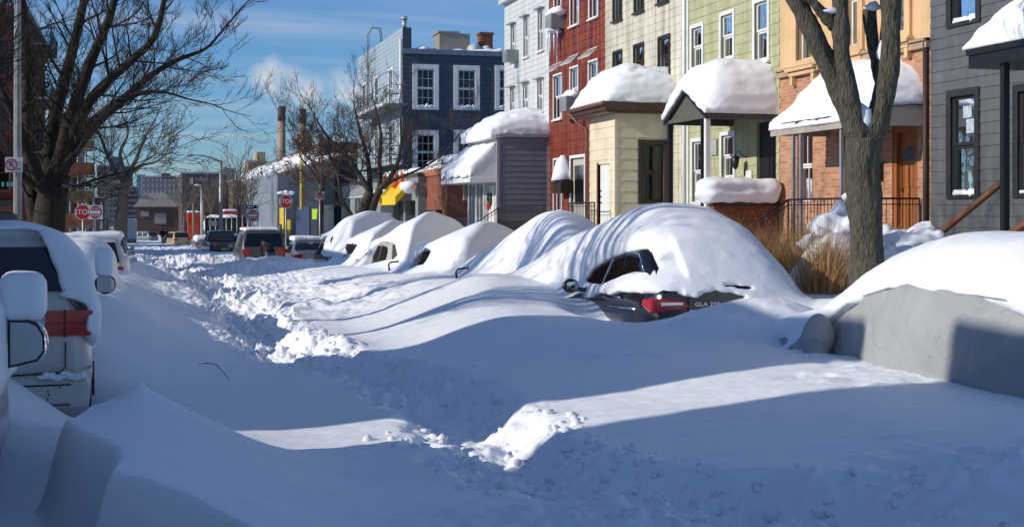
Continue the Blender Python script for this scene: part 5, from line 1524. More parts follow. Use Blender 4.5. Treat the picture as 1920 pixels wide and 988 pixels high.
ACM = pm('air conditioner case', (.25, .26, .27), rough=.5, var=.2)
def air_con(root, px, py, X=FX, w=.6, hgt=.42, snow=.2, tilt=.0):
    p = on_x(px, py, X - .2); F = facade(X); m = MB()
    m.box(F, p.y - w / 2, p.y + w / 2, -.05, .5, p.z - hgt / 2, p.z + hgt / 2)
    for k in range(7): m.box(F, p.y - w / 2 + .05, p.y + w / 2 - .05, .5, .508, p.z - hgt / 2 + .05 + k * .045, p.z - hgt / 2 + .07 + k * .045)
    ac = build('air_conditioner', m, ACM, root, bevel=.01)
    if snow:
        m = MB()
        for k in range(5): m.blob(F.p(p.y - w * .35 + k * w * .175, .22, p.z + hgt / 2 + snow * .35), snow, (1, 1.5, .7), .2, k, 2)
        build('unit_snow', m, SNOW, ac)
    return ac, p
ac, p = air_con(rh, 1043, 42, snow=.24, w=.7, hgt=.5)
m = MB(); rr = random.Random(2)
for k in range(8):
    u, n_ = p.y + rr.uniform(-.35, .3), rr.uniform(.1, .5); ln = rr.choice((.25, .4, .9, 1.5))
    m.tube([F0.p(u, n_, p.z - .2), F0.p(u, n_, p.z - .25 - ln * .4), F0.p(u, n_ + .01, p.z - .25 - ln)], [.05, .03, .004], 6)
m.blob(F0.p(p.y, .3, p.z - .3), .2, (1.6, 1.2, .7), .25, 3, 2)
build('icicle', m, ICE, ac)
air_con(rh, 1071, 196, snow=.2, w=.75, hgt=.5)
p = on_x(1050, 345, FX - .3); m = MB(); m.box(F0, p.y - .45, p.y + .45, .02, .42, p.z - .32, p.z + .12)
wb_ = build('window_box', m, BROWN, rh)
m = MB(); m.tube([F0.p(p.y, .2, p.z + .1), F0.p(p.y + .03, .2, p.z + .4), F0.p(p.y, .2, p.z + .75), F0.p(p.y - .03, .2, p.z + .98)], [.42, .34, .24, .08], 12); build('box_snow', m, SNOW, wb_)
m = MB(); m.tube([F0.p(y0 + 2.6, .03, TOP), F0.p(y0 + 2.62, .04, 8), F0.p(y0 + 2.5, .03, 5.2)], .012, 4); build('cable', m, pm('pink cable', (.5, .3, .25)), rh)
p = on_x(1085, 221, FX - .2); m = MB(); m.tube([F0.p(p.y, 0, p.z), F0.p(p.y, .35, p.z + .05)], .04, 6); m.blob(F0.p(p.y, .4, p.z - .05), .14, (1, 1, 1.1), 0, 1, 2); build('security_lamp', m, BLACK, rh)
railing(rh, (12.3, y1 - .4, 1.35), (12.3, y0 + .2, 1.35), h=.95, curl=True)
railing(rh, (12.3, y1 - .4, 1.35), (11.2, y1 + .3, .5), h=.95)
m = MB(); m.bx(12.2, FX - .02, y0 + .1, y1 - .3, -.3, 1.38); build('stoop', m, pm('concrete', (.3, .29, .28), var=.2), rh)
shell(rh, y0, y1, -.5, TOP, 9, ROOFM, RED)

# pale house with the grey porch in front of it
PALE = pm('pale grey boards', (.60, .62, .62), rough=.6, var=.1, vs=1.5, streak=.14)
SLATE = pm('slate grey boards', (.165, .17, .205), rough=.6, var=.15, vs=2)
ph = thing('row_house', 'pale grey clapboard house behind a slate grey porch under a quilt of snow', 'house', (FX, (lots[4] + lots[5]) / 2, 0))
y0, y1 = lots[4], lots[5]
hs = [hole(959, 967, 50, 114), hole(983, 992, 36, 106), hole(1010, 1020, 22, 94), hole(958, 966, 168, 220), hole(982, 992, 160, 214), hole(1009, 1019, 153, 208)]
wall(ph, F0, y0, y1, -.5, TOP, hs, PALE, course=.2, lap=.014)
for i, h in enumerate(hs):
    w = window(ph, F0, *h, WHITE, cw=.06, proud=.05, sash=WHITE, sw=.045, mun=(1, 0), cover=BLIND, cov=.5, sill=True)
    m = MB(); a, b, zt = h[0] - .1, h[1] + .1, h[3] + .06
    m.box(F0, a, b, 0, .22, zt + .02, zt + .06); build('window_hood', m, GALV, w)
air_con(ph, 960, 106, snow=0, w=.6, hgt=.45)
m = MB(); m.box(F0, y0 - .02, y1 + .02, -.02, .25, TOP - .02, TOP + .14); build('cornice', m, PALE, ph)
m = MB(); m.bx(FX + .02, FX + .5, y1 + .001, y1 + .06, -.5, TOP); build('corner_board', m, WHITE, ph)
snow_slab(ph, FX - .2, FX + 2.5, y0, y1 + .05, TOP + .14, .34, r=.16, vox=.12, name='roof_snow')
SX0 = 12.4; sy0 = y0 + .05; sy1 = 50.3; sz1 = 4.82
FS, FSe = facade(SX0), endwall(sy0)
wall(ph, FSe, SX0, FX - .02, -.3, sz1, [], SLATE, course=.2, lap=.016, name='porch_wall')
m = MB(); m.bx(SX0 - .05, SX0 + .05, sy0 - .03, sy0 + .07, -.3, sz1); m.bx(SX0 - .1, FX - .01, sy0 - .1, sy0 + .03, sz1, sz1 + .12); m.bx(FX - .08, FX - .02, sy0 - .025, sy0 + .0, -.3, sz1 - .01); build('corner_board', m, pm('grey trim', (.3, .29, .31)), ph)
yw0, yw1 = on_x(925, 380, SX0).y, on_x(862, 380, SX0).y
hw_ = [[sy0 + 1.9, sy0 + 2.9, 1.3, 3.2], [sy0 + 3.1, sy0 + 4.1, 1.3, 3.2], [sy0 + .5, sy0 + 1.5, .8, 3.1]]
wall(ph, FS, sy0, sy1, -.3, sz1, hw_, pm('white stone front', (.5, .5, .48), var=.3, vs=5, bump=.4), name='porch_front')
for h in hw_[:2]: window(ph, FS, *h, WHITE, cw=.12, proud=.06, sash=WHITE, sw=.06, mid=False, mun=(1, 0), cover=CURT, cov=1.0, sill=True)
h = hw_[2]; m = MB(); m.box(FS, h[0], h[1], -.1, -.05, h[2], h[3]); dr = build('door', m, WHITE, ph)
m = MB(); wc = FS.p((h[0] + h[1]) / 2 + .2, -.0, 2.6); rr = random.Random(4)
ring = [wc + Vector((0, math.cos(t) * .2, math.sin(t) * .2)) for t in np.linspace(0, 2 * PI, 19)]
m.tube(ring, .055, 6, 0); m.blob(wc + Vector((-.05, 0, -.18)), .08, (1, 1.3, 1), .2, 1, 2, 1); m.blob(wc + Vector((-.05, .02, -.32)), .06, (1, .8, 1.6), .2, 2, 2, 1)
build('door_wreath', m, [pm('wreath green', (.02, .05, .02)), pm('red bow', (.45, .02, .02))], ph)
m = MB(); m.bx(SX0 - .15, FX - .01, sy0 - .05, sy1 + .05, sz1 - .002, sz1 + .1); prf = build('porch_roof', m, pm('grey trim', (.3, .29, .31)), ph)
# projecting pent roof below
az0, az1 = 3.35, 4.55
m = MB(); m.prism([(SX0 - .95, sy0 + .15, az0), (SX0 - .0, sy0 + .15, az1), (SX0 - .0, sy0 + .15, az0)], (0, sy1 - sy0 - .3 + .4, 0))
m.bx(SX0 - 1.0, SX0 - .02, sy0 + .1, sy1 + .3, az0 - .14, az0 - .004)
pent = build('pent_roof', m, WHITE, ph)
def drape(X, Y, Z, x0, x1, ya, yb, zlow, zhigh, th, seed):
    u = np.clip((X - x0) / (x1 - x0), -.1, 1.1)
    base = zlow + (zhigh - zlow) * u
    fl = .06 * np.sin(Y * 5.1 + seed) * (1 - u) + .08 * fbm2(Y * 2.3 + seed, u * .6, 3)
    d = np.maximum(np.abs(Z - base - th * .45) - th * .55 - fl, np.maximum(x0 - X, X - x1))
    return smax(d * .7, np.maximum(ya - Y, Y - yb), .12) + .02 * vn3(X * 4 + 0 * Z, Y * 4 + 0 * Z, Z * 4 + 0 * X)
snow_field('pent_snow', lambda X, Y, Z: drape(X, Y, Z, SX0 - 1.02, SX0 - .02, sy0 + .12, sy1 + .3, az0 + .05, az1 - .2, .34, 1.), (SX0 - 1.4, sy0 - .2, az0 - .3), (SX0 + .2, sy1 + .7, az1 + .6), .06, pent, SNOW)
def quilt(X, Y, Z):
    yc, ya = (sy0 + sy1) / 2, (sy1 - sy0) / 2 + .08
    v = (Y - yc) / ya; b = sz1 + .1
    u = np.clip((SX0 + 1.0 - X) / 1.25, 0, 1)
    h = b + .18 + .82 * np.clip(1 - np.abs(v) ** 5, 0, 1) ** .6 * (1 - .9 * u ** 1.8) + .10 * fbm2(X * 1.3, Y * 1.1, 3) + .04 * np.sin(Y * 4.3)
    d = np.maximum((Z - h) * .7, np.maximum((np.abs(v) - 1) * ya, SX0 - .3 - X))
    return smax(d + lamin(X, Y, Z), b - .03 - .12 * u - Z, .04) + .02 * vn3(X * 4 + 0 * Z, Y * 4 + 0 * Z, Z * 4 + 0 * X)
snow_field('porch_snow', quilt, (SX0 - .6, sy0 - .4, sz1 - .4), (FX + .05, sy1 + .4, sz1 + 1.5), .06, prf, SNOW)
railing(ph, (11.3, sy0 + .2, .9), (11.3, sy0 + 2.0, .9), h=1.0)
p = on_x(852, 357, SX0); m = MB(); m.bx(SX0 - .15, SX0 + .05, sy1 + .0, sy1 + .2, 2.6, 3.2); build('wall_lamp', m, pm('lamp glass', (.35, .33, .25)), ph)
shell(ph, y0, y1, -.5, TOP, 5.0, ROOFM, PALE, snow=False)

# low brick garage
GBRICK = brick_mat('garage brick', (.20, .05, .025), (.30, .09, .045), (.16, .11, .09))
gg = thing('brick_garage', 'low red brick garage with tiled coping between porch and shop', 'garage', (13, 58, 0))
gx = 12.9; gy0, gy1 = on_x(838, 400, gx).y, on_x(788, 400, gx).y; gtop = on_x(812, 326, gx).z
FG, FGe = facade(gx), endwall(gy0)
gh_ = [[gy0 + .9, gy0 + 2.3, -.2, 2.25], [gy0 + 2.8, gy0 + 4.2, -.2, 2.25]]
wall(gg, FG, gy0, gy1, -.8, gtop, gh_, GBRICK, rev=.3)
wall(gg, FGe, gx, gx + 7, -.8, gtop, [], GBRICK, name='side_wall')
for h in gh_:
    m = MB(); m.box(FG, h[0], h[1], -.32, -.28, h[2], h[3]); build('garage_door', m, BROWN, gg)
m = MB()
n = 26
for k in range(n): y = gy0 + (gy1 - gy0) * (k + .5) / n; m.tube([(gx - .12, y, gtop + .0), (gx + .28, y, gtop + .18)], .12, 8)
build('coping_tiles', m, pm('terracotta', (.45, .17, .07), var=.3), gg)
m = MB(); m.bx(gx + .1, gx + 7, gy0 + .1, gy1 - .1, gtop - .1, gtop + .02); rf = build('roof', m, ROOFM, gg)
def gsn(X, Y, Z):
    return rbox(X, Y, Z, (gx + 2.0, (gy0 + gy1) / 2 - .3, gtop + .25), (1.9, (gy1 - gy0) / 2 - .1, .42), .35) + .3 * fbm2(X * .9, Y * .9, 3)
snow_field('roof_snow', gsn, (gx - .3, gy0 - .3, gtop), (gx + 4.2, gy1 + .2, gtop + 1.3), .09, rf, SNOW)

# blue house on the corner
BLUE_SHADED = pm('shaded blue boards', (.045, .068, .10), rough=.6, var=.12, vs=1.4)  # blue boards darkened, the end wall's shade put into the colour
BLUE_LIT = pm('sunlit blue boards', (.33, .41, .47), rough=.6, var=.1, vs=1.4, streak=.1)  # same boards made paler, the street wall's sunlight put into the colour
bh = thing('corner_house', 'blue clapboard corner house with white window frames and rooftop chimneys', 'house', (FX, 78, 0))
bY0 = on_x(755, 100, FX).y; bY1 = on_x(671, 100, FX).y; bT = on_x(755, 72, FX).z; bP = on_x(747, 57, FX).z
FBl, FBe2 = facade(FX), endwall(bY0)
bxe = on_y(962, 200, bY0).x + 2.5
def hy(px0, px1, py0, py1, Y): return [on_y(px0, py0, Y).x, on_y(px1, py0, Y).x, on_y((px0 + px1) / 2, py1, Y).z, on_y((px0 + px1) / 2, py0, Y).z]
he = [hy(782, 814, 130, 201, bY0), hy(859, 891, 132, 202, bY0), hy(936, 962, 132, 202, bY0), hy(782, 814, 253, 318, bY0), hy(859, 891, 253, 318, bY0)]
eT = on_y(850, 104, bY0).z
wall(bh, FBe2, FX, bxe, -1, eT, he, BLUE_SHADED, course=.26, lap=.018, name='wall')
for h in he: window(bh, FBe2, *h, WHITE, cw=.26, proud=.07, sash=WHITE, sw=.06, mun=(2, 1), cover=CURT, cov=.9, sill=False, snow=1.4)
m = MB(); m.bx(FX - .05, bxe, bY0 - .12, bY0 + .1, eT, eT + .28); build('cornice', m, pm('blue grey trim', (.16, .2, .25)), bh)
hf_ = [[bY0 + (bY1 - bY0) * a - .55, bY0 + (bY1 - bY0) * a + .55, z, z + 2.1] for a in (.22, .52, .82) for z in (5.0, 8.3)]
m_fw = wall(bh, FBl, bY0, bY1, -1, bP, hf_, BLUE_LIT, course=.26, lap=.018, name='street_wall')
for h in hf_: window(bh, FBl, *h, WHITE, cw=.16, proud=.06, sash=WHITE, sw=.05, cover=BLIND, cov=.5, sill=True)
m = MB(); m.bx(FX + .005, FX + .5, bY0 + .002, bY0 + .5, eT, bP); m.bx(FX + .02, FX + .3, bY0 + .5, bY1, eT - .2, bP - .02); build('parapet', m, BLUE_SHADED, bh)
m = MB(); m.bx(FX + .3, bxe, bY0 + .12, bY1, eT - .1, eT + .1); m.bx(bxe - .15, bxe - .01, bY0 + .1, bY1, -1, eT - .12); m.bx(FX + .05, bxe, bY1 - .2, bY1 - .02, -1, eT - .12); rf = build('roof', m, ROOFM, bh)
snow_slab(rf, FX + .4, bxe - .1, bY0 + .1, bY0 + 4, eT + .05, .34, r=.2, wob=.25, vox=.12, name='roof_snow')
Yc = bY0 + 2.5
a, b = on_y(824, 106, Yc), on_y(881, 62, Yc)
m = MB(); m.bx(a.x, b.x, Yc, Yc + 1.6, eT, b.z - .06); m.bx(a.x - .08, a.x + 1.2, Yc - .06, Yc + 1.66, b.z - .06, b.z + .04); ck = build('chimney', m, pm('tan render', (.30, .27, .22), var=.12), rf)
a, b = on_y(905, 84, Yc), on_y(928, 64, Yc)
m = MB(); m.bx(a.x, b.x, Yc + .5, Yc + 1.2, eT, b.z); m.bx(a.x - .06, b.x + .06, Yc + .44, Yc + 1.26, b.z, b.z + .14); build('chimney', m, GBRICK, rf)
m = MB(); a = on_y(740, 55, bY0 + 1); m.tube([(FX + .15, bY0 + .3, bP - .1), (FX + .15, bY0 + .3, bP + .45)], .13, 10); m.tube([(FX + .15, bY0 + .3, bP + .45), (FX + .15, bY0 + .3, bP + .62)], .19, 10); build('vent_pipe', m, GALV, rf)
for (pa, pb, k) in ((881, 893, .4), (898, 935, .3)):
    a, b = on_y(pa, 100, Yc), on_y(pb, 84, Yc); m = MB()
    for q in range(5): m.blob((a.x + (b.x - a.x) * q / 4, Yc - .4, eT + .35 + .2 * math.sin(q * 1.7)), k + .1, (1, .8, .7), .2, q, 2)
    build('roof_vent', m, pm('pale vent', (.5, .52, .54), var=.3), rf)
m = MB(); m.tube([(FX - .1, bY0 + .12, bT), (FX - .1, bY0 + .12, .5)], .07, 8); build('downpipe', m, WHITE, bh)
# fire escape
m = MB(); f0, f1 = on_x(735, 215, FX - 1.0).y, on_x(668, 215, FX - 1.0).y
for z in (4.75, 8.05):
    m.bx(FX - 1.15, FX - .03, f0, f1, z - .05, z)
    for zz2 in (.5, 1.0): m.tube([(FX - .05, f0, z + zz2), (FX - 1.15, f0, z + zz2), (FX - 1.15, f1, z + zz2), (FX - .05, f1, z + zz2)], .025, 4)
    for k in range(15): y = f0 + (f1 - f0) * k / 14; m.tube([(FX - 1.15, y, z), (FX - 1.15, y, z + 1.0)], .012, 3)
for k in range(12): t = k / 11; m.bx(FX - 1.0, FX - .5, f0 + 1 + 3 * t, f0 + 1.3 + 3 * t, 4.75 + 3.3 * t, 4.79 + 3.3 * t)
fy = on_x(693, 100, FX - .4).y
for dy in (0, .5):
    m.tube([(FX - .45, fy + dy, 8.0), (FX - .45, fy + dy, bP + .7), (FX - .2, fy + dy, bP + 1.15), (FX + .3, fy + dy, bP + 1.1), (FX + .4, fy + dy, bP + .2)], .03, 5)
for k in range(16): z = 8.2 + k * .3; m.tube([(FX - .45, fy, z), (FX - .45, fy + .5, z)], .016, 4)
fe = build('fire_escape', m, pm('grey iron', (.16, .18, .2)), bh)
snow_slab(fe, FX - 1.2, FX - .05, f0 + 2, f1, 8.05, .22, r=.1, vox=.09, name='landing_snow')

# grey shop with the yellow awning in front of the corner house
sh = thing('shop', 'low grey shop front with a yellow awning topped by orange cones', 'shop', (12.6, 68, 0))
shx = 12.5; s0, s1 = on_x(784, 380, shx).y, on_x(640, 380, shx).y
shT = on_x(760, 334, shx).z
SHG = pm('shop grey paint', (.22, .24, .25), rough=.6, var=.15)
FSh = facade(shx)
sw_ = on_x(690, 380, shx).y
holes = [[s0 + .6, s0 + 3.0, -.6, 2.7], [s0 + 3.5, s0 + 6.2, -.6, 2.7], [sw_ + .6, sw_ + 4.4, .1, 3.0], [sw_ + 5, sw_ + 8.5, -.6, 3.0]]
wall(sh, FSh, s0, s1, -1, shT, holes, SHG, rev=.3)
wall(sh, endwall(s0), shx, FX + 3, -1, shT, [], SHG, name='side_wall')
for h in holes[:2]:
    m = MB(); m.box(FSh, h[0], h[1], -.32, -.28, h[2], h[3]); m.box(FSh, h[0] + .1, (h[0] + h[1]) / 2, -.28, -.25, h[2], h[3] - .3); build('shop_door', m, [pm('dark shop panel', (.03, .028, .026))], sh)
for h in holes[2:]: window(sh, FSh, *h, pm('pale frame', (.45, .47, .46)), cw=.1, proud=.05, mid=True, mun=(2, 0), sill=False, rev=.2)
m = MB(); m.bx(shx - .05, FX - .02, s0 - .05, s1, shT, shT + .15); rf = build('roof', m, ROOFM, sh)
snow_slab(rf, shx, FX - .1, s0, s0 + 9, shT + .12, .3, r=.14, wob=.15, vox=.1, name='roof_snow')
YEL = pm('yellow awning cloth', (.80, .50, .015), rough=.7, var=.12)
ya0, ya1 = on_x(741, 380, shx - .8).y, on_x(686, 380, shx - .8).y
az = on_x(741, 384, shx - .8).z
at_ = on_x(741, 369, shx - .8).z
m = MB(); m.poly([(shx - .8, ya0, at_), (shx - .8, ya1, at_), (shx - .02, ya1, at_ + .75), (shx - .02, ya0, at_ + .75)]); m.poly([(shx - .8, ya0, az), (shx - .8, ya1, az), (shx - .8, ya1, at_), (shx - .8, ya0, at_)])
m.poly([(shx - .8, ya0, az), (shx - .8, ya0, at_), (shx - .02, ya0, at_ + .75), (shx - .02, ya0, at_ + .5)])
aw = build('awning', m, YEL, sh)
text('awning_lettering', 'W', .55, BLACK, aw, Vector((shx - .81, (ya0 + ya1) / 2 - .3, (az + at_) / 2)), (0, -1, 0), (0, 0, 1), sx=1.6)
text('awning_lettering', 'M', .5, BLACK, aw, Vector((shx - .81, ya1 - 1.6, (az + at_) / 2)), (0, -1, 0), (0, 0, 1), sx=1.4)
m = MB()
for k in range(3): m.blob((shx - .6 + .1 * k, ya1 - 2.5 - k * .3, at_ + .35), .2, (1, 1.6, .6), .2, k, 2)
build('awning_snow', m, SNOW, aw)
ORANGE = pm('orange plastic', (.8, .13, .01), rough=.5, var=.1)
for k, (px, py) in enumerate(((722, 362), (742, 360), (753, 358))):
    p = on_x(px, py, shx - .3)
    c = thing('traffic_cone', 'orange traffic cone lying among snow on the yellow awning', 'traffic cone', (p.x, p.y, at_ + .50), 0, 'traffic cones on the shop awning')
    m = MB(); m.tube([(0, 0, .02), (0, 0, .75)], [.2, .03], 12); m.bx(-.24, .24, -.24, .24, -.02, .02); build('cone_body', m, ORANGE, c, local=True)
    m = MB(); m.tube([(0, 0, .32), (0, 0, .5)], [.128, .088], 12); build('reflective_band', m, WHITE, c, local=True)
m = MB(); p = on_x(766, 350, shx - .4); m.blob(p, .42, (1, 1.1, .8), .1, 2, 2); build('snow_lump', m, SNOW, sh)
# ------------------------------------------------------------------ trees
BARK = bark_mat('dark bark', (.045, .036, .028))
BARKN = bark_mat('mottled grey bark', (.09, .082, .062), sc=26, bump=1.0, var=.6)
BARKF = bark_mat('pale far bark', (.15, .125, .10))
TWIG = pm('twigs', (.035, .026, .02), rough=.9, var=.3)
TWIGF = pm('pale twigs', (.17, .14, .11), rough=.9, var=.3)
def grow(mb, rr, p, d, ln, r, lev, spread=.5, up=.12, minr=.004, curv=.10, dens=1.0):
    """one bough and, recursively, the shoots it carries"""
    n = 5 if lev > 1 else 4
    pts, rad, q, dd = [Vector(p)], [r], Vector(p), Vector(d).normalized()
    for i in range(n):
        dd = (dd + Vector((rr.gauss(0, curv), rr.gauss(0, curv), rr.gauss(0, curv) + up * .35))).normalized()
        q = q + dd * (ln / n)
        pts.append(q.copy()); rad.append(max(minr * .6, r * (1 - .72 * (i + 1) / n)))
    mb.tube(pts, rad, 6 if r > .03 else 4 if r > .012 else 3, cap=False)
    if lev <= 0: return
    k = max(2, int(round((4 if lev > 1 else 5) * dens)))
    for j in range(k):
        t = .25 + .75 * (j + rr.random()) / k
        i = min(n - 1, int(t * n)); f = t * n - i
        a = pts[i].lerp(pts[i + 1], f); ax = (pts[i + 1] - pts[i]).normalized()
        o = ax.orthogonal(); o.rotate(Quaternion(ax, rr.uniform(0, 2 * PI)))
        nd = (ax + o * spread * rr.uniform(.7, 1.5) + Vector((0, 0, up))).normalized()
        grow(mb, rr, a, nd, ln * rr.uniform(.42, .68), max(minr, r * (1 - .6 * t) * .62), lev - 1, spread, up, minr, curv, dens)
def smooth_pts(P, n=4):
    P = [Vector(p) for p in P]; out = []
    for i in range(len(P) - 1):
        a, b, c, d = P[max(0, i - 1)], P[i], P[i + 1], P[min(len(P) - 1, i + 2)]
        for k in range(n):
            t = k / n
            out.append(.5 * ((2 * b) + (c - a) * t + (2 * a - 5 * b + 4 * c - d) * t * t + (3 * b - a - 3 * c + d) * t ** 3))
    return out + [P[-1]]
def tree(label, base, limbs, seed, bark=BARK, twig=TWIG, lev=2, shoot=1.0, per=7, group=None, minr=.006, spread=.55, up=.15, name='bare_tree', leaves=0, start=.2):
    """limbs: lists of points with a start and end radius; each carries random shoots"""
    root = thing(name, label, 'tree', base, 0, group)
    rr = random.Random(seed)
    tm, cm = MB(), MB()
    ends = []
    for pts, r0, r1, bare in limbs:
        P = smooth_pts(pts); N = len(P)
        R = [r0 + (r1 - r0) * (i / (N - 1)) for i in range(N)]
        (tm if r0 > .11 or bare else cm).tube(P, R, 12 if r0 > .1 else 7)
        if bare: continue
        L_ = sum((P[i + 1] - P[i]).length for i in range(N - 1))
        k = int(per * max(1, L_ / 3))
        for j in range(k):
            t = start + (1 - start) * (j + rr.random()) / k; i = min(N - 2, int(t * (N - 1)))
            a = P[i]; ax = (P[i + 1] - P[i]).normalized(); o = ax.orthogonal(); o.rotate(Quaternion(ax, rr.uniform(0, 2 * PI)))
            grow(cm, rr, a, ax * .7 + o * rr.uniform(.5, 1.1) + Vector((0, 0, up)), shoot * rr.uniform(.6, 1.4) * (1.15 - .4 * t), max(minr, min(R[i] * .30, .055)), lev, spread, up, minr)
        grow(cm, rr, P[-1], P[-1] - P[-2], shoot * 1.2, r1, lev, spread, up, minr)
    build('trunk', tm, bark, root)
    build('crown', cm, twig, root)
    if leaves:
        lm = MB(); V = [v for v in cm.v]
        for k in range(leaves):
            v = Vector(V[rr.randrange(len(V))]); s = rr.uniform(.05, .13)
            if v.z > base[2] + leaves_top: continue
            a = Vector((rr.gauss(0, 1), rr.gauss(0, 1), rr.gauss(0, 1))).normalized(); b = a.orthogonal().normalized()
            lm.poly([v, v + a * s + b * s * .5, v + a * s * 2 + Vector((0, 0, -s * .4)), v + a * s - b * s * .5])
        build('leaves', lm, pm('dry brown leaves', (.22, .09, .03), rough=.8, var=.5, vs=6), root)
    return root
leaves_top = 20
# the wide old tree on the west pavement
D = 48.0
def TP(px, py, dz=0.0): return at_depth(px, py, D + dz)
b0 = TP(90, 445); b0 = Vector((b0.x, b0.y, gz(b0.y)))
limbs = [([b0, TP(92, 415), TP(98, 370), TP(108, 325)], .62, .48, True),
         ([TP(72, 440), TP(60, 380), TP(54, 290, 1), TP(52, 150, 1), TP(40, 0, 1), TP(36, -90, 1)], .27, .15, False),
         ([TP(98, 370), TP(92, 290, 1), TP(108, 200, 1), TP(135, 100, 1), TP(158, 0, 1), TP(175, -90, 1)], .31, .10, False),
         ([TP(106, 330), TP(122, 270), TP(142, 195), TP(172, 110), TP(205, 35), TP(222, -30)], .34, .10, False),
         ([TP(112, 320), TP(135, 262), TP(165, 195, -1), TP(205, 150, -1), TP(245, 115, -1), TP(288, 72, -1), TP(306, 10, -1), TP(314, -50, -1)], .24, .07, False),
         ([TP(112, 325), TP(140, 268, 1), TP(190, 215, 1), TP(240, 178, 1), TP(285, 140, 1), TP(335, 112, 1), TP(385, 92, 1), TP(415, 60, 1)], .21, .035, False),
         ([TP(112, 330), TP(130, 300, -1), TP(165, 252, -1), TP(205, 212, -1), TP(250, 180, -1), TP(300, 172, -1), TP(352, 186, -1)], .21, .03, False),
         ([TP(92, 380), TP(60, 300, -1), TP(18, 200, -2), TP(-40, 90, -2)], .26, .08, False),
         ([TP(100, 375), TP(50, 335, -2), TP(-5, 285, -3), TP(-70, 255, -3)], .14, .04, False),
         ([TP(112, 345), TP(140, 350, -2), TP(185, 335, -4), TP(235, 322, -5)], .09, .02, False)]
tree('huge dark many-limbed bare tree leaning over the west pavement', b0, limbs, 11, lev=3, shoot=1.9, per=6, minr=.008, up=.14, spread=.45)
# street trees on the west pavement nearer than the picture's edge, whose boughs shade the drifts
for k, (y, sd_, lean) in enumerate(((17.8, 3, .2), (20.9, 5, -.2), (24.9, 8, .3), (31.0, 9, -.1))):
    b = Vector((-3.6, y, .5)); rr = random.Random(sd_); L = [([b, b + Vector((.05, .1, 1.6)), b + Vector((0, .1 + lean * .3, 3.0))], .19, .14, True)]
    for q in range(10):
        a = q * 2 * PI / 10 + rr.uniform(-.3, .3); e = rr.uniform(.45, .9)
        o = Vector((math.cos(a) * .8, math.sin(a) * .9, 0))
        L.append(([b + Vector((0, .1, 2.6 + .05 * q)), b + o * .5 * e + Vector((0, 0, 4.3)), b + o * 1.3 * e + Vector((0, 0, 6.2)), b + o * 2.2 * e + Vector((0, 0, 8.4))], .085, .03, False))
    tree('bare street tree on the west pavement with steep slender boughs', b, L, sd_, lev=2, shoot=1.2, per=5, minr=.008, group='street trees along the west pavement', up=.25)
# the near tree in front of the orange house
D = 17.1
bn = Vector((TP(1627, 500).x, TP(1627, 500).y, .4))
limbs = [([bn, TP(1628, 520), TP(1625, 440), TP(1621, 380), TP(1618, 320), TP(1619, 262)], .205, .235, True),
         ([TP(1619, 285), TP(1598, 225), TP(1572, 165), TP(1540, 95), TP(1508, 30), TP(1478, -40), TP(1440, -160)], .165, .10, True),
         ([TP(1606, 240), TP(1585, 150, -.1), TP(1577, 90, -.1), TP(1577, 0, -.1), TP(1570, -140, -.1)], .13, .09, True),
         ([TP(1576, 60), TP(1553, 38, -.1), TP(1532, 12, -.15), TP(1505, -10, -.2), TP(1460, -60, -.2)], .08, .05, True),
         ([TP(1622, 285), TP(1645, 225), TP(1660, 160), TP(1668, 80), TP(1672, 0), TP(1676, -140)], .165, .12, True),
         ([TP(1658, 185), TP(1645, 120, .15), TP(1633, 60, .2), TP(1630, 20, .25)], .09, .085, True),
         ([TP(1478, -40), TP(1460, -140), TP(1400, -260, .5), TP(1370, -380, 1)], .09, .03, False),
         ([TP(1570, -140), TP(1560, -260, -.5), TP(1530, -420, -1)], .09, .03, False),
         ([TP(1676, -140), TP(1700, -260, .4), TP(1720, -420, .8)], .11, .03, False)]
nt = tree('thick-trunked forked tree with snow in its crotch in front of the orange house', bn, limbs, 21, bark=BARKN, lev=2, shoot=1.0, per=4, up=.3, name='street_tree')
for ch_ in nt.children:
    if ch_.name.startswith('trunk'):
        sdv = ch_.modifiers.new('sub', 'SUBSURF'); sdv.subdivision_type = 'SIMPLE'; sdv.levels = 2; sdv.render_levels = 2
        bpy.context.view_layer.update()
        m2 = bpy.data.meshes.new_from_object(ch_.evaluated_get(bpy.context.evaluated_depsgraph_get())); ch_.modifiers.clear(); ch_.data = m2
        co = np.empty(len(m2.vertices) * 3, np.float32); m2.vertices.foreach_get('co', co); co = co.reshape(-1, 3)
        no = np.empty(len(m2.vertices) * 3, np.float32); m2.vertices.foreach_get('normal', no); no = no.reshape(-1, 3)
        w = .05 * vn3(co[:, 0] * 4, co[:, 1] * 4, co[:, 2] * 2.2) + .03 * vn3(co[:, 0] * 11, co[:, 1] * 11, co[:, 2] * 4) + .016 * vn3(co[:, 0] * 34, co[:, 1] * 34, co[:, 2] * 9)
        co = co + no * w[:, None]; m2.vertices.foreach_set('co', co.ravel().astype(np.float32)); m2.update()
m = MB(); m.tube([TP(1621, 252, -.06), TP(1622, 232, -.05), TP(1618, 212, -.02), TP(1608, 196, 0)], [.04, .10, .12, .05], 10); build('crotch_snow', m, SNOW, nt)
for c_, r_b, sc_b in ((TP(1634, 14, .22), .11, (1.1, 1, .6)), (TP(1650, 98, .0), .08, (.6, .7, 1.8)), (TP(1556, 22, -.1), .09, (1.6, 1, .45))):
    m = MB(); m.blob(c_, r_b, sc_b, .15, 3, 2); build('branch_snow', m, SNOW, nt)
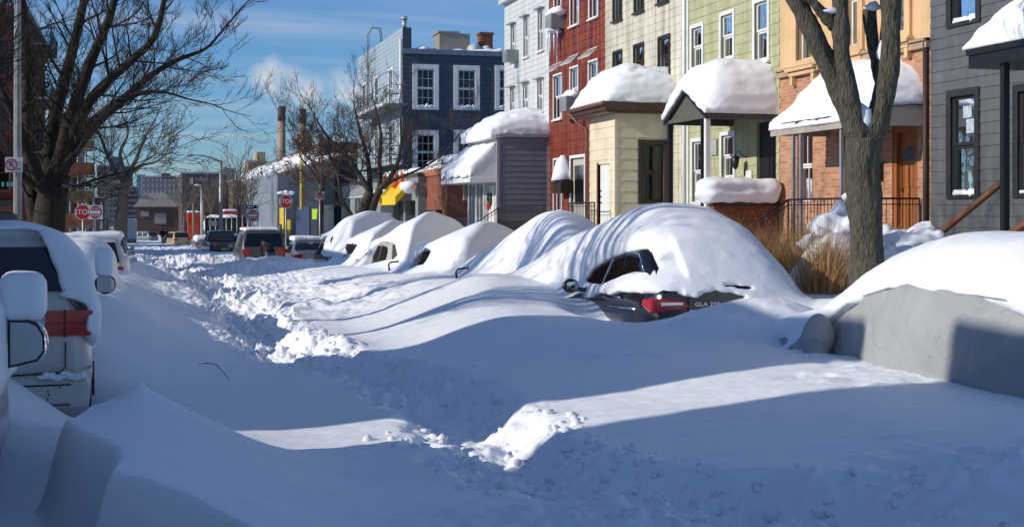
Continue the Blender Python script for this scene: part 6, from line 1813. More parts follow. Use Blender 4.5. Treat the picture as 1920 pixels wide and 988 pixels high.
# multi-stemmed tree before the shops
D = 56.0
bb = TP(682, 455); bb = Vector((bb.x, bb.y, gz(bb.y) + .2))
limbs = [([bb, TP(676, 420), TP(684, 385), TP(694, 360)], .26, .19, True),
         ([bb + Vector((.35, 0, 0)), TP(694, 420), TP(700, 385), TP(712, 355)], .22, .16, True),
         ([TP(674, 428), TP(655, 400), TP(640, 375), TP(635, 335), TP(622, 300), TP(600, 258)], .14, .03, False),
         ([TP(694, 360), TP(668, 320), TP(645, 285), TP(615, 258), TP(592, 222)], .14, .03, False),
         ([TP(694, 360), TP(690, 300, 1), TP(676, 250, 1), TP(664, 200, 1)], .13, .03, False),
         ([TP(712, 355), TP(712, 300), TP(714, 250), TP(702, 195)], .12, .03, False),
         ([TP(712, 355), TP(740, 320, -1), TP(752, 275, -1), TP(750, 215, -1)], .12, .03, False),
         ([TP(712, 352), TP(745, 335), TP(785, 318), TP(830, 290), TP(862, 250)], .08, .02, False),
         ([TP(690, 350), TP(640, 330), TP(590, 305), TP(562, 280), TP(542, 245)], .09, .02, False)]
tree('multi-stemmed bare tree with fanning branches in front of the corner shop', bb, limbs, 33, bark=bark_mat('grey brown bark', (.075, .062, .052)), twig=pm('grey brown twigs', (.085, .068, .056), rough=.9, var=.3), lev=3, shoot=1.25, per=11, minr=.0065, up=.16, spread=.5)
D = 66.0
bb = TP(601, 460); bb = Vector((bb.x, bb.y, gz(bb.y) + .2))
leaves_top = 6.5
limbs = [([bb, TP(599, 420), TP(603, 370), TP(606, 330)], .17, .12, True)] + [([TP(604, 350), TP(604 + dx * .4, 320, dd), TP(604 + dx * .8, 300 - abs(dx) * .1, dd), TP(604 + dx, 262, dd)], .07, .02, False) for dx, dd in ((-50, 0), (-28, 1), (0, -1), (26, 0), (46, 1))]
tree('slim street tree still hung with dry brown leaves beside the parking sign', bb, limbs, 41, lev=2, shoot=1.5, per=4, minr=.011, up=.1, leaves=1500)
# pale far tree, and small bare trees by the lamp
D = 112.0
bb = TP(226, 440); bb = Vector((bb.x, bb.y, gz(bb.y)))
limbs = [([bb, TP(228, 400), TP(232, 360), TP(238, 330)], .55, .38, True), ([TP(232, 350), TP(205, 300), TP(190, 260), TP(175, 230)], .22, .05, False), ([TP(238, 330), TP(225, 290), TP(240, 250), TP(232, 222)], .2, .05, False),
         ([TP(238, 330), TP(255, 300), TP(270, 262), TP(285, 235)], .22, .05, False), ([TP(236, 338), TP(262, 312), TP(290, 305), TP(312, 290)], .16, .04, False), ([TP(228, 360), TP(200, 340), TP(175, 345), TP(150, 350)], .15, .04, False), ([TP(226, 365), TP(205, 370), TP(180, 380), TP(150, 378)], .12, .03, False)]
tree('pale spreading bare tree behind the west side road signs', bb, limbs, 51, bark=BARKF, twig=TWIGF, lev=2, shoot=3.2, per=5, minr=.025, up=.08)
for k, (px, top, d, lab) in enumerate(((448, 318, 120, 'slight bare tree just past the tall street lamp'), (345, 372, 200, 'bushy bare tree under the wall with pale graffiti'), (468, 350, 140, 'bare sapling beside the silver warehouse'), (395, 345, 210, 'faint bare tree left of the tall street lamp'))):
    D = d; bb = TP(px, 440); bb = Vector((bb.x, bb.y, gz(bb.y)))
    limbs = [([bb, TP(px, 420), TP(px + 1, 400)], .14 + .0006 * d, .12, True)] + [([TP(px + 1, 405), TP(px + dx * .5, (405 + top) / 2, dx * .1), TP(px + dx, top)], .08, .03, False) for dx in (-14, -6, 3, 12)]
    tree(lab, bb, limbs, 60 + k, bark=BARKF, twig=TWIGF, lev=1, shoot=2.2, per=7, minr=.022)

# ornamental grass before the orange house, and the snow caught in it
gm = MB(); rr = random.Random(9)
for k in range(5200):
    cx = rr.choice(((9.6, 19.6, .55), (10.0, 18.4, .5), (10.7, 20.6, .6), (9.2, 20.6, .5), (11.3, 19.3, .5), (9.6, 17.4, .35)))
    x, y = cx[0] + rr.gauss(0, cx[2] * .4), cx[1] + rr.gauss(0, cx[2] * .5); h = rr.uniform(.7, 1.55)
    a = rr.uniform(0, 2 * PI); ln = rr.uniform(.1, .75)
    ox, oy = (x - cx[0]) * 1.1 + math.cos(a) * ln * .6, (y - cx[1]) * 1.1 + math.sin(a) * ln * .6
    z0 = .75; P = [Vector((x + ox * t * t, y + oy * t * t, z0 + h * (t - .28 * t * t * min(1, ln * 1.6)))) for t in (0, .35, .7, 1)]
    w = rr.uniform(.003, .007); s = Vector((math.sin(a), -math.cos(a), 0)) * w
    for q in range(3): gm.poly([P[q] - s * (1 - q * .3), P[q] + s * (1 - q * .3), P[q + 1] + s * (.7 - q * .3), P[q + 1] - s * (.7 - q * .3)])
tag(build('ornamental_grass', gm, pm('dry straw', (.48, .27, .10), rough=.8, var=.5, vs=5)), kind='stuff')
sb = thing('snow_heap', 'ragged lumps of snow caught among the dry grass by the railing', 'snow heap', (10.2, 19, .8), 0)
LUMP = []
for px, py, d_, r in ((1510, 520, 20, .3), (1535, 500, 20, .32), (1560, 480, 20.2, .30), (1590, 500, 20.2, .33), (1525, 462, 20.4, .20), (1545, 440, 20.6, .22), (1530, 425, 20.8, .16), (1556, 415, 20.8, .15), (1572, 395, 21, .12), (1588, 372, 21.2, .11), (1604, 366, 21.3, .07), (1575, 450, 20.6, .24), (1597, 440, 20.6, .22), (1600, 470, 20.4, .25),
                      (1655, 470, 21.5, .3), (1690, 470, 21.5, .3), (1722, 455, 21.8, .28), (1730, 432, 22, .17), (1665, 440, 21.8, .18), (1742, 470, 21.5, .3), (1560, 520, 20, .35), (1600, 530, 20, .35), (1490, 538, 20, .2), (1640, 500, 21, .35), (1700, 500, 21, .35)):
    q = at_depth(px, py, d_); LUMP.append((q.x, q.y, q.z, r))
def lumps(X, Y, Z):
    d = 9.0
    for x, y, z, r in LUMP: d = smin(d, np.sqrt((X - x) ** 2 + (Y - y) ** 2 + (Z - z) ** 2) - r, .14)
    return d + .22 * vn3(X * 3 + 0 * Z, Y * 3 + 0 * Z, Z * 3 + 0 * X) + .12 * vn3(X * 8 + 0 * Z, Y * 8 + 0 * Z, Z * 8 + 0 * X)
snow_field('snow_lumps', lumps, (min(q[0] for q in LUMP) - .6, min(q[1] for q in LUMP) - .6, .3), (max(q[0] for q in LUMP) + .6, max(q[1] for q in LUMP) + .6, 2.9), .045, sb, SNOWR)

# ------------------------------------------------------------------ signs and lamps
RED_S = pm('sign red', (.42, .012, .018), rough=.45, var=.1)
WHITE_S = pm('sign white', (.72, .72, .72), rough=.45, var=.08)
def sign_at(name, label, px, py, d, kind, cat='traffic sign', post=None, z_low=None, group=None, face=0.0, pole=True, scale=1.0):
    p = at_depth(px, py, d)
    g = gz(p.y)
    r = thing(name, label, cat, (p.x, p.y, g), face, group)
    zc = p.z - g
    if pole:
        m = MB(); m.tube([(0, .06, -.3), (0, .06, zc + .45)], .035, 6); build('pole', m, GALV, r, local=True)
    def octo(R, y, e): return [(R * math.cos(PI / 8 + k * PI / 4), y, zc + R * math.sin(PI / 8 + k * PI / 4)) for k in range(8)], (0, e, 0)
    X_, Z_ = (1, 0, 0), (0, 0, 1)
    if kind == 'stop':
        R = .385 * scale
        m = MB(); m.prism(*octo(R, 0, .02)); pl = build('plate', m, WHITE_S, r, local=True)
        m = MB(); m.prism(*octo(R * .93, -.006, .005)); build('red_field', m, RED_S, pl, local=True)
        text('lettering', 'STOP', .34 * scale, WHITE_S, pl, (0, -.010, zc - .005), X_, Z_, local=True, sx=.92)
    if kind == 'dne':
        s = .40 * scale
        m = MB(); m.bx(-s, s, 0, .02, zc - s, zc + s); pl = build('plate', m, WHITE_S, r, local=True, bevel=.0)
        m = MB(); m.cyl((0, -.004, zc), (0, 1, 0), s * .92, .006, 28); build('red_disc', m, RED_S, pl, local=True)
        m = MB(); m.bx(-s * .72, s * .72, -.012, -.008, zc - .075 * scale, zc + .075 * scale); build('white_bar', m, WHITE_S, pl, local=True)
        text('lettering', 'DO NOT', .19 * scale, WHITE_S, pl, (0, -.010, zc + s * .48), X_, Z_, local=True)
        text('lettering', 'ENTER', .19 * scale, WHITE_S, pl, (0, -.010, zc - s * .48), X_, Z_, local=True)
    if kind == 'park':
        w, h = .21 * scale, .19 * scale
        m = MB(); m.bx(-w, w, 0, .012, zc - h, zc + h); pl = build('plate', m, WHITE_S, r, local=True)
        cx = -w * .3; R = h * .72
        m = MB(); m.tube([(cx + R * math.cos(t), -.006, zc + R * math.sin(t)) for t in np.linspace(0, 2 * PI, 25)], R * .12, 5)
        m.tube([(cx - R * .7, -.006, zc + R * .7), (cx + R * .7, -.006, zc - R * .7)], R * .1, 4)
        build('prohibition_ring', m, RED_S, pl, local=True)
        text('lettering', 'P', R * 1.5, pm('sign dark red', (.25, .01, .02)), pl, (cx, -.004, zc), X_, Z_, local=True)
        m = MB(); m.bx(w * .35, w * .85, -.006, -.002, zc - h * .7, zc - h * .55); m.bx(w * .5, w * .8, -.006, -.002, zc + h * .3, zc + h * .42); build('red_line', m, RED_S, pl, local=True)
    return r
sign_at('stop_sign', 'red octagonal STOP sign on the west side before the bare trees', 155, 398, 63, 'stop')
sign_at('no_entry_sign', 'white square DO NOT ENTER sign half hidden behind the west STOP sign', 179, 398, 76, 'dne')
s2 = sign_at('stop_sign', 'red STOP sign on the east side with snow on top, before the dark shop', 536, 378, 73, 'stop')
m = MB()
for k in range(3): m.blob((-.25 + k * .25, 0, at_depth(536, 378, 73).z - gz(at_depth(536, 378, 73).y) + .48), .17, (1.1, .7, .7), .2, k, 2)
build('sign_snow', m, SNOW, s2, local=True)
s3 = sign_at('no_entry_sign', 'white square DO NOT ENTER sign on a post beside the silver warehouse', 474, 404, 86, 'dne')
m = MB(); zc = at_depth(474, 388, 86).z - gz(at_depth(474, 404, 86).y); m.bx(-.45, .25, .0, .02, zc - .12, zc + .12); pl = build('arrow_plate', m, BLACK, s3, local=True)
m = MB(); m.prism([(-.38, -.008, zc), (-.25, -.008, zc + .08), (-.25, -.008, zc + .035), (.05, -.008, zc + .035), (.05, -.008, zc - .035), (-.25, -.008, zc - .035), (-.25, -.008, zc - .08)], (0, .005, 0)); build('arrow', m, WHITE_S, pl, local=True)
m = MB(); m.tube([(.3, .06, -.3), (.3, .06, zc + .1)], .03, 6); build('pole', m, GALV, s3, local=True)
sign_at('parking_sign', 'small white no parking sign on a post beside the brown-leaved tree', 600, 367, 58, 'park', scale=.9)
lp = on_x(33, 320, -3.05)
lpd = (lp.y * CS + lp.x * SN)
ps = thing('lamp_pole', 'tall grey octagonal steel pole rising out of the picture by the dark trunk', 'lamp pole', (lp.x, lp.y, gz(lp.y)), 0)
m = MB(); m.tube([(0, 0, -.2), (0, 0, 5), (0, 0, 9)], [.115, .10, .08], 8, smooth=False); build('pole', m, pm('weathered pole', (.33, .34, .34), rough=.5, var=.3, streak=.3), ps, local=True)
m = MB(); m.tube([(0, 0, 8.6), (.8, .0, 9.1), (2.4, 0, 9.3)], [.05, .045, .04], 6); m.blob((2.7, 0, 9.28), .3, (1.4, .6, .4), 0, 1, 2); build('lamp_arm', m, GALV, ps, local=True)
for z_ in (1.4, 2.9, 3.3):
    pass
sgp = at_depth(26, 309, lpd - .3)
sgn = sign_at('parking_sign', 'white no parking sign with red ring fixed to the tall grey pole', 26, 309, lpd - .14, 'park', pole=False, scale=1.05)
def street_lamp(label, px_pole, py_top, d, head_px, head_py, r=.17):
    p = at_depth(px_pole, py_top, d); g = gz(p.y); h = p.z - g; q = at_depth(head_px, head_py, d)
    s = thing('street_lamp', label, 'street lamp', (p.x, p.y, g))
    m = MB(); m.tube([(0, 0, -.3), (0, 0, h)], [r * 1.2, r * .8], 8); build('pole', m, GALV, s, local=True)
    dx, dz = q.x - p.x, q.z - p.z
    m = MB(); m.tube([(0, 0, h - .1), (dx * .4, 0, h + dz * .62), (dx * .75, 0, h + dz * .95), (dx, 0, h + dz)], [r * .6, r * .5, r * .45, r * .4], 6); build('arm', m, GALV, s, local=True)
    m = MB(); m.blob((dx - .25, 0, h + dz - .02), .3, (1.5, .6, .42), 0, 1, 2); build('lamp_head', m, pm('pale lamp head', (.6, .6, .58), rough=.4), s, local=True)
street_lamp('tall street lamp with long curved arm over the road', 414, 302, 130, 360, 291)
street_lamp('shorter street lamp in front of the orange container', 378, 356, 175, 374, 347, .15)
for px, top, lab in ((363, 382, 'short brown timber pole left of the small street lamp'), (381, 376, 'short brown timber pole right of the small street lamp')):
    p = at_depth(px, top, 165); m = MB(); m.tube([(p.x, p.y, gz(p.y) - .2), (p.x, p.y, p.z)], .16, 8)
    tag(build('timber_pole', m, pm('timber', (.2, .13, .08))), lab, 'pole')

# ------------------------------------------------------------------ far street and skyline
def pbox(m, px0, px1, py0, py1, d, depth, mi=0, base=None):
    a, b = at_depth(px0, py1, d), at_depth(px1, py0, d)
    m.bx(a.x, b.x, a.y, a.y + depth, a.z if base is None else base, b.z, mi); return a, b
def block(name, label, cat, px0, px1, py0, py1, d, depth, mat, wmat=None, rows=0, cols=0, wf=.5, base=-4.0):
    a, b = at_depth(px0, py1, d), at_depth(px1, py0, d); y = (a.y + b.y) / 2
    r = thing(name, label, cat, ((a.x + b.x) / 2, y, base))
    m = MB(); m.bx(a.x, b.x, y, y + depth, base, b.z); build('wall', m, mat, r)
    m = MB(); m.bx(a.x - .2, b.x + .2, y - .2, y + depth, b.z, b.z + d * .0012); build('roof', m, pm('pale roof edge', (.4, .4, .4)), r)
    z0 = at_depth(px0, py1, d).z
    for j in range(rows):
        for i in range(cols):
            u0 = a.x + (b.x - a.x) * (i + .5 - wf / 2) / cols; u1 = a.x + (b.x - a.x) * (i + .5 + wf / 2) / cols
            w0 = z0 + (b.z - z0) * (j + .3) / rows; w1 = z0 + (b.z - z0) * (j + .78) / rows
            m = MB(); m.bx(u0, u1, y - .12, y + .05, w0, w1); build('window', m, wmat, r)
    return r, a, b, y
HAZE_T = pm('tan tower', (.26, .21, .18), rough=.9, var=.1, vs=.05)  # skyline colours lightened, distance haze put into them
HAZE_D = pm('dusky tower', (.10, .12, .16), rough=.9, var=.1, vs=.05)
WIN_D = pm('far window', (.07, .08, .1), rough=.3)
WIN_P = pm('far pale balcony', (.42, .42, .42), rough=.8)
r, a, b, y = block('apartment_tower', 'tan apartment tower with a rooftop water housing behind the pale tree', 'tower block', 182, 226, 312, 430, 560, 20, HAZE_T, WIN_D, 12, 6, .4)
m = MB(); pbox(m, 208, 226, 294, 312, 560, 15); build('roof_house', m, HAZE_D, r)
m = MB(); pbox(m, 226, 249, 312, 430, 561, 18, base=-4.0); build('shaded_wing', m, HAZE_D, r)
block('office_block', 'low dark brick office block with small pale windows below the tan tower', 'office block', 229, 259, 352, 420, 430, 20, pm('dark brick far', (.085, .045, .045), var=.1), pm('far light window', (.25, .28, .33)), 7, 8, .5)
r, a, b, y = block('apartment_block', 'long pale apartment block with balconies on the skyline', 'apartment block', 266, 338, 333, 430, 700, 25, pm('grey tan far', (.25, .22, .21), var=.1), WIN_P, 9, 9, .45)
m = MB(); pbox(m, 303, 320, 325, 334, 700, 12); build('roof_house', m, pm('rust far', (.18, .10, .09)), r)
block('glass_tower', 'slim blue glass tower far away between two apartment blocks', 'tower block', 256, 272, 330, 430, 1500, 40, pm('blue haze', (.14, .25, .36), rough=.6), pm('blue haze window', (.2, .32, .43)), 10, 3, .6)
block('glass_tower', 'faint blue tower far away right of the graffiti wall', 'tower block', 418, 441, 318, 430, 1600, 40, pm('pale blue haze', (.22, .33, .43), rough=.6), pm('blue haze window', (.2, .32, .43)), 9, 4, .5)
# hipped hall
d = 290; hl = thing('brick_hall', 'brick hall with a broad grey hipped roof at the end of the street', 'hall', at_depth(290, 430, d))
BF = pm('far dull brick', (.17, .10, .085), var=.25, vs=.4)
a, b = at_depth(254, 436, d), at_depth(340, 388, d)
m = MB(); m.bx(a.x, b.x, a.y, a.y + 18, -4, b.z); build('wall', m, BF, hl)
m = MB(); e, f_ = at_depth(250, 388, d), at_depth(344, 388, d); g1, g2 = at_depth(272, 361, d), at_depth(308, 360, d); yy = a.y
P = [(e.x, yy - .6, e.z), (f_.x, yy - .6, e.z), (f_.x, yy + 19, e.z), (e.x, yy + 19, e.z), (g1.x, yy + 7, g1.z), (g2.x, yy + 7, g2.z), (g2.x, yy + 12, g2.z), (g1.x, yy + 12, g1.z)]
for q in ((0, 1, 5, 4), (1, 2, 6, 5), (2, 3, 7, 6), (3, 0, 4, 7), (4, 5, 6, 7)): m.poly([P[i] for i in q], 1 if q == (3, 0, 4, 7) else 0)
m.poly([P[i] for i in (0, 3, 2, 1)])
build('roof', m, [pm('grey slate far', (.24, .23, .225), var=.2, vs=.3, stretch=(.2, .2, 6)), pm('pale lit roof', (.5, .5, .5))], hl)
for px0, px1, py0, py1 in ((264, 279, 396, 406), (290, 312, 400, 420)):
    m = MB(); p, q = at_depth(px0, py1, d), at_depth(px1, py0, d); m.bx(p.x, q.x, yy - .15, yy + .1, p.z, q.z); build('window', m, WIN_P, hl)
# warehouse with graffiti
r, a, b, y = block('brick_warehouse', 'dark brick warehouse with pale graffiti letters high on its wall', 'warehouse', 341, 426, 326, 440, 270, 30, pm('soot brick far', (.085, .062, .055), var=.3, vs=.25))
g = at_depth(377, 333, 270); text('graffiti', 'obc', 1.25, pm('graffiti grey', (.35, .36, .37)), r, (g.x, y - .1, g.z - .3), (1, 0, 0), (0, 0, 1), sx=1.3)
for px0, px1, py0, py1 in ((356, 362, 334, 346), (430, 431, 340, 341)):
    m = MB(); p, q = at_depth(px0, py1, 270), at_depth(px1, py0, 270); m.bx(p.x, q.x, y - .12, y + .05, p.z, q.z); build('window', m, WIN_P, r)
m = MB()
for px in (348, 357, 375): p = at_depth(px, 326, 270); m.tube([(p.x, y + 2, p.z), (p.x, y + 2, p.z + .9)], .06, 4)
p, q = at_depth(348, 320, 270), at_depth(357, 320, 270); m.tube([(p.x, y + 2, p.z + .2), (q.x, y + 2, q.z + .2)], .05, 4); build('roof_rail', m, IRON, r)
block('brick_building', 'plain brownish brick block between graffiti wall and silver warehouse', 'building', 436, 464, 340, 440, 260, 25, pm('brown brick far', (.15, .09, .07), var=.2), WIN_D, 5, 4, .35)
r, a, b, y = block('stepped_tower', 'beige stepped tower showing above the silver warehouse roof', 'tower block', 464, 482, 304, 440, 420, 15, pm('beige far', (.42, .31, .2), var=.1), WIN_D, 8, 2, .3)
m = MB(); pbox(m, 482, 498, 285, 430, 421, 14, base=0); build('upper_block', m, pm('beige far', (.42, .31, .2), var=.1), r)
# chimneys of the power station
for px, top, w, d, lab in ((528, 200, 14.5, 380, 'taller tan power station chimney with a black top'), (567, 205, 13.5, 390, 'second tan power station chimney, partly behind twigs')):
    p = at_depth(px, top, d); rad = w / 2 * d / F_PX
    c = thing('factory_chimney', lab, 'chimney', (p.x, p.y, -4))
    m = MB(); m.tube([(0, 0, 0), (0, 0, p.z + 4 - 4.2)], [rad * 1.18, rad], 20); build('shaft', m, pm('tan chimney brick', (.36, .24, .16), var=.2, vs=.3), c, local=True)
    m = MB(); m.tube([(0, 0, p.z + 4 - 4.2), (0, 0, p.z + 4)], [rad * 1.03, rad * 1.03], 20); build('soot_cap', m, pm('soot', (.06, .05, .045)), c, local=True)
# box truck, containers, fence
p = at_depth(235, 440, 150); t = thing('box_truck', 'white box truck parked at the far left of the street', 'truck', (p.x, p.y, gz(p.y)))
m = MB(); q0, q1 = at_depth(216, 428, 150), at_depth(257, 414, 150); m.bx(-1.25, 1.25, 0, 5.5, .7, q1.z - gz(p.y)); build('cargo_box', m, WHITE, t, local=True, bevel=.05)
m = MB(); m.bx(-1.15, 1.15, 5.55, 7.2, .5, 2.3); build('cab', m, WHITE, t, local=True, bevel=.2)
m = MB(); m.bx(-1.1, 1.1, -.05, .0, .8, .9); m.bx(-1.1, -.9, -.06, 0, .6, .78); m.bx(.9, 1.1, -.06, 0, .6, .78); build('rear_lamp', m, TAIL, t, local=True)
for sx_ in (-1, 1):
    for yy in (1.2, 6.2): wheel(t, (sx_ * 1.05, yy, .45), .45, .25)
snow_slab(t, p.x - 1.2, p.x + 1.2, p.y + .1, p.y + 5.4, q1.z - .02, .25, r=.1, vox=.15)
ORC = pm('orange red container', (.55, .05, .012), rough=.6, var=.2)
for px0, px1, py0, py1, d, lab in ((351, 375, 399, 416, 190, 'orange red container with snow on its lid beside the small street lamp'), (419, 445, 396, 407, 200, 'long orange red container with snowy top right of the tall street lamp')):
    p, q = at_depth(px0, py1, d), at_depth(px1, py0, d); c = thing('skip_container', lab, 'container', ((p.x + q.x) / 2, p.y, p.z))
    m = MB(); m.bx(p.x, q.x, p.y, p.y + 2.4, p.z, q.z)
    for k in range(5): x = p.x + (q.x - p.x) * (k + .5) / 5; m.bx(x - .06, x + .06, p.y - .08, p.y, p.z + .1, q.z - .1)
    m.bx(p.x + .1, q.x - .1, p.y + .2, p.y + 2.2, gz(p.y), p.z - .002)
    build('bin', m, ORC, c); snow_slab(c, p.x, q.x, p.y, p.y + 2.4, q.z - .02, .3, r=.14, vox=.1)
fn = thing('yard_fence', 'dark screened yard fence with snow behind it across the junction', 'fence', at_depth(415, 440, 150))
m = MB(); p, q = at_depth(384, 430, 150), at_depth(466, 408, 150)
m.bx(p.x, q.x, p.y, p.y + .08, gz(p.y) - .3, q.z); build('screen', m, pm('green black screen', (.02, .025, .022), var=.4, vs=3), fn)
for k in range(9):
    x = p.x + (q.x - p.x) * k / 8; m = MB(); m.tube([(x, p.y - .06, gz(p.y) - .3), (x, p.y - .06, q.z + .25)], .05, 6); build('post', m, GALV, fn)
m = MB(); a_, b_ = at_depth(391, 424, 149.6), at_depth(408, 414, 149.6); m.bx(a_.x, b_.x, p.y - .10, p.y - .06, a_.z, b_.z); build('notice_board', m, pm('grey board', (.25, .26, .26)), fn)
sb2 = thing('snow_bank', 'long ploughed bank of snow behind the yard fence', 'snow bank', at_depth(420, 410, 158))
p, q = at_depth(385, 425, 158), at_depth(455, 405, 158); snow_slab(sb2, p.x, q.x, p.y, p.y + 5, q.z - 2.2, 2.2, r=.8, wob=.5, vox=.25, name='snow_lumps')

# silver warehouse along the east side beyond the crossing
wx = 14.0
sw = thing('silver_warehouse', 'long silver corrugated warehouse with snow fringing its canopy', 'warehouse', (wx, 120, -1))
Ya, Yb = on_x(602, 380, wx).y, on_x(463, 380, wx).y
zt = on_x(520, 300, wx).z
SILV = pm('silver cladding', (.24, .29, .32), rough=.4, metal=.2, var=.15, stretch=(1, 1, .1)); RUST = pm('rust brown wall', (.16, .06, .04), rough=.8, var=.3)
Ym = on_x(522, 380, wx).y; Ys = on_x(575, 380, wx).y
m = MB(); m.bx(wx, wx + 20, Ym, Yb, -3, zt, 0); n = 30
for k in range(n): y = Ym + (Yb - Ym) * k / n; m.bx(wx - .12, wx - .002, y, y + .35, -3, zt - 1.2, 1)
build('wall', m, [SILV, pm('pale rib', (.5, .55, .58), rough=.4)], sw)
m = MB(); m.bx(wx + .01, wx + 20, Ya, Ym - .02, -3, zt, 0); build('brown_wall', m, RUST, sw)
m = MB(); ztt = zt + .9; m.bx(wx - .3, wx - .05, Ya, Yb, zt - 1.0, zt - .3); build('canopy', m, pm('grey canopy', (.3, .33, .36)), sw)
m = MB(); rr = random.Random(8); n = 46
for k in range(n):
    y = Ya + (Yb - Ya) * (k + .5) / n
    m.blob((wx - .45, y, zt - .95), .55, (.9, 1.0, .7 + .35 * rr.random()), .25, k, 2)
build('canopy_snow', m, SNOW, sw)
m = MB(); yy = on_x(572, 300, wx - .5).y
m.bx(wx - .8, wx - .4, yy, yy + 1.2, 2.4, on_x(572, 272, wx).z); build('yellow_banner', m, pm('dull yellow banner', (.38, .30, .05), var=.5, vs=1.5), sw)
m = MB(); m.bx(wx + .05, wx + 20, Ya, Yb, zt, zt + .12); build('roof', m, ROOFM, sw)
# dark shop at the crossing with its tall yellow lettered sign
ds = thing('dark_shop', 'dark shop front at the crossing with tall yellow and green sign panels', 'shop', (13, 92, -1))
dxx = 13.4; Yd0, Yd1 = on_x(628, 380, dxx).y, on_x(520, 380, dxx).y
zd = on_x(560, 318, dxx).z
m = MB(); m.bx(dxx, dxx + 12, Yd0, Yd1, -3, zd); build('wall', m, pm('shop navy black', (.018, .022, .035), var=.3), ds)
def panel(px0, px1, py0, py1, mat, nm, out=.1, parent=ds):
    a, b = on_x(px1, py1, dxx - out), on_x(px0, py0, dxx - out); m = MB(); m.bx(dxx - out, dxx - .004, a.y, b.y, min(a.z, b.z), max(a.z, b.z)); return build(nm, m, mat, parent), (a + b) / 2
YB = pm('yellow sign', (.7, .5, .03), var=.25)
panel(524, 532, 390, 440, YB, 'sign_panel'); panel(538, 544, 412, 446, YB, 'sign_panel'); panel(585, 606, 392, 412, pm('lime sign', (.35, .6, .02)), 'sign_panel'); panel(555, 580, 388, 445, pm('navy panel', (.03, .05, .11)), 'shutter')
pl, c = panel(521, 528, 420, 444, BLACK, 'letter_board', .14)
text('lettering', 'E', 1.1, WHITE_S, pl, (dxx - .16, c.y, c.z), (0, -1, 0), (0, 0, 1))
wn_, c = panel(608, 626, 385, 440, pm('shop glass', (.02, .03, .04), rough=.08), 'shop_window')
m = MB(); m.bx(dxx - .05, dxx + 12, Yd0, Yd1, zd, zd + .2); rf = build('roof', m, ROOFM, ds)
snow_slab(rf, dxx, dxx + 3, Yd0, Yd1, zd + .15, .35, r=.15, wob=.2, vox=.18, name='roof_snow')

# ------------------------------------------------------------------ west side
OXB = brick_mat('dark red brick', (.13, .025, .02), (.17, .035, .025), (.09, .04, .035), var=.3)
cb_ = thing('corner_building', 'tall dark red brick corner building with fire escape at the left edge', 'building', (-8, 86, 0))
WX = -6.0; y0c, y1c = 79.0, 97.0; Tz = at_depth(40, 55, 80).z
Fw = Fr((WX, 0, 0), (0, 1, 0), (1, 0, 0)); Fe = endwall(y0c)
hs = [[-9.2 - i * 2.4, -8.0 - i * 2.4, z, z + 1.9] for i in range(3) for z in (3.4, 6.6, 9.8)]
hs = [[h[0] + 1.2, h[1] + 1.2, h[2], h[3]] for h in hs]
wall(cb_, Fe, -20, WX, -2, Tz, hs, OXB)
for h in hs: window(cb_, Fe, *h, pm('red brown trim', (.12, .03, .03)), cw=.12, sash=BROWN, cover=None, sill=True)
hs2 = [[y0c + 2 + i * 4, y0c + 3.3 + i * 4, z, z + 1.9] for i in range(4) for z in (3.4, 6.6, 9.8)]
wall(cb_, Fw, y0c, y1c, -2, Tz, hs2, OXB, name='street_wall')
for h in hs2: window(cb_, Fw, *h, BROWN, cw=.1, cover=None, sill=True)
m = MB(); m.bx(-20, WX - .02, y0c + .02, y1c, Tz - .1, Tz + .1); m.bx(-20, WX - .1, y1c - .2, y1c, -2, Tz - .12); build('roof', m, ROOFM, cb_)
m = MB(); m.bx(-20, WX + .2, y0c - .2, y1c, Tz + .1, Tz + .5); build('cornice', m, pm('dark red trim', (.09, .02, .02)), cb_)
m = MB(); m.bx(-19, WX - .3, y0c - .45, y0c - .2, -1.6, 2.8); sf = build('shop_front', m, pm('dark green shop', (.01, .025, .022)), cb_)
m = MB(); p = on_y(10, 345, y0c - .5)
for k, (px, w_) in enumerate(((3, 5), (12, 6), (20, 6))): q = on_y(px, 346, y0c - .5); m.bx(q.x, q.x + w_ * .028, y0c - .5, y0c - .46, q.z - .12, q.z + .14)
build('green_sign', m, pm('green sign', (.05, .3, .2)), sf)
m = MB(); m.bx(-19, WX - .3, y0c - .48, y0c - .455, 2.2, 2.5); build('red_band', m, pm('red band', (.12, .02, .02)), sf)
m = MB()
for z in (5.6, 8.8, 12.0):
    m.bx(WX + .03, WX + 1.15, y0c + 4, y0c + 11, z - .05, z)
    for zz2 in (.5, 1.0): m.tube([(WX + .05, y0c + 4, z + zz2), (WX + 1.15, y0c + 4, z + zz2), (WX + 1.15, y0c + 11, z + zz2), (WX + .05, y0c + 11, z + zz2)], .025, 4)
    for k in range(15): yy = y0c + 4 + 7 * k / 14; m.tube([(WX + 1.15, yy, z), (WX + 1.15, yy, z + 1)], .014, 3)
    for k in range(12): tt = k / 11; m.bx(WX + .4, WX + .9, y0c + 5 + 4 * tt, y0c + 5.25 + 4 * tt, z - 3.2 + 3.2 * tt, z - 3.16 + 3.2 * tt)
fe = build('fire_escape', m, IRON, cb_)
for z in (5.6, 8.8, 12.0): snow_slab(fe, WX + .1, WX + 1.1, y0c + 4, y0c + 11, z, .15, r=.07, vox=.1, name='landing_snow')
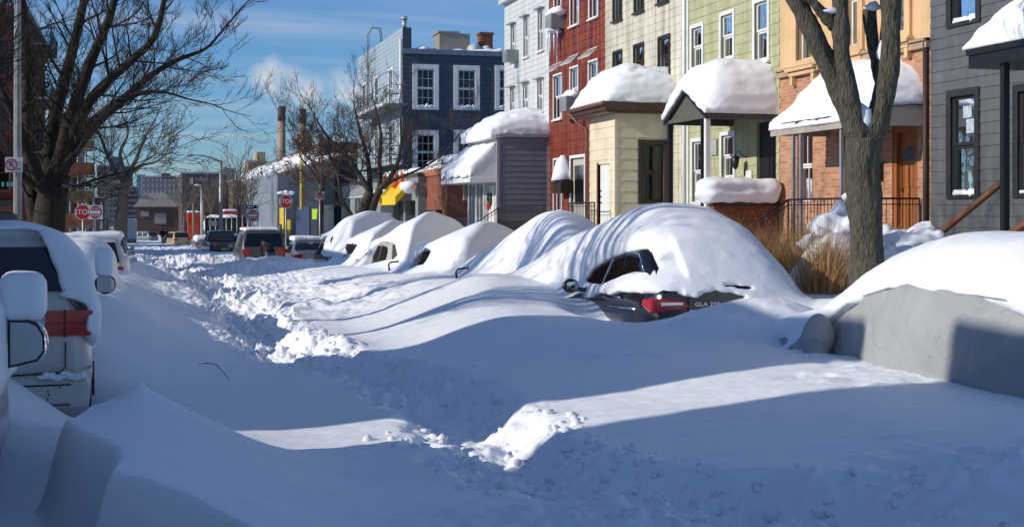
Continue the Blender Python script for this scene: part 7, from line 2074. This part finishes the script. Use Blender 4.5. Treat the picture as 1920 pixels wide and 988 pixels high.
# scaffolded building with orange netting beyond the crossing
sc_ = thing('scaffolded_building', 'building wrapped in scaffold with orange netted decks behind the old tree', 'building', (-6, 118, 0))
xa, xb = at_depth(112, 300, 118).x, at_depth(180, 300, 118).x; yy = 116.0; zt2 = at_depth(150, 232, 118).z
m = MB(); m.bx(xa - 4, xb - 1.2, yy + 1.5, yy + 20, -3, zt2 - 1); build('wall', m, pm('dull red render', (.16, .12, .12), var=.4, vs=.6), sc_)
for k in range(6):
    x = xa + (xb - xa) * k / 5; m = MB(); m.tube([(x, yy, -2), (x, yy, zt2)], .07, 5); m.tube([(x, yy + 1.3, -2), (x, yy + 1.3, zt2)], .07, 5); build('scaffold_pole', m, GALV, sc_)
for k, z in enumerate((1.0, 3.2, 5.2, 7.4, 9.0)):
    if z > zt2: break
    m = MB(); m.bx(xa, xb, yy - .1, yy + 1.35, z - .12, z); build('deck', m, pm('deck timber', (.22, .16, .08)), sc_)
    m = MB(); m.bx(xa, xb, yy - .16, yy - .12, z + .05, z + (.75 if k % 2 else 1.1)); build('netting', m, pm('orange net', (.24, .075, .035), var=.6, vs=2) if k % 2 == 0 else pm('yellow brown net', (.17, .11, .045), var=.6, vs=2), sc_)
block('low_building', 'low grey building far along the west side behind the signs', 'building', 120, 196, 372, 440, 135, 20, pm('dull grey west', (.07, .075, .085), var=.3, vs=.5), WIN_P, 2, 6, .4)
# unseen west side buildings, their size and gap set to shade the street
def west_shade_house(label, ya, yb, ht, mat, xw=-6.0, dp=9.0, name='unseen_house', floors=2, door=True):
    r = thing(name, label, 'house', (xw - 5, (ya + yb) / 2, 0))
    F = Fr((xw, 0, 0), (0, 1, 0), (1, 0, 0)); n = max(1, int((yb - ya) / 2.1)); hs = []
    for i in range(n):
        u = ya + (yb - ya) * (i + .5) / n
        for f_ in range(floors):
            z = 1.5 + f_ * 3.0
            if z + 1.7 < ht - .3: hs.append([u - .45, u + .45, z, z + 1.7])
    wall(r, F, ya, yb, -.6, ht, hs, mat)
    for h in hs: window(r, F, *h, WHITE, cw=.1, cover=CURT, cov=.9)
    m = MB(); m.bx(xw - dp, xw - .02, ya + .01, ya + .2, -.6, ht - .06); m.bx(xw - dp, xw - .02, yb - .2, yb - .01, -.6, ht - .06); m.bx(xw - dp - .1, xw - dp, ya, yb, -.6, ht - .06); build('side_wall', m, mat, r)
    m = MB(); m.bx(xw - dp - .1, xw + .0, ya, yb, ht - .06, ht + .06); build('roof', m, ROOFM, r)
    return r
WB = brick_mat('west brick', (.2, .07, .045), (.28, .1, .06), (.25, .2, .17))
west_shade_house('unseen two-storey brick house set to shade the street, south of the sunlit gap on the west side', -14, 8.4, 7.0, WB, dp=3.2)
west_shade_house('unseen two-storey brick house set to shade the street, north of the sunlit gap on the west side', 9.85, 14.9, 6.9, WB, dp=3.2)
west_shade_house('unseen one-storey brick garage added to shade the street on the west side behind the street trees', 15.1, 39, 3.1, WB, xw=-5.4, floors=1)
west_shade_house('unseen two-storey brick house set to shade the street beyond the west side garage', 40, 47.5, 6.6, WB, xw=-6)
